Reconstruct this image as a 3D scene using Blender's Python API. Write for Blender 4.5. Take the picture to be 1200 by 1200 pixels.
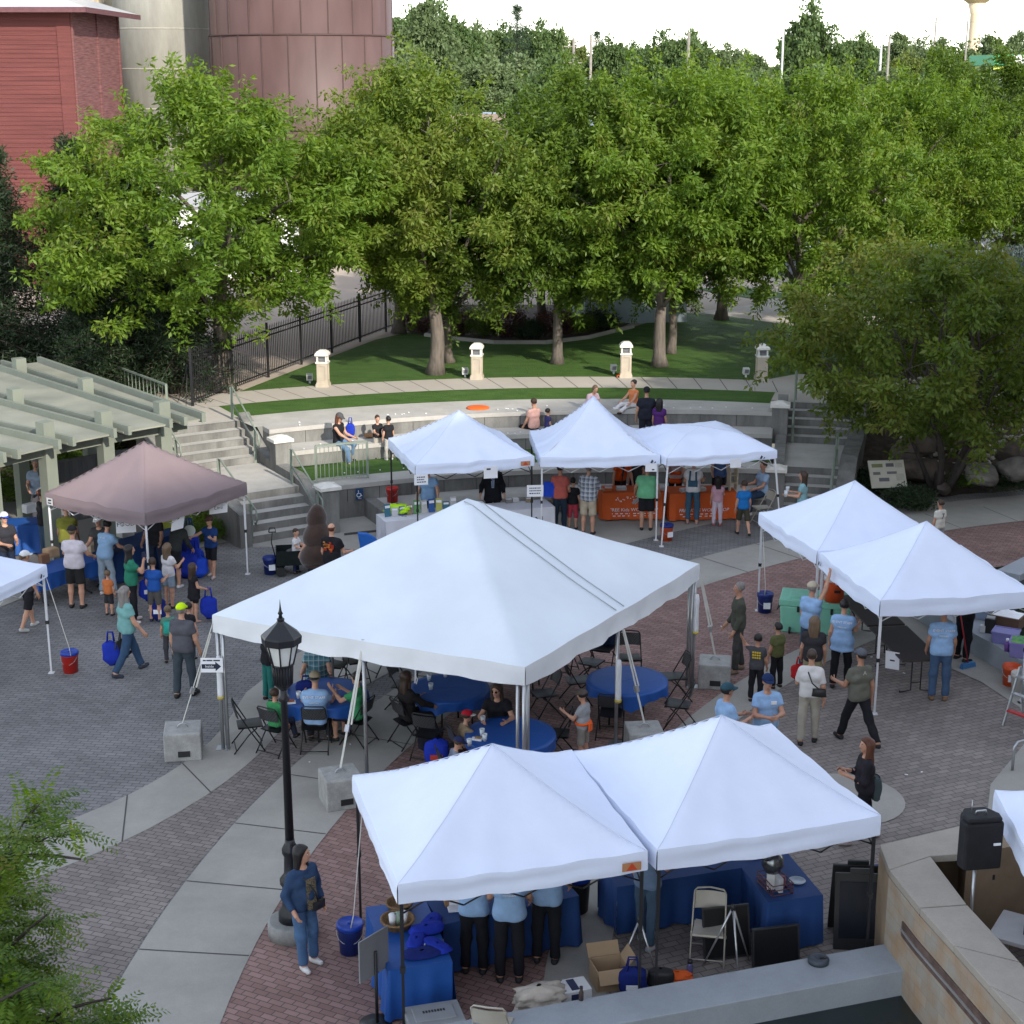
import bpy, math, random
import numpy as np
from math import sin, cos, tan, atan, atan2, radians, degrees, pi, sqrt, hypot
from mathutils import Vector, Matrix

scene = bpy.context.scene
for o in list(bpy.data.objects):
    bpy.data.objects.remove(o)
random.seed(7)
RNG = np.random.default_rng(7)

# ------------------------------------------------------------------ camera, sky, sun, exposure
CAM_H, TILT, FOC = 11.15, atan(516 / 1860), 1860.0
cam = bpy.data.cameras.new("camera")
cam.sensor_fit = 'HORIZONTAL'
cam.sensor_width = 36
cam.lens = 36 * FOC / 1200
cam.clip_start = 0.1
cam.clip_end = 6000
camo = bpy.data.objects.new("camera", cam)
scene.collection.objects.link(camo)
camo.location = (0, 0, CAM_H)
camo.rotation_euler = (pi / 2 - TILT, 0, 0)
scene.camera = camo

SUN_EL, SUN_AZ = radians(28), radians(148)          # azimuth from +y (north) clockwise, towards the sun
world = bpy.data.worlds.new("World")
scene.world = world
world.use_nodes = True
wn = world.node_tree.nodes
wl = world.node_tree.links
wn.clear()
wout = wn.new('ShaderNodeOutputWorld')
wbg = wn.new('ShaderNodeBackground')
wsky = wn.new('ShaderNodeTexSky')
wsky.sky_type = 'NISHITA'
wsky.sun_disc = False
wsky.sun_elevation = SUN_EL
wsky.sun_rotation = SUN_AZ
wsky.altitude = 800
wsky.air_density = 1.0
wsky.dust_density = 0.4
wsky.ozone_density = 1.0
wbg.inputs['Strength'].default_value = 0.15
whs = wn.new('ShaderNodeHueSaturation')          # camera white balance set for open shade
whs.inputs['Saturation'].default_value = 0.45
wl.new(wsky.outputs[0], whs.inputs['Color'])
wl.new(whs.outputs[0], wbg.inputs[0])
wl.new(wbg.outputs[0], wout.inputs[0])

sun = bpy.data.lights.new("sun", 'SUN')
sun.energy = 2.0
sun.angle = radians(1.2)
sun.color = (1.0, 0.93, 0.82)
suno = bpy.data.objects.new("sun", sun)
scene.collection.objects.link(suno)
suno.location = (30, -30, 40)
_sd = Vector((sin(SUN_AZ) * cos(SUN_EL), cos(SUN_AZ) * cos(SUN_EL), sin(SUN_EL)))
suno.rotation_euler = _sd.to_track_quat('Z', 'Y').to_euler()

scene.view_settings.view_transform = 'Standard'
scene.view_settings.look = 'None'
scene.view_settings.exposure = 1.62
scene.view_settings.gamma = 1.0
scene.view_settings.use_curve_mapping = False
scene.cycles.max_bounces = 6
scene.cycles.diffuse_bounces = 3
scene.cycles.glossy_bounces = 2
scene.cycles.transmission_bounces = 3
scene.cycles.transparent_max_bounces = 6
scene.cycles.use_adaptive_sampling = True
scene.cycles.use_denoising = True

# ------------------------------------------------------------------ survey: picture measurement -> ground position
def at(px, py, z=0.0):
    a, b = (px - 600) / FOC, (py - 600) / FOC
    d = (a, cos(TILT) - b * sin(TILT), -sin(TILT) - b * cos(TILT))
    t = (z - CAM_H) / d[2]
    return (d[0] * t, d[1] * t, z)
def atd(px, py, Y):
    a, b = (px - 600) / FOC, (py - 600) / FOC
    d = (a, cos(TILT) - b * sin(TILT), -sin(TILT) - b * cos(TILT))
    t = Y / d[1]
    return (d[0] * t, Y, CAM_H + d[2] * t)

# ------------------------------------------------------------------ materials
MATS = {}
def _mat(name):
    m = bpy.data.materials.new(name)
    m.use_nodes = True
    nt = m.node_tree
    return m, nt, nt.nodes, nt.links, nt.nodes['Principled BSDF']
def M(name, col, rough=0.6, var=0.12, scale=6.0, bump=0.0, bscale=40.0, metal=0.0, spec=0.4, trans=0.0, col2=None, detail=4, sheen=0, stretch=None):
    """noise-varied principled material; col2 = second colour of the wear, trans = translucent share"""
    key = name
    if key in MATS: return MATS[key]
    m, nt, N, L, P = _mat(name)
    tc = N.new('ShaderNodeTexCoord')
    src = tc.outputs['Object']
    if stretch:
        mp = N.new('ShaderNodeMapping'); mp.inputs['Scale'].default_value = stretch
        L.new(src, mp.inputs[0]); src = mp.outputs[0]
    nz = N.new('ShaderNodeTexNoise'); nz.inputs['Scale'].default_value = scale; nz.inputs['Detail'].default_value = detail
    L.new(src, nz.inputs['Vector'])
    rp = N.new('ShaderNodeValToRGB')
    c2 = col2 or tuple(c * (1 + var) for c in col); c1 = tuple(c * (1 - var) for c in col)
    rp.color_ramp.elements[0].position = .3; rp.color_ramp.elements[1].position = .7
    rp.color_ramp.elements[0].color = (*c1, 1); rp.color_ramp.elements[1].color = (*c2, 1)
    L.new(nz.outputs['Fac'], rp.inputs[0]); L.new(rp.outputs[0], P.inputs['Base Color'])
    P.inputs['Roughness'].default_value = rough; P.inputs['Metallic'].default_value = metal
    P.inputs['Specular IOR Level'].default_value = spec
    if sheen: P.inputs['Sheen Weight'].default_value = sheen
    if bump:
        nb = N.new('ShaderNodeTexNoise'); nb.inputs['Scale'].default_value = bscale; nb.inputs['Detail'].default_value = 3
        L.new(src, nb.inputs['Vector'])
        bp = N.new('ShaderNodeBump'); bp.inputs['Strength'].default_value = bump; bp.inputs['Distance'].default_value = .02
        L.new(nb.outputs['Fac'], bp.inputs['Height']); L.new(bp.outputs[0], P.inputs['Normal'])
    if trans:
        out = N['Material Output']
        tb = N.new('ShaderNodeBsdfTranslucent'); L.new(rp.outputs[0], tb.inputs[0])
        mx = N.new('ShaderNodeMixShader'); mx.inputs[0].default_value = trans
        L.new(P.outputs[0], mx.inputs[1]); L.new(tb.outputs[0], mx.inputs[2]); L.new(mx.outputs[0], out.inputs[0])
    MATS[key] = m
    return m
def cloth(col, rough=.85):
    k = "cloth_%02x%02x%02x" % tuple(int(min(c, 1) * 255) for c in col)
    return M(k, col, rough, .10, 9.0, bump=.5, bscale=16, spec=.15)
def skin(tone=1.0):
    c = (.50 * tone, .27 * tone ** 1.2, .18 * tone ** 1.35)
    return M("skin_%d" % int(tone * 100), c, .5, .05, 14, spec=.35)
def paint(col, rough=.45, metal=0.0):
    k = "paint_%02x%02x%02x_%d" % (*[int(min(c, 1) * 255) for c in col], int(metal * 10 + rough * 100))
    return M(k, col, rough, .07, 5.0, metal=metal, bump=.04, bscale=60)
def brick_mat(name, c1, c2, mortar, rot, bw=.2, bh=.1):
    m, nt, N, L, P = _mat(name)
    tc = N.new('ShaderNodeTexCoord'); mp = N.new('ShaderNodeMapping'); mp.inputs['Rotation'].default_value = (0, 0, radians(rot))
    L.new(tc.outputs['Object'], mp.inputs[0])
    br = N.new('ShaderNodeTexBrick')
    br.inputs['Scale'].default_value = 1.0; br.inputs['Brick Width'].default_value = bw; br.inputs['Row Height'].default_value = bh
    br.inputs['Mortar Size'].default_value = .008; br.inputs['Mortar Smooth'].default_value = .3; br.inputs['Bias'].default_value = -.1
    br.inputs['Color1'].default_value = (*c1, 1); br.inputs['Color2'].default_value = (*c2, 1); br.inputs['Mortar'].default_value = (*mortar, 1)
    L.new(mp.outputs[0], br.inputs['Vector'])
    nz = N.new('ShaderNodeTexNoise'); nz.inputs['Scale'].default_value = .45; nz.inputs['Detail'].default_value = 6; nz.inputs['Roughness'].default_value = .65
    L.new(tc.outputs['Object'], nz.inputs['Vector'])
    mr = N.new('ShaderNodeMapRange'); mr.inputs[1].default_value = .3; mr.inputs[2].default_value = .7; mr.inputs[3].default_value = .74; mr.inputs[4].default_value = 1.2
    L.new(nz.outputs['Fac'], mr.inputs[0])
    mx = N.new('ShaderNodeMix'); mx.data_type = 'RGBA'; mx.blend_type = 'MULTIPLY'; mx.inputs[0].default_value = 1
    L.new(br.outputs['Color'], mx.inputs[6]); L.new(mr.outputs[0], mx.inputs[7])
    # a few dark spills and pale scuffs
    n2 = N.new('ShaderNodeTexNoise'); n2.inputs['Scale'].default_value = 2.3; n2.inputs['Detail'].default_value = 5
    L.new(tc.outputs['Object'], n2.inputs['Vector'])
    m2 = N.new('ShaderNodeMapRange'); m2.inputs[1].default_value = .62; m2.inputs[2].default_value = .78; m2.inputs[3].default_value = 1.0; m2.inputs[4].default_value = .68
    L.new(n2.outputs['Fac'], m2.inputs[0])
    mx2 = N.new('ShaderNodeMix'); mx2.data_type = 'RGBA'; mx2.blend_type = 'MULTIPLY'; mx2.inputs[0].default_value = 1
    L.new(mx.outputs[2], mx2.inputs[6]); L.new(m2.outputs[0], mx2.inputs[7])
    L.new(mx2.outputs[2], P.inputs['Base Color'])
    P.inputs['Roughness'].default_value = .8; P.inputs['Specular IOR Level'].default_value = .3
    bp = N.new('ShaderNodeBump'); bp.inputs['Strength'].default_value = .5; bp.inputs['Distance'].default_value = .006; bp.invert = True
    L.new(br.outputs['Fac'], bp.inputs['Height']); L.new(bp.outputs[0], P.inputs['Normal'])
    MATS[name] = m
    return m
def concrete_mat(name, col, stain=.2, scale=1.2, grain=.08, vertical=False):
    m, nt, N, L, P = _mat(name)
    tc = N.new('ShaderNodeTexCoord')
    mp = N.new('ShaderNodeMapping'); mp.inputs['Scale'].default_value = (1, 1, .25 if vertical else 1)
    L.new(tc.outputs['Object'], mp.inputs[0])
    nz = N.new('ShaderNodeTexNoise'); nz.inputs['Scale'].default_value = scale; nz.inputs['Detail'].default_value = 8; nz.inputs['Roughness'].default_value = .7
    L.new(mp.outputs[0], nz.inputs['Vector'])
    rp = N.new('ShaderNodeValToRGB')
    E = rp.color_ramp.elements
    E[0].position = .28; E[1].position = .72
    E[0].color = (*[c * (1 - stain) for c in col], 1); E[1].color = (*[c * (1 + stain * .5) for c in col], 1)
    L.new(nz.outputs['Fac'], rp.inputs[0])
    n2 = N.new('ShaderNodeTexNoise'); n2.inputs['Scale'].default_value = 45; n2.inputs['Detail'].default_value = 3
    L.new(tc.outputs['Object'], n2.inputs['Vector'])
    mr = N.new('ShaderNodeMapRange'); mr.inputs[3].default_value = 1 - grain * 2; mr.inputs[4].default_value = 1 + grain * 2
    L.new(n2.outputs['Fac'], mr.inputs[0])
    mx = N.new('ShaderNodeMix'); mx.data_type = 'RGBA'; mx.blend_type = 'MULTIPLY'; mx.inputs[0].default_value = 1
    L.new(rp.outputs[0], mx.inputs[6]); L.new(mr.outputs[0], mx.inputs[7]); L.new(mx.outputs[2], P.inputs['Base Color'])
    P.inputs['Roughness'].default_value = .85; P.inputs['Specular IOR Level'].default_value = .25
    bp = N.new('ShaderNodeBump'); bp.inputs['Strength'].default_value = .15; bp.inputs['Distance'].default_value = .01
    L.new(n2.outputs['Fac'], bp.inputs['Height']); L.new(bp.outputs[0], P.inputs['Normal'])
    MATS[name] = m
    return m
def leaf_mat(name, cols, trans=.45, rough=.55, patch=.5):
    """foliage: per-leaf colour from cols, broken into patches, part translucent"""
    m, nt, N, L, P = _mat(name)
    ge = N.new('ShaderNodeNewGeometry'); tc = N.new('ShaderNodeTexCoord')
    nz = N.new('ShaderNodeTexNoise'); nz.inputs['Scale'].default_value = patch; nz.inputs['Detail'].default_value = 3
    L.new(tc.outputs['Object'], nz.inputs['Vector'])
    ad = N.new('ShaderNodeMath'); ad.operation = 'MULTIPLY_ADD'; ad.inputs[1].default_value = .45
    L.new(ge.outputs['Random Per Island'], ad.inputs[0])
    mu = N.new('ShaderNodeMapRange'); mu.inputs[1].default_value = .3; mu.inputs[2].default_value = .7; mu.inputs[3].default_value = 0; mu.inputs[4].default_value = .55
    L.new(nz.outputs['Fac'], mu.inputs[0]); L.new(mu.outputs[0], ad.inputs[2])
    rp = N.new('ShaderNodeValToRGB')
    E = rp.color_ramp.elements
    while len(E) < len(cols): E.new(.5)
    for i, c in enumerate(cols):
        E[i].position = i / (len(cols) - 1); E[i].color = (*c, 1)
    L.new(ad.outputs[0], rp.inputs[0]); L.new(rp.outputs[0], P.inputs['Base Color'])
    P.inputs['Roughness'].default_value = rough; P.inputs['Specular IOR Level'].default_value = .35
    tb = N.new('ShaderNodeBsdfTranslucent')
    hs = N.new('ShaderNodeHueSaturation'); hs.inputs['Hue'].default_value = .485; hs.inputs['Saturation'].default_value = 1.15; hs.inputs['Value'].default_value = 1.25
    L.new(rp.outputs[0], hs.inputs['Color']); L.new(hs.outputs[0], tb.inputs[0])
    mx = N.new('ShaderNodeMixShader'); mx.inputs[0].default_value = trans
    L.new(P.outputs[0], mx.inputs[1]); L.new(tb.outputs[0], mx.inputs[2]); L.new(mx.outputs[0], N['Material Output'].inputs[0])
    MATS[name] = m
    return m

# ------------------------------------------------------------------ mesh helpers
COL = scene.collection
def new_obj(name, me, parent=None, loc=None):
    o = bpy.data.objects.new(name, me)
    COL.objects.link(o)
    if parent is not None: o.parent = parent
    if loc is not None: o.location = loc
    return o
def tag(o, label=None, cat=None, group=None, kind=None):
    if label: o['label'] = label
    if cat: o['category'] = cat
    if group: o['group'] = group
    if kind: o['kind'] = kind
    return o
def thing(name, label, cat, loc=(0, 0, 0), rz=0.0, group=None):
    o = bpy.data.objects.new(name, None)
    o.empty_display_size = .2
    COL.objects.link(o)
    o.location = loc; o.rotation_euler = (0, 0, rz)
    return tag(o, label, cat, group)
def kids(o):
    return [c for c in bpy.data.objects if c.parent == o]
def copy_tree(o, loc=None, rz=None, label=None, group=None, parent=None):
    c = o.copy(); COL.objects.link(c)
    if parent is not None: c.parent = parent
    if loc is not None: c.location = loc
    if rz is not None: c.rotation_euler = (0, 0, rz)
    if label: c['label'] = label
    if group: c['group'] = group
    for ch in o.children: copy_tree(ch, parent=c)
    return c
def np_mesh(name, V, F, mats, mi=None, smooth=True):
    V = np.asarray(V, np.float32); F = np.asarray(F, np.int32)
    me = bpy.data.meshes.new(name)
    k = F.shape[1]
    me.vertices.add(len(V)); me.vertices.foreach_set('co', V.ravel())
    me.loops.add(F.size); me.loops.foreach_set('vertex_index', F.ravel())
    me.polygons.add(len(F)); me.polygons.foreach_set('loop_start', np.arange(0, F.size, k, dtype=np.int32))
    for m in (mats if isinstance(mats, (list, tuple)) else [mats]): me.materials.append(m)
    if mi is not None: me.polygons.foreach_set('material_index', np.asarray(mi, np.int32))
    if smooth: me.polygons.foreach_set('use_smooth', np.ones(len(F), bool))
    me.update(calc_edges=True)
    return me
class MB:
    """collects shapes, links them as one mesh object"""
    def __init__(s): s.v = []; s.f = []; s.m = []; s.s = []
    def add(s, vs, fs, mi=0, sm=False):
        o = len(s.v); s.v += [tuple(v) for v in vs]
        for f in fs:
            s.f.append(tuple(i + o for i in f)); s.m.append(mi); s.s.append(sm)
        return s
    def box(s, c, d, rz=0, mi=0, taper=1.0, tilt=None):
        hx, hy, hz = d[0] / 2, d[1] / 2, d[2] / 2
        vs = []
        R = Matrix.Rotation(rz, 3, 'Z')
        if tilt: R = R @ Matrix.Rotation(tilt, 3, 'X')
        for z in (-1, 1):
            t = taper if z > 0 else 1
            for x, y in ((-1, -1), (1, -1), (1, 1), (-1, 1)):
                p = R @ Vector((x * hx * t, y * hy * t, z * hz))
                vs.append((p.x + c[0], p.y + c[1], p.z + c[2]))
        return s.add(vs, [(3, 2, 1, 0), (4, 5, 6, 7), (0, 1, 5, 4), (1, 2, 6, 5), (2, 3, 7, 6), (3, 0, 4, 7)], mi)
    def bar(s, a, b, w, h, mi=0):
        """rectangular bar from a to b (w across, h upright)"""
        a = Vector(a); b = Vector(b); d = (b - a).normalized()
        up = Vector((0, 0, 1)) if abs(d.z) < .95 else Vector((0, 1, 0))
        x = d.cross(up).normalized() * w / 2; y = x.cross(d).normalized() * h / 2
        vs = [a - x - y, a + x - y, a + x + y, a - x + y, b - x - y, b + x - y, b + x + y, b - x + y]
        return s.add(vs, [(0, 1, 2, 3), (7, 6, 5, 4), (4, 5, 1, 0), (5, 6, 2, 1), (6, 7, 3, 2), (7, 4, 0, 3)], mi)
    def path(s, pts, rs, n=8, mi=0, cap=True):
        pts = [Vector(p) for p in pts]
        if not hasattr(rs, '__len__'): rs = [rs] * len(pts)
        vs = []; fs = []
        prevx = None
        for i, p in enumerate(pts):
            d = (pts[min(i + 1, len(pts) - 1)] - pts[max(i - 1, 0)])
            d = d.normalized() if d.length > 1e-9 else Vector((0, 0, 1))
            if prevx is None:
                up = Vector((0, 0, 1)) if abs(d.z) < .9 else Vector((1, 0, 0))
                x = d.cross(up).normalized()
            else:
                x = (prevx - d * prevx.dot(d)); x = x.normalized() if x.length > 1e-6 else d.orthogonal().normalized()
            prevx = x
            y = d.cross(x)
            for k in range(n):
                a = 2 * pi * k / n
                vs.append(p + (x * cos(a) + y * sin(a)) * rs[i])
        for i in range(len(pts) - 1):
            for k in range(n):
                k2 = (k + 1) % n
                fs.append((i * n + k, i * n + k2, (i + 1) * n + k2, (i + 1) * n + k))
        s.add(vs, fs, mi, True)
        if cap:
            o = len(s.v) - len(vs)
            s.f += [tuple(o + k for k in range(n))[::-1], tuple(o + (len(pts) - 1) * n + k for k in range(n))]
            s.m += [mi, mi]; s.s += [False, False]
        return s
    def tube(s, a, b, r, r2=None, n=8, mi=0): return s.path([a, b], [r, r if r2 is None else r2], n, mi)
    def lathe(s, prof, c=(0, 0, 0), n=20, mi=0, sx=1, sy=1, sm=True, a0=0):
        vs = []; fs = []
        for r, z in prof:
            for k in range(n):
                a = 2 * pi * k / n + a0
                vs.append((c[0] + r * cos(a) * sx, c[1] + r * sin(a) * sy, c[2] + z))
        for i in range(len(prof) - 1):
            for k in range(n):
                k2 = (k + 1) % n
                fs.append((i * n + k, i * n + k2, (i + 1) * n + k2, (i + 1) * n + k))
        s.add(vs, fs, mi, sm)
        o = len(s.v) - len(vs)
        for idx, rev in ((0, True), (len(prof) - 1, False)):
            if prof[idx][0] > 1e-4:
                f = tuple(o + idx * n + k for k in range(n))
                s.f.append(f[::-1] if rev else f); s.m.append(mi); s.s.append(False)
        return s
    def prism(s, poly, z0, z1, mi=0, top=None):
        n = len(poly)
        zz0 = z0 if hasattr(z0, '__len__') else [z0] * n
        zz1 = z1 if hasattr(z1, '__len__') else [z1] * n
        vs = [(p[0], p[1], z) for p, z in zip(poly, zz0)] + [(p[0], p[1], z) for p, z in zip(poly, zz1)]
        A = sum(poly[i][0] * poly[(i + 1) % n][1] - poly[(i + 1) % n][0] * poly[i][1] for i in range(n))
        fs = [(i, (i + 1) % n, n + (i + 1) % n, n + i) for i in range(n)]
        fs += [tuple(range(n))[::-1], tuple(range(n, 2 * n))]
        if A < 0: fs = [f[::-1] for f in fs]
        return s.add(vs, fs, mi)
    def sheet(s, poly, z, mi=0):
        n = len(poly)
        A = sum(poly[i][0] * poly[(i + 1) % n][1] - poly[(i + 1) % n][0] * poly[i][1] for i in range(n))
        f = tuple(range(n))
        return s.add([(p[0], p[1], z) for p in poly], [f if A > 0 else f[::-1]], mi)
    def grid(s, fn, nu, nv, mi=0, sm=True, thick=None):
        vs = [fn(i / nu, j / nv) for j in range(nv + 1) for i in range(nu + 1)]
        fs = [(j * (nu + 1) + i, j * (nu + 1) + i + 1, (j + 1) * (nu + 1) + i + 1, (j + 1) * (nu + 1) + i) for j in range(nv) for i in range(nu)]
        return s.add(vs, fs, mi, sm)
    def build(s, name, mats, parent=None, loc=None, bevel=0):
        me = bpy.data.meshes.new(name)
        me.from_pydata(s.v, [], s.f)
        for m in (mats if isinstance(mats, (list, tuple)) else [mats]): me.materials.append(m)
        me.polygons.foreach_set('material_index', np.array(s.m, np.int32))
        me.polygons.foreach_set('use_smooth', np.array(s.s, bool))
        me.update()
        o = new_obj(name, me, parent, loc)
        if bevel:
            b = o.modifiers.new('bevel', 'BEVEL'); b.width = bevel; b.segments = 2; b.limit_method = 'ANGLE'; b.angle_limit = radians(40)
        return o
def struct(o): o['kind'] = 'structure'; return o
def arc(c, r, a0, a1, n=48):
    """points on a circle; angle measured from +y clockwise (degrees)"""
    return [(c[0] + r * sin(radians(a0 + (a1 - a0) * i / n)), c[1] + r * cos(radians(a0 + (a1 - a0) * i / n))) for i in range(n + 1)]
def ring(c, r0, r1, a0, a1, n=48): return arc(c, r0, a0, a1, n) + arc(c, r1, a1, a0, n)
def ring_sheet(mb, c, r0, r1, a0, a1, z, n=48, mi=0):
    A = arc(c, r0, a0, a1, n); B = arc(c, r1, a0, a1, n)
    for i in range(n): mb.sheet([A[i], A[i + 1], B[i + 1], B[i]], z, mi)
    return mb
def ring_solid(mb, c, r0, r1, a0, a1, z0, z1, n=48, mi=0):
    A = arc(c, r0, a0, a1, n); B = arc(c, r1, a0, a1, n)
    vs = []
    for P in (A, B):
        for z in (z0, z1): vs += [(p[0], p[1], z) for p in P]
    m = n + 1
    a0_, a1_, b0_, b1_ = 0, m, 2 * m, 3 * m
    fs = []
    for i in range(n):
        fs += [(a1_ + i + 1, a1_ + i, b1_ + i, b1_ + i + 1)[::-1], (a0_ + i, a0_ + i + 1, a1_ + i + 1, a1_ + i), (b0_ + i + 1, b0_ + i, b1_ + i, b1_ + i + 1)]
    fs += [(a0_, a1_, b1_, b0_), (a0_ + n, b0_ + n, b1_ + n, a1_ + n)]
    fs = [f[::-1] for f in fs]
    return mb.add(vs, fs, mi)
FONT_CACHE = {}
def text_part(txt, size, mat, parent, loc, rot, depth=.002, name='lettering', align='CENTER', sx=1.0, shear=0):
    cu = bpy.data.curves.new('txt', 'FONT')
    cu.body = txt; cu.size = size; cu.align_x = align; cu.align_y = 'CENTER'; cu.extrude = depth; cu.resolution_u = 2; cu.shear = shear
    o = bpy.data.objects.new('txt', cu)
    COL.objects.link(o)
    bpy.context.view_layer.update()
    me = bpy.data.meshes.new_from_object(o.evaluated_get(bpy.context.evaluated_depsgraph_get()))
    bpy.data.objects.remove(o)
    me.materials.clear(); me.materials.append(mat)
    r = new_obj(name, me, parent)
    r.location = loc; r.rotation_euler = rot; r.scale = (sx, 1, 1)
    return r
# ================================================================== SETTING
C1 = (21.3, 15.8)      # centre of the long paving bands
C2 = (2.33, 25.62)     # centre of the plaza, walkway and pergola
C3 = (3.8, 23.0)       # centre of the seating terraces
ZT = 1.80              # upper level

m_gray = brick_mat('paver_gray', (.175, .169, .166), (.225, .217, .211), (.085, .083, .08), 8)
m_brown = brick_mat('paver_brown', (.195, .165, .150), (.262, .224, .203), (.085, .078, .074), 20)
m_red = brick_mat('paver_red', (.215, .128, .110), (.300, .190, .165), (.095, .07, .064), 27)
m_inner = brick_mat('paver_warm', (.198, .172, .156), (.265, .230, .208), (.10, .09, .083), -24, .23, .115)
m_conc = concrete_mat('concrete_paving', (.335, .32, .285), .2, .8, .05)
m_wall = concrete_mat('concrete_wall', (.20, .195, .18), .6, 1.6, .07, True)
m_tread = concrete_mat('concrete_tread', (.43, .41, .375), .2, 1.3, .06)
m_walk = concrete_mat('concrete_walk', (.44, .40, .35), .1, .7, .05)
m_joint = M('joint_dark', (.07, .065, .06), .9)
m_curb = concrete_mat('curb_blue', (.30, .325, .35), .16, 1.5, .05)
m_gravel = M('gravel_ground', (.36, .29, .23), .95, .15, .08, bump=.5, bscale=9, detail=9, col2=(.46, .39, .32))
m_dirt = M('mulch', (.060, .042, .030), .95, .4, 5, bump=.9, bscale=30, detail=8)

def grass_mat(name, c1, c2):
    m, nt, N, L, P = _mat(name)
    tc = N.new('ShaderNodeTexCoord')
    nz = N.new('ShaderNodeTexNoise'); nz.inputs['Scale'].default_value = 1.1; nz.inputs['Detail'].default_value = 9; nz.inputs['Roughness'].default_value = .75
    mp = N.new('ShaderNodeMapping'); mp.inputs['Scale'].default_value = (1, 2.2, 1); mp.inputs['Rotation'].default_value = (0, 0, .3)
    L.new(tc.outputs['Object'], mp.inputs[0]); L.new(mp.outputs[0], nz.inputs['Vector'])
    rp = N.new('ShaderNodeValToRGB'); E = rp.color_ramp.elements
    E[0].position = .3; E[1].position = .72; E[0].color = (*c1, 1); E[1].color = (*c2, 1)
    L.new(nz.outputs['Fac'], rp.inputs[0]); L.new(rp.outputs[0], P.inputs['Base Color'])
    n2 = N.new('ShaderNodeTexNoise'); n2.inputs['Scale'].default_value = 28; n2.inputs['Detail'].default_value = 4
    L.new(tc.outputs['Object'], n2.inputs['Vector'])
    bp = N.new('ShaderNodeBump'); bp.inputs['Strength'].default_value = 1; bp.inputs['Distance'].default_value = .05
    L.new(n2.outputs['Fac'], bp.inputs['Height']); L.new(bp.outputs[0], P.inputs['Normal'])
    P.inputs['Roughness'].default_value = .8; P.inputs['Specular IOR Level'].default_value = .2
    return m
m_grass = grass_mat('lawn_grass', (.034, .088, .014), (.092, .165, .036))

# ---- plaza level
mb = MB(); mb.sheet([(-70, -60), (70, -60), (70, 47.4), (-70, 47.4)], 0)
struct(mb.build('plaza', m_gray))
A_c, A_r, B_c, B_r = (-11.57, 26.89), 6.54, (-13.41, 27.34), 9.46
def A_pt(a): return (A_c[0] + A_r * sin(radians(a)), A_c[1] + A_r * cos(radians(a)))
def B_pt(a): return (B_c[0] + B_r * sin(radians(a)), B_c[1] + B_r * cos(radians(a)))
# brown wedge and the left pale band
wed = [B_pt(a) for a in range(190, 92, -4)] + arc(C1, 26.4, -66.5, -104, 20)
mb = MB(); mb.sheet(wed, .004); struct(mb.build('brown_paving', m_brown))
band = [A_pt(a) for a in range(200, 92, -4)] + [(-4.95, 27.6), (-4.3, 29.6), (-3.2, 31.5), (-1.9, 29.4), (-3.2, 27.2), (-4.0, 26.2)] + [B_pt(a) for a in range(96, 198, 4)]
mb = MB(); mb.sheet(band, .008); struct(mb.build('concrete_band_left', m_conc))
# long concentric bands
mb = MB(); ring_sheet(mb, C1, 24.87, 26.37, -100, -8, .012, 60); struct(mb.build('concrete_band_long', m_conc))
mb = MB(); ring_sheet(mb, C1, 21.0, 24.9, -100, 10, .004, 60); struct(mb.build('red_paving', m_red))
mb = MB(); ring_sheet(mb, C1, 20.2, 21.0, -100, 10, .012, 60); struct(mb.build('concrete_band_inner', m_conc))
inn = arc(C1, 20.2, -100, 10, 50) + [(40, 15)]
mb = MB(); mb.sheet(inn, .004); struct(mb.build('warm_paving', m_inner))
mb = MB()
pc = [(8.15, 30.6), (8.45, 28.91), (8.89, 28.1), (9.23, 26.85), (9.05, 25.6), (7.76, 23.62), (6.7, 20.5), (13, 18), (14, 33.5), (9.3, 33.8), (7.6, 33.4), (7.9, 32.0)]
mb.sheet(pc, .016); struct(mb.build('concrete_pond_path', m_conc))
mb = MB(); mb.sheet(arc((5.3, 23.1), .93, 0, 360, 36)[:-1], .016); struct(mb.build('concrete_circle', m_conc))
ap = arc(C1, 28.35, -43.5, -26, 20) + [(9.4, 41.0), (6.6, 40.9), (0, 42), (-6, 40), (-6.6, 37.0), (-4.4, 37.0), (-2.0, 36.0), (0.3, 35.9)]
mb = MB(); mb.sheet(ap, .004); struct(mb.build('concrete_apron', m_conc))
mb = MB(); ring_sheet(mb, C1, 24.88, 27.1, -26.5, -2, .016, 20); struct(mb.build('sidewalk_right', m_conc))
# pergola floor and its edging
mb = MB(); ring_sheet(mb, C2, 15.3, 26, -75, -37.5, .004, 24); struct(mb.build('pergola_floor', concrete_mat('floor_concrete', (.20, .19, .175), .15, .9, .05)))  # floor concrete, darker than the paving bands
mb = MB(); ring_sheet(mb, C2, 15.05, 15.45, -80, -36, .010, 24); struct(mb.build('edging_strip', m_conc))
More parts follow.
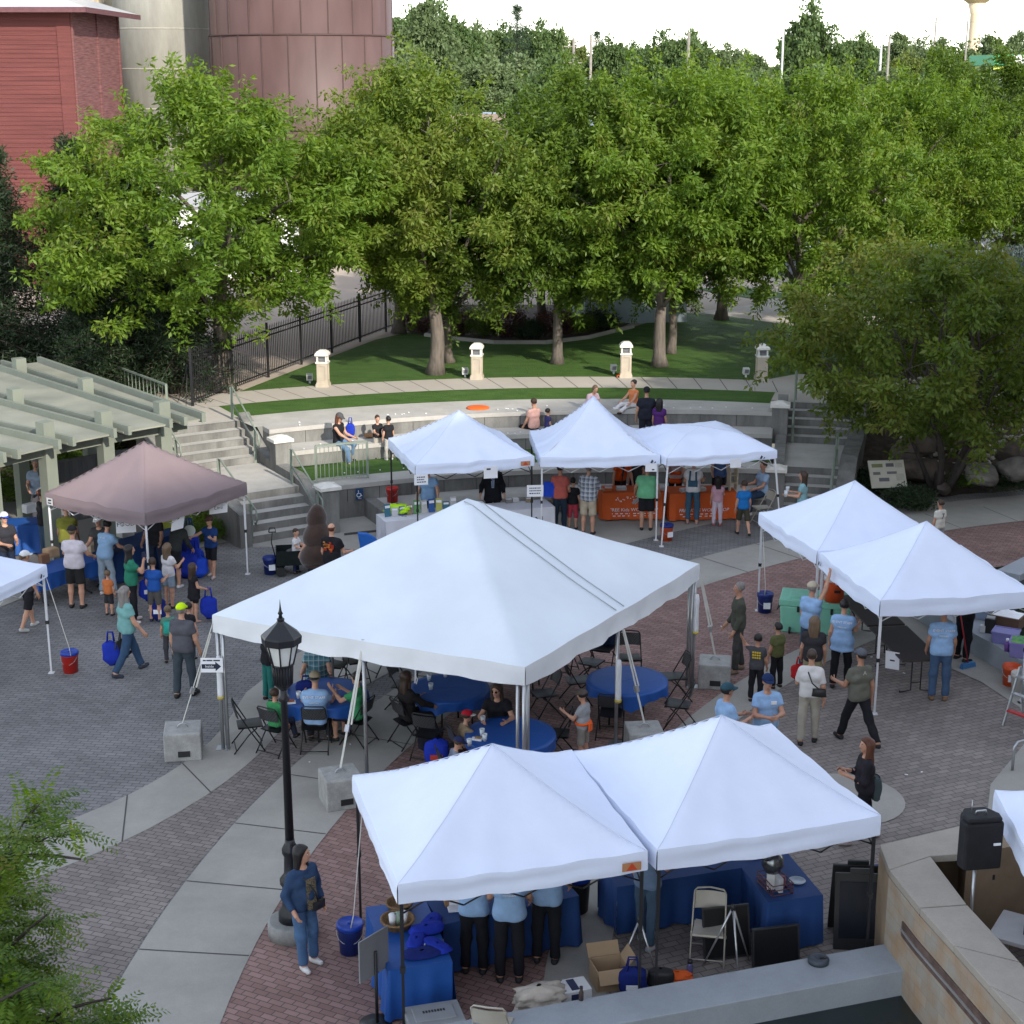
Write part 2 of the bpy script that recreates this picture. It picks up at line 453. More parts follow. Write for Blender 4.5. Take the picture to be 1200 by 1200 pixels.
# expansion joints in the pale bands
mb = MB()
for i in range(60):
    a = radians(-100 + i * 1.83 * 2.2)
    if a > radians(-10): break
    d = (sin(a), cos(a)); n = (d[1] * .011, -d[0] * .011)
    p, q = [(C1[0] + d[0] * r, C1[1] + d[1] * r) for r in (24.88, 26.36)]
    mb.sheet([(p[0] - n[0], p[1] - n[1]), (p[0] + n[0], p[1] + n[1]), (q[0] + n[0], q[1] + n[1]), (q[0] - n[0], q[1] - n[1])], .0165)
for a_ in (112, 124, 136, 148, 160, 172):
    a1 = A_pt(a_); b1 = B_pt(a_ + 3)
    v = Vector((b1[0] - a1[0], b1[1] - a1[1])).normalized(); n = (v.y * .011, -v.x * .011)
    mb.sheet([(a1[0] - n[0], a1[1] - n[1]), (a1[0] + n[0], a1[1] + n[1]), (b1[0] + n[0], b1[1] + n[1]), (b1[0] - n[0], b1[1] - n[1])], .0125)
struct(mb.build('paving_joint', m_joint))

# ---- upper ground out to the horizon
up = [(-3000, 47.0), (-19, 47.0), (-14.5, 45.5)] + arc(C3, 23.38, -37.5, -28.7, 8) + arc(C3, 21.75, -28.5, 9.6, 30) + arc(C3, 23.38, 10.0, 16.2, 8) + [(12.6, 47.2), (19, 51), (3000, 51), (3000, 5200), (-3000, 5200)]
mb = MB(); mb.sheet(up, ZT - .012); struct(mb.build('ground', m_gravel))
# lawn: from the walkway back to the hedge bed
fA, fB = at(228, 474, ZT), at(512, 368, ZT)
lawn = arc(C2, 24.15, -27.5, 22, 40) + [(14.5, 48), (18, 52), (20, 60)] + [at(950, 384, ZT)[:2], at(880, 373, ZT)[:2], at(800, 366, ZT)[:2], at(742, 383, ZT)[:2], at(690, 396, ZT)[:2], at(640, 402, ZT)[:2], at(580, 402, ZT)[:2], at(530, 397, ZT)[:2], at(498, 385, ZT)[:2], at(440, 398, ZT)[:2], at(350, 432, ZT)[:2], at(262, 466, ZT)[:2]]
mb = MB(); mb.sheet(lawn, ZT); struct(mb.build('lawn', m_grass))
mb = MB(); ring_sheet(mb, C2, 20.64, 22.35, -29, 14.6, ZT + .004, 40); struct(mb.build('grass_strip', m_grass))
mb = MB(); ring_sheet(mb, C2, 22.35, 24.15, -33, 17, ZT + .008, 40); struct(mb.build('sidewalk', m_walk))
mb = MB(); mb.sheet(arc(C3, 23.4, 9.5, 16.5, 8) + [(13.6, 46.8), (12.5, 49.5), (9.2, 50.3), (8.0, 49.3)], ZT + .002); struct(mb.build('landing_right', m_walk))
mb = MB(); mb.sheet(arc(C3, 23.4, -37.5, -28, 8) + [(-8.0, 46.5), (-10.5, 45.2), (-13, 44)], ZT + .002); struct(mb.build('landing_left', m_walk))
mb = MB()
for i in range(27):
    a = radians(-32 + i * 1.95); d = (sin(a), cos(a)); sk = .35
    p = (C2[0] + d[0] * 22.36, C2[1] + d[1] * 22.36); q = (C2[0] + d[0] * 24.13 - sk * d[1], C2[1] + d[1] * 24.13 + sk * d[0])
    n = (.013, 0)
    mb.sheet([(p[0] - n[0], p[1]), (p[0] + n[0], p[1]), (q[0] + n[0], q[1]), (q[0] - n[0], q[1])], ZT + .0115)
struct(mb.build('sidewalk_joint', m_joint))
# far paths and lots on the upper level
pw = [at(815, 366, ZT)[:2], at(878, 374, ZT)[:2], at(955, 386, ZT)[:2], (20.5, 61), (26, 62), (26, 72), (14, 74), (10, 66)]
mb = MB(); mb.sheet(pw, ZT + .004); struct(mb.build('path_far', m_walk))
mb = MB(); mb.sheet([(10.5, 67.5), (12.5, 68.5), (10.5, 71.5), (8, 71)], ZT + .012); struct(mb.build('grass_island', m_grass))
mb = MB(); mb.sheet([(2, 76), (60, 74), (70, 100), (2, 104)], ZT); struct(mb.build('road', M('asphalt', (.075, .075, .078), .9, .15, .5, bump=.3, bscale=30)))
mb = MB(); mb.sheet([at(500, 394, ZT)[:2], at(540, 399, ZT)[:2], at(600, 403, ZT)[:2], at(660, 400, ZT)[:2], at(720, 388, ZT)[:2], at(740, 378, ZT)[:2], (5, 66), (-4, 66), (-4.6, 60)], ZT + .004); struct(mb.build('mulch_bed', m_dirt))
mb = MB()
hp = [at(x, y, ZT)[:2] for x, y in ((498, 394), (530, 398), (580, 403), (640, 403), (690, 397), (742, 384))]
for p, q in zip(hp, hp[1:]): mb.bar((*p, ZT + .06), (*q, ZT + .06), .12, .12)
struct(mb.build('mow_curb', m_tread))
# far grass fields so the plain is not all gravel
mb = MB(); mb.sheet([(-60, 190), (400, 170), (1200, 900), (-900, 900)], ZT + .02); struct(mb.build('field', M('far_field', (.10, .13, .05), .9, .4, .02, col2=(.2, .19, .10))))

# ---- seating terraces
AL, AR = -28.6, 9.7
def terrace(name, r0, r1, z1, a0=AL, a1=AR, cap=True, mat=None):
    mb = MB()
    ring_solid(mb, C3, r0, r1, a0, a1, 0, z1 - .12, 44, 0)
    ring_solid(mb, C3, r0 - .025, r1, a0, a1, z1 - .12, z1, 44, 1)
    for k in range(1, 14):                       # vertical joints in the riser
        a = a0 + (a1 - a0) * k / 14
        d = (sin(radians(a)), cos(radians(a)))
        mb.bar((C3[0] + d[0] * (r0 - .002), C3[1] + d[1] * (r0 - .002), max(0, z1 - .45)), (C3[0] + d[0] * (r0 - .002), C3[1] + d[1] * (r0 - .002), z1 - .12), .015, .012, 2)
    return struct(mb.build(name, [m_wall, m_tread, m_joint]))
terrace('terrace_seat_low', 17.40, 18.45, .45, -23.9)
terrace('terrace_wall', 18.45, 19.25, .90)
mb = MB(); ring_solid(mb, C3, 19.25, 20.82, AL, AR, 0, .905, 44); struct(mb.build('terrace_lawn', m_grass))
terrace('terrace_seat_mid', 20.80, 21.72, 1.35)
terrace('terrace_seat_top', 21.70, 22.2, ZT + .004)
tb = arc(C3, 22.19, AL - .6, AR + .4, 40) + arc(C2, 20.66, 14.6, -29.5, 40)
mb = MB(); mb.sheet(tb, ZT + .001); struct(mb.build('terrace_edge_walk', m_tread))
# wheelchair bay side wall
mb = MB()
d = (sin(radians(-24)), cos(radians(-24)))
mb.bar((C3[0] + d[0] * 16.9, C3[1] + d[1] * 16.9, .24), (C3[0] + d[0] * 18.44, C3[1] + d[1] * 18.44, .24), .3, .48)
w = thing('bay_wall', 'low concrete side wall of the wheelchair bay under the terrace', 'wall')
mb.build('wall', m_wall, w)
mb = MB()
d2 = (sin(radians(-28)), cos(radians(-28)))
mb.bar((C3[0] + d2[0] * 17.0, C3[1] + d2[1] * 17.0, .03), (C3[0] + d[0] * 16.9, C3[1] + d[1] * 16.9, .03), .04, .05)
mb.build('edge_strip', m_joint, w)

# ---- stairs
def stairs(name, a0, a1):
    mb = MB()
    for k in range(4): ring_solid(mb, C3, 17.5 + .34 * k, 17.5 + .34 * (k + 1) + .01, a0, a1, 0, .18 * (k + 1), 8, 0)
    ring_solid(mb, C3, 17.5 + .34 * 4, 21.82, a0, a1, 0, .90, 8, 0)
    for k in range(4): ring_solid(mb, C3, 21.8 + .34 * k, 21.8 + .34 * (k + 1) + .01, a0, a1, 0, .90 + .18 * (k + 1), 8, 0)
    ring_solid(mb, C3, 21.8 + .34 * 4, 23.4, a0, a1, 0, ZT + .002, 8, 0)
    for k in range(5):                            # thin lighter sheets, the sun on the treads put into their colour
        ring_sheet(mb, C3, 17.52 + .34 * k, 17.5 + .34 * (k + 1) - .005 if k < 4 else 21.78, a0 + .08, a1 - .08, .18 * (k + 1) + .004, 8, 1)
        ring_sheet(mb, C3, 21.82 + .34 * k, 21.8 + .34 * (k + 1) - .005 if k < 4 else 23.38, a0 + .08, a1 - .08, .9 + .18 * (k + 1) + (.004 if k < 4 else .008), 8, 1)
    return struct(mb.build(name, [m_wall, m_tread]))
stairs('stairs_left', -35.8, -29.3)
stairs('stairs_right', 10.6, 15.3)
m_pipe = paint((.20, .235, .19), .4)
def cheek(name, label, a, r0, r1, z_of, th=.32):
    """sloping side wall of the stairs along direction a"""
    d = (sin(radians(a)), cos(radians(a))); n = (d[1] * th / 2, -d[0] * th / 2)
    rs = [r0 + (r1 - r0) * i / 12 for i in range(13)]
    mb = MB()
    vs = []; fs = []
    for r in rs:
        p = (C3[0] + d[0] * r, C3[1] + d[1] * r); z = z_of(r)
        vs += [(p[0] - n[0], p[1] - n[1], 0), (p[0] + n[0], p[1] + n[1], 0), (p[0] + n[0], p[1] + n[1], z), (p[0] - n[0], p[1] - n[1], z)]
    for i in range(12):
        o = i * 4
        for k in range(4): fs.append((o + k, o + (k + 1) % 4, o + 4 + (k + 1) % 4, o + 4 + k))
    fs += [(3, 2, 1, 0), (48, 49, 50, 51)]
    mb.add(vs, fs)
    t = thing(name, label, 'wall'); mb.build('wall', m_wall, t); return t
def zr(r):
    if r < 19: return .42 + max(0, r - 17.6) * .5
    if r < 21.6: return 1.12
    return 1.12 + min(.95, (r - 21.6) * .52)
cheek('stair_wall', 'stained concrete wall between the left steps and the seating rows', -28.95, 17.3, 23.3, zr, .3)
cheek('stair_wall', 'dark faced concrete wall on the pergola side of the left steps', -36.3, 17.3, 23.3, lambda r: zr(r) + .42 if r < 18.9 else zr(r) + .05)
cheek('stair_wall', 'concrete wall between the right steps and the seating rows', 10.35, 17.3, 23.3, zr, .3)
cheek('stair_wall', 'gray concrete wall at the planted right side of the steps', 15.9, 17.3, 23.3, lambda r: zr(r) + .1, .45)
def pillar(a, r, z0, h, label):
    p = (C3[0] + r * sin(radians(a)), C3[1] + r * cos(radians(a)))
    t = thing('stair_pillar', label, 'pillar', (*p, z0), -radians(a), 'capped pillars beside the steps')
    mb = MB(); mb.box((0, 0, h / 2), (.46, .46, h)); mb.build('shaft', m_wall, t, bevel=.015)
    mb = MB(); mb.box((0, 0, h + .04), (.56, .56, .08)); mb.box((0, 0, h + .12), (.5, .5, .08), taper=.3); mb.build('cap', M('cap_white', (.66, .63, .57), .8, .08, 6, bump=.2), t)
    return t
pillar(-28.75, 17.5, 0, 1.12, 'concrete pillar with pale cap at the foot of left steps')
pillar(-28.75, 20.7, .9, .80, 'concrete pillar with pale cap at the left end of seating rows')
pillar(10.2, 17.5, 0, 1.12, 'concrete pillar with pale cap at the foot of right steps')
pillar(10.2, 21.8, .9, 1.05, 'concrete pillar with pale cap under the tree branch, upper right steps')
def handrail(a, r0, z0, r1, z1, label):
    d = (sin(radians(a)), cos(radians(a)))
    P = lambda r, z: (C3[0] + d[0] * r, C3[1] + d[1] * r, z)
    t = thing('handrail', label, 'railing', (0, 0, 0), 0, 'handrails of the terrace steps')
    mb = MB()
    mb.path([P(r0 - .25, z0 + .45), P(r0 - .33, z0 + .6), P(r0 - .3, z0 + .82), P(r0 - .1, z0 + .92), P(r1, z1 + .92), P(r1 + .15, z1 + .9), P(r1 + .15, z1 + .5)], .024, 8)
    mb.path([P(r0 - .25, z0 + .45), P(r1 + .15, z1 + .5)], .02, 8)
    mb.build('rail', m_pipe, t)
    for r, z in ((r0, z0), (r1 + .1, z1)):
        mb = MB(); mb.box((*P(r, z + .45)[:2], z + .45), (.07, .07, .92)); mb.build('post', m_pipe, t)
    return t
handrail(-29.6, 17.5, .1, 19.1, .9, 'green pipe handrail on the right of the lower left steps')
handrail(-29.6, 21.8, .9, 23.4, 1.8, 'green pipe handrail on the right of the upper left steps')
handrail(-35.5, 17.5, .1, 19.1, .9, 'green pipe handrail on the pergola side of the lower left steps')
handrail(-35.5, 21.8, .9, 23.4, 1.8, 'green pipe handrail on the pergola side of the upper left steps')
handrail(11.2, 21.8, .9, 23.4, 1.8, 'green pipe handrail beside the pillar on the upper right steps')
handrail(14.9, 17.5, .1, 19.1, .9, 'thin pipe handrail on the planted side of the right steps')
# low picket guard on the terrace wall
def guard(p, q, z, h, n, label):
    t = thing('guard_rail', label, 'railing', (0, 0, 0))
    p = Vector((*p, z)); q = Vector((*q, z)); u = Vector((0, 0, 1))
    mb = MB(); mb.bar(p + u * h, q + u * h, .05, .05); mb.bar(p + u * .1, q + u * .1, .04, .04); mb.build('rail', m_pipe, t)
    for s in (p, q):
        mb = MB(); mb.box((s.x, s.y, z + h / 2), (.06, .06, h)); mb.build('post', m_pipe, t)
    for i in range(1, n):
        m_ = p.lerp(q, i / n); mb = MB(); mb.box((m_.x, m_.y, z + h / 2), (.018, .018, h - .1)); mb.build('picket', m_pipe, t)
    return t
guard(at(371, 566, .9)[:2], at(431, 560, .9)[:2], .9, .98, 12, 'green picket guard rail on the terrace above the wheelchair sign')
guard(at(104, 452, ZT)[:2], at(197, 490, ZT)[:2], ZT, .95, 22, 'dark patterned guard rail above the pergola roof corner')

# ---- slope with boulders, right of the steps
def slope_z(x, y):
    t = min(1, max(0, (y - 41.6 - .25 * (x - 12)) / 7.0)); return t * t * (3 - 2 * t) * 1.82
mb = MB()
mb.grid(lambda u, v: (9.4 + u * 17, 39.6 + v * 12.6, -.05 + min(.07, slope_z(9.4 + u * 17, 39.6 + v * 12.6) * 4) + slope_z(9.4 + u * 17, 39.6 + v * 12.6) + .03 * sin(u * 40) * sin(v * 31)), 40, 32)
struct(mb.build('slope', m_dirt))
mb = MB()
mb.grid(lambda u, v: (-19 + u * 9.5, 41.2 + v * 6.5, .012 + 1.75 * max(0, min(1, v * 1.15 - .1 + .15 * u))), 20, 16)
struct(mb.build('bank', m_dirt))
m_rock = [M('boulder_%d' % i, c, .9, .4, 3.5, bump=1.0, bscale=9, detail=9) for i, c in enumerate([(.12, .095, .075), (.145, .13, .115), (.10, .08, .066)])]
def rock_mesh(name, r, seed, mats, sub=3):
    import bmesh
    bm = bmesh.new(); bmesh.ops.create_icosphere(bm, subdivisions=sub, radius=1)
    rg = np.random.default_rng(seed); ks = rg.normal(size=(7, 3)) * 1.6; ph = rg.uniform(0, 6, 7)
    for v in bm.verts:
        n = sum(sin(v.co.dot(Vector(k)) + p) for k, p in zip(ks, ph)) * .09
        v.co *= 1 + n
        for k in ks[:6]:                          # flattened facets
            kv = Vector(k).normalized(); d_ = v.co.dot(kv) - .66
            if d_ > 0: v.co -= kv * d_ * .8
        v.co = Vector((v.co.x * r[0], v.co.y * r[1], v.co.z * r[2]))
    me = bpy.data.meshes.new(name); bm.to_mesh(me); bm.free()
    me.materials.append(mats)
    return me
for i, (px, py, z, r, lb) in enumerate([
    (1073, 553, .5, (.8, .5, .34), 'broad flat boulder behind the tree trunks on the slope'),
    (1150, 556, .7, (.62, .45, .42), 'brown pointed boulder right of the tree trunks'),
    (1062, 530, 1.0, (.6, .45, .4), 'dark boulder above the information board'),
    (1078, 522, 1.2, (.6, .5, .42), 'gray boulder high on the slope under the leaves'),
    (1186, 552, .8, (.5, .4, .3), 'small brown boulder at the right edge of slope'),
    (1190, 528, 1.2, (.55, .4, .35), 'rounded gray boulder upper right of the slope'),
    (1118, 515, 1.3, (.5, .4, .3), 'gray boulder between the tree stems'),
    (1048, 580, .2, (.35, .3, .24), 'low boulder beside the sign board foot'),
    (1106, 573, .25, (.28, .22, .16), 'flat stone at the base of the multi stem tree')]):
    p = at(px, py, z)
    o = new_obj('boulder', rock_mesh('boulder', r, i + 3, m_rock[i % 3]), None, p); o.rotation_euler = (0, 0, i * 1.3)
    tag(o, lb, 'boulder', 'boulders on the planted slope')
me = rock_mesh('stone', (1, 1, .7), 99, M('river_stone', (.42, .38, .33), .85, .35, 1.2, bump=.3), 1)
vs = []; fs = []
bv = np.array([v.co[:] for v in me.vertices]); bf = np.array([p.vertices[:] for p in me.polygons])
rg = np.random.default_rng(3)
for i in range(900):
    x = rg.uniform(11.2, 19); y = rg.uniform(43.0, 49); y += .25 * (x - 12)
    s = rg.uniform(.05, .14); a = rg.uniform(0, 6)
    R = np.array([[cos(a), -sin(a), 0], [sin(a), cos(a), 0], [0, 0, 1]])
    vs.append((bv * s * rg.uniform(.7, 1.4, 3)) @ R.T + (x, y, slope_z(x, y) + .06)); fs.append(bf + len(bv) * i)
o = new_obj('river_stones', np_mesh('river_stones', np.vstack(vs), np.vstack(fs), M('river_stone', (.42, .38, .33))))
tag(o, 'pale river stones scattered down the planted slope', 'stones', kind='stuff')

# ---- pond on the right, pool in the foreground, tan stone wall
m_water = M('pond_water', (.012, .020, .020), .06, .3, 1.5, bump=.06, bscale=5, spec=.6)
def poly_curb(name, pts, wd, z1, mat, label, cat, z0=0):
    """wall of constant width along a polyline (left side offset)"""
    t = thing(name, label, cat)
    L_, R_ = [], []
    for i, p in enumerate(pts):
        a = Vector(pts[max(i - 1, 0)]); b = Vector(pts[min(i + 1, len(pts) - 1)]); d = (b - a).normalized(); n = Vector((-d.y, d.x))
        L_.append((p[0] + n.x * wd, p[1] + n.y * wd)); R_.append(tuple(p))
    mb = MB()
    for i in range(len(pts) - 1): mb.prism([R_[i], R_[i + 1], L_[i + 1], L_[i]], z0, z1)
    return t, mb
pond = [(8.0, 33.4), (8.45, 32), (8.95, 30.1), (9.35, 28.95), (9.63, 28.0), (9.78, 26.8), (9.7, 24)]
t, mb = poly_curb('pond_curb', pond, .72, .45, m_curb, 'pale blue gray curb around the pond, crates standing on it', 'curb'); mb.build('curb', m_curb, t)
pb = at(1168, 668, .45), at(1215, 645, .45), at(1300, 610, .45)
t, mb = poly_curb('pond_curb', [p[:2] for p in pb][::-1], .55, .45, m_curb, 'far pale curb of the pond beside the red paving', 'curb'); mb.build('curb', m_curb, t)
mb = MB(); mb.sheet([(10.2, 24), (20, 24), (20, 38), (8.9, 33.6), (9.1, 32), (9.5, 30.3), (9.95, 29), (10.2, 27.5)], .30); struct(mb.build('pond_water', m_water))
p0, p1 = Vector(at(540, 1196, .45)[:2]), Vector(at(1036, 1106, .45)[:2])
d = (p1 - p0).normalized(); n = Vector((d.y, -d.x))
a0 = p0 - d * 6; a1 = p1 + d * .1
mb = MB(); mb.prism([tuple(a0), tuple(a1), tuple(a1 + n * .62), tuple(a0 + n * .62)], 0, .45)
t = thing('pool_curb', 'long pale concrete pool curb along the bottom of the plaza', 'curb'); mb.build('curb', m_curb, t, bevel=.012)
w0, w1 = a0 + n * .6, a1 + n * .6
mb = MB(); mb.sheet([tuple(w0), tuple(w1), (6.2, 15.0), (8, 10), (8, 4), (-8, 4)], .10); struct(mb.build('pool_water', m_water))

def stone_tile_mat():
    m, nt, N, L, P = _mat('stone_tile')
    tc = N.new('ShaderNodeTexCoord'); ge = N.new('ShaderNodeUVMap')
    br = N.new('ShaderNodeTexBrick'); br.inputs['Scale'].default_value = 1; br.inputs['Brick Width'].default_value = .3; br.inputs['Row Height'].default_value = .16
    br.inputs['Mortar Size'].default_value = .004; br.inputs['Bias'].default_value = 0
    br.inputs['Color1'].default_value = (.38, .325, .26, 1); br.inputs['Color2'].default_value = (.32, .285, .24, 1); br.inputs['Mortar'].default_value = (.27, .24, .20, 1)
    L.new(ge.outputs[0], br.inputs['Vector'])
    nz = N.new('ShaderNodeTexNoise'); nz.inputs['Scale'].default_value = 3.2; nz.inputs['Detail'].default_value = 5; L.new(tc.outputs['Object'], nz.inputs['Vector'])
    rp = N.new('ShaderNodeValToRGB'); E = rp.color_ramp.elements; E[0].position = .35; E[1].position = .65
    E[0].color = (.95, .74, .56, 1); E[1].color = (.95, .98, 1.0, 1); L.new(nz.outputs['Fac'], rp.inputs[0])
    mx = N.new('ShaderNodeMix'); mx.data_type = 'RGBA'; mx.blend_type = 'MULTIPLY'; mx.inputs[0].default_value = 1
    L.new(br.outputs['Color'], mx.inputs[6]); L.new(rp.outputs[0], mx.inputs[7]); L.new(mx.outputs[2], P.inputs['Base Color'])
    P.inputs['Roughness'].default_value = .75
    return m
# tan wall: outer face runs from its end towards the lower right as an arc
WZ = 1.5
o_pts = [at(x, y, WZ)[:2] for x, y in ((1031, 990), (1042, 1019), (1078, 1064), (1118, 1108), (1160, 1155), (1205, 1205), (1260, 1270), (1340, 1380))]
i_pts = [at(x, y, WZ)[:2] for x, y in ((1128, 967), (1134, 1000), (1090, 1003), (1133, 1060), (1195, 1127), (1262, 1205), (1325, 1290), (1420, 1400))]
t = thing('stone_wall', 'tan stone clad curved wall with broad cap stones, lower right', 'wall')
m_tile = stone_tile_mat(); m_capst = concrete_mat('cap_stone', (.34, .305, .26), .12, 2.5, .06); m_tan = M('tan_stucco', (.30, .22, .145), .8, .12, 4, bump=.1)
mb = MB(); ol = [Vector(p) for p in o_pts]; us = [0]
for a, b in zip(ol, ol[1:]): us.append(us[-1] + (b - a).length)
for i in range(len(ol) - 1):
    mb.add([(*ol[i], 0), (*ol[i + 1], 0), (*ol[i + 1], WZ - .1), (*ol[i], WZ - .1)], [(0, 1, 2, 3)], 1 if i == 0 else 0)
o = mb.build('stone_face', [m_tile, m_tan], t)
uv = o.data.uv_layers.new(name='UVMap')
for p in o.data.polygons:
    i = p.index
    for li, (uu, vv) in zip(p.loop_indices, ((us[i], 0), (us[i + 1], 0), (us[i + 1], WZ - .1), (us[i], WZ - .1))): uv.data[li].uv = (uu, vv)
# dark accent course with a metal strip set into the face
acc = [at(x, y, z)[:2] for x, y, z in ((1, 1, 0),)]
mb = MB(); mb2 = MB()
def off(v, i):
    a = ol[max(i - 1, 1)]; b = ol[min(i + 1, len(ol) - 1)]; dd = (b - a).normalized(); nn = Vector((dd.y, -dd.x)); 
    if nn.y > 0: nn = -nn
    return v + nn * .012
q = [off(ol[i], i) for i in range(1, len(ol))]
q[0] = q[0].lerp(q[1], .55)
for a, b in zip(q, q[1:]):
    mb.bar((*a, .98), (*b, .98), .02, .20); mb2.bar((*a, .97), (*b, .97), .045, .03)
mb.build('accent_course', M('accent_tile', (.115, .075, .062), .6, .35, 9), t); mb2.build('metal_strip', paint((.45, .44, .42), .35, .6), t)
# cap: outline polygon split into stones with joints
inner = [i_pts[2], i_pts[3], i_pts[4], i_pts[5], i_pts[6], i_pts[7]]
outer = [Vector(p) for p in o_pts]
outer_c = [outer[1], outer[2], outer[3], outer[4], outer[5], outer[6]]
e0, c0, b0 = o_pts[0], i_pts[0], i_pts[1]
mb = MB()
mb.prism([e0, o_pts[1], inner[0], b0, c0], WZ - .1, WZ)
mb.build('cap_stone', m_capst, t, bevel=.008)
ii = [Vector(p) for p in inner]
for k in range(5):
    a, b = outer_c[k], outer_c[k + 1]; c_, d_ = ii[k + 1], ii[k]
    s = .01
    mb = MB(); mb.prism([tuple(a.lerp(b, s)), tuple(a.lerp(b, 1 - s)), tuple(d_.lerp(c_, 1 - s)), tuple(d_.lerp(c_, s))], WZ - .1, WZ)
    mb.build('cap_stone', m_capst, t, bevel=.008)
mb = MB()
for k in range(5):
    a, b = ii[k], ii[k + 1]; mb.add([(*a, 0), (*b, 0), (*b, WZ - .1), (*a, WZ - .1)], [(3, 2, 1, 0)])
mb.add([(*e0, 0), (*c0, 0), (*c0, WZ - .1), (*e0, WZ - .1)], [(3, 2, 1, 0)])
mb.build('inner_face', m_tan, t)
mb = MB(); cc = [c0, b0, (b0[0] + 3.0, b0[1] + .9), (c0[0] + 3.0, c0[1] + .9)]
mb.prism(cc, 0, WZ - .001); mb.build('return_wall', m_tan, t)
# ================================================================== BUILDINGS AND FIXED THINGS
# the city hall whose shade lies over the plaza (it stands to the right of and behind the viewpoint)
def building_box(t, c, d, rz, h, mw, mg, storeys, bays):
    mb = MB(); mb.box((0, 0, h / 2), (d[0], d[1], h)); mb.build('wall', mw, t)
    mb = MB(); mb.box((0, 0, h + .2), (d[0] + .8, d[1] + .8, .4)); mb.build('roof', mw, t)
hall = thing('city_hall', 'tall tan office building beside the plaza, out of the picture', 'building', (48.1, 8.8, 0), radians(48))
m_hall = M('hall_brick', (.33, .25, .19), .85, .12, 3, bump=.1)
m_glass = M('window_glass', (.03, .04, .05), .1, .2, 2, spec=.6)
HH = 27.0
mb = MB(); mb.box((0, 0, HH / 2), (110, 24, HH)); mb.build('wall', m_hall, hall)
mb = MB(); mb.box((0, 0, HH + .3), (111, 25, .6)); mb.build('roof', m_hall, hall)
wme = None
for f in range(3):
    for i in range(7):
        mb = MB(); mb.box((-42 + i * 14, 12.03, 5 + f * 8.5), (8.5, .1, 3.8)); mb.build('window', m_glass, hall)

# red wooden elevator house, upper left
m_red_wood = M('red_siding', (.125, .036, .032), .8, .22, 1.4, bump=.5, bscale=12, stretch=(.25, .25, 6), detail=7)
m_red_worn = M('red_siding_worn', (.14, .046, .042), .85, .3, 2.6, bump=.6, bscale=14, stretch=(.4, .4, 7), col2=(.23, .105, .10), detail=9)
m_tin = M('tin_roof', (.55, .57, .60), .35, .08, 2, metal=.35)
X1 = atd(82, 17, 72)[0]
EZ = atd(82, 5, 72)[2]
t = thing('grain_house', 'faded red wooden grain house with pale tin roof, upper left corner', 'building', (X1, 72, 1.75))
hE = EZ - 1.75
mb = MB(); mb.add([(-26, 0, 0), (0, 0, 0), (0, 0, hE), (-26, 0, hE)], [(0, 1, 2, 3)], 0)
mb.add([(0, 0, 0), (0, 8.6, 0), (0, 8.6, hE), (0, 0, hE)], [(0, 1, 2, 3)], 1)
mb.add([(-26, 8.6, 0), (0, 8.6, 0), (0, 8.6, hE), (-26, 8.6, hE)], [(3, 2, 1, 0)], 0)
mb.build('wall', [m_red_wood, m_red_worn], t)
for y in (-.02, 4.4, 8.5):
    mb = MB(); mb.box((.03, y if y > 0 else .12, hE / 2), (.08, .22, hE)); mb.build('corner_board', m_red_worn, t)
mb = MB(); mb.box((-.32, -.03, hE / 2), (.6, .06, hE)); mb.build('corner_board', m_red_wood, t)
for i in range(5):                                    # clapboard lap lines every few boards
    pass
mb = MB()
for k in range(int(hE / .19)): mb.box((-13, -.012, .1 + k * .19), (25.3, .024, .02))
mb.build('clapboards', m_red_wood, t)
mb = MB()
mb.add([(-27, -.9, hE - .15), (.9, -.9, hE - .15), (.9, 9.5, hE - .15), (-27, 9.5, hE - .15), (-27, 4.3, hE + 2.1), (-6, 4.3, hE + 2.1)], [(0, 1, 5, 4), (1, 2, 5), (2, 3, 4, 5), (0, 4, 3)], 0)
mb.build('roof', m_tin, t)
mb = MB()
for k in range(34):
    x = -26.8 + k * .8
    if x < -6: mb.bar((x, -.9, hE - .12), (x, 4.3, hE + 2.13), .05, .05)
mb.build('roof_ribs', m_tin, t)
mb = MB(); mb.bar((-27, -.9, hE - .25), (.9, -.9, hE - .25), .06, .22); mb.bar((.9, -.9, hE - .25), (.9, 9.5, hE - .25), .06, .22)
mb.build('eave_board', M('eave_maroon', (.12, .05, .055), .7), t)
# beige corrugated head house behind
t = thing('head_house', 'beige ribbed metal head house behind the tin roof', 'building', (atd(100, 10, 88)[0], 88, 1.75))
mb = MB(); mb.box((-6, 3, 10), (14, 6, 20)); mb.build('wall', M('beige_metal', (.48, .40, .27), .6, .06), t)
mb = MB()
for k in range(44): mb.box((.9 - k * .31, -.03, 10), (.09, .06, 20))
mb.build('wall_ribs', M('beige_metal2', (.40, .33, .21), .6, .06), t)
mb = MB(); mb.box((-6, 3, 20.2), (14.6, 6.6, .4)); mb.build('roof', m_tin, t)
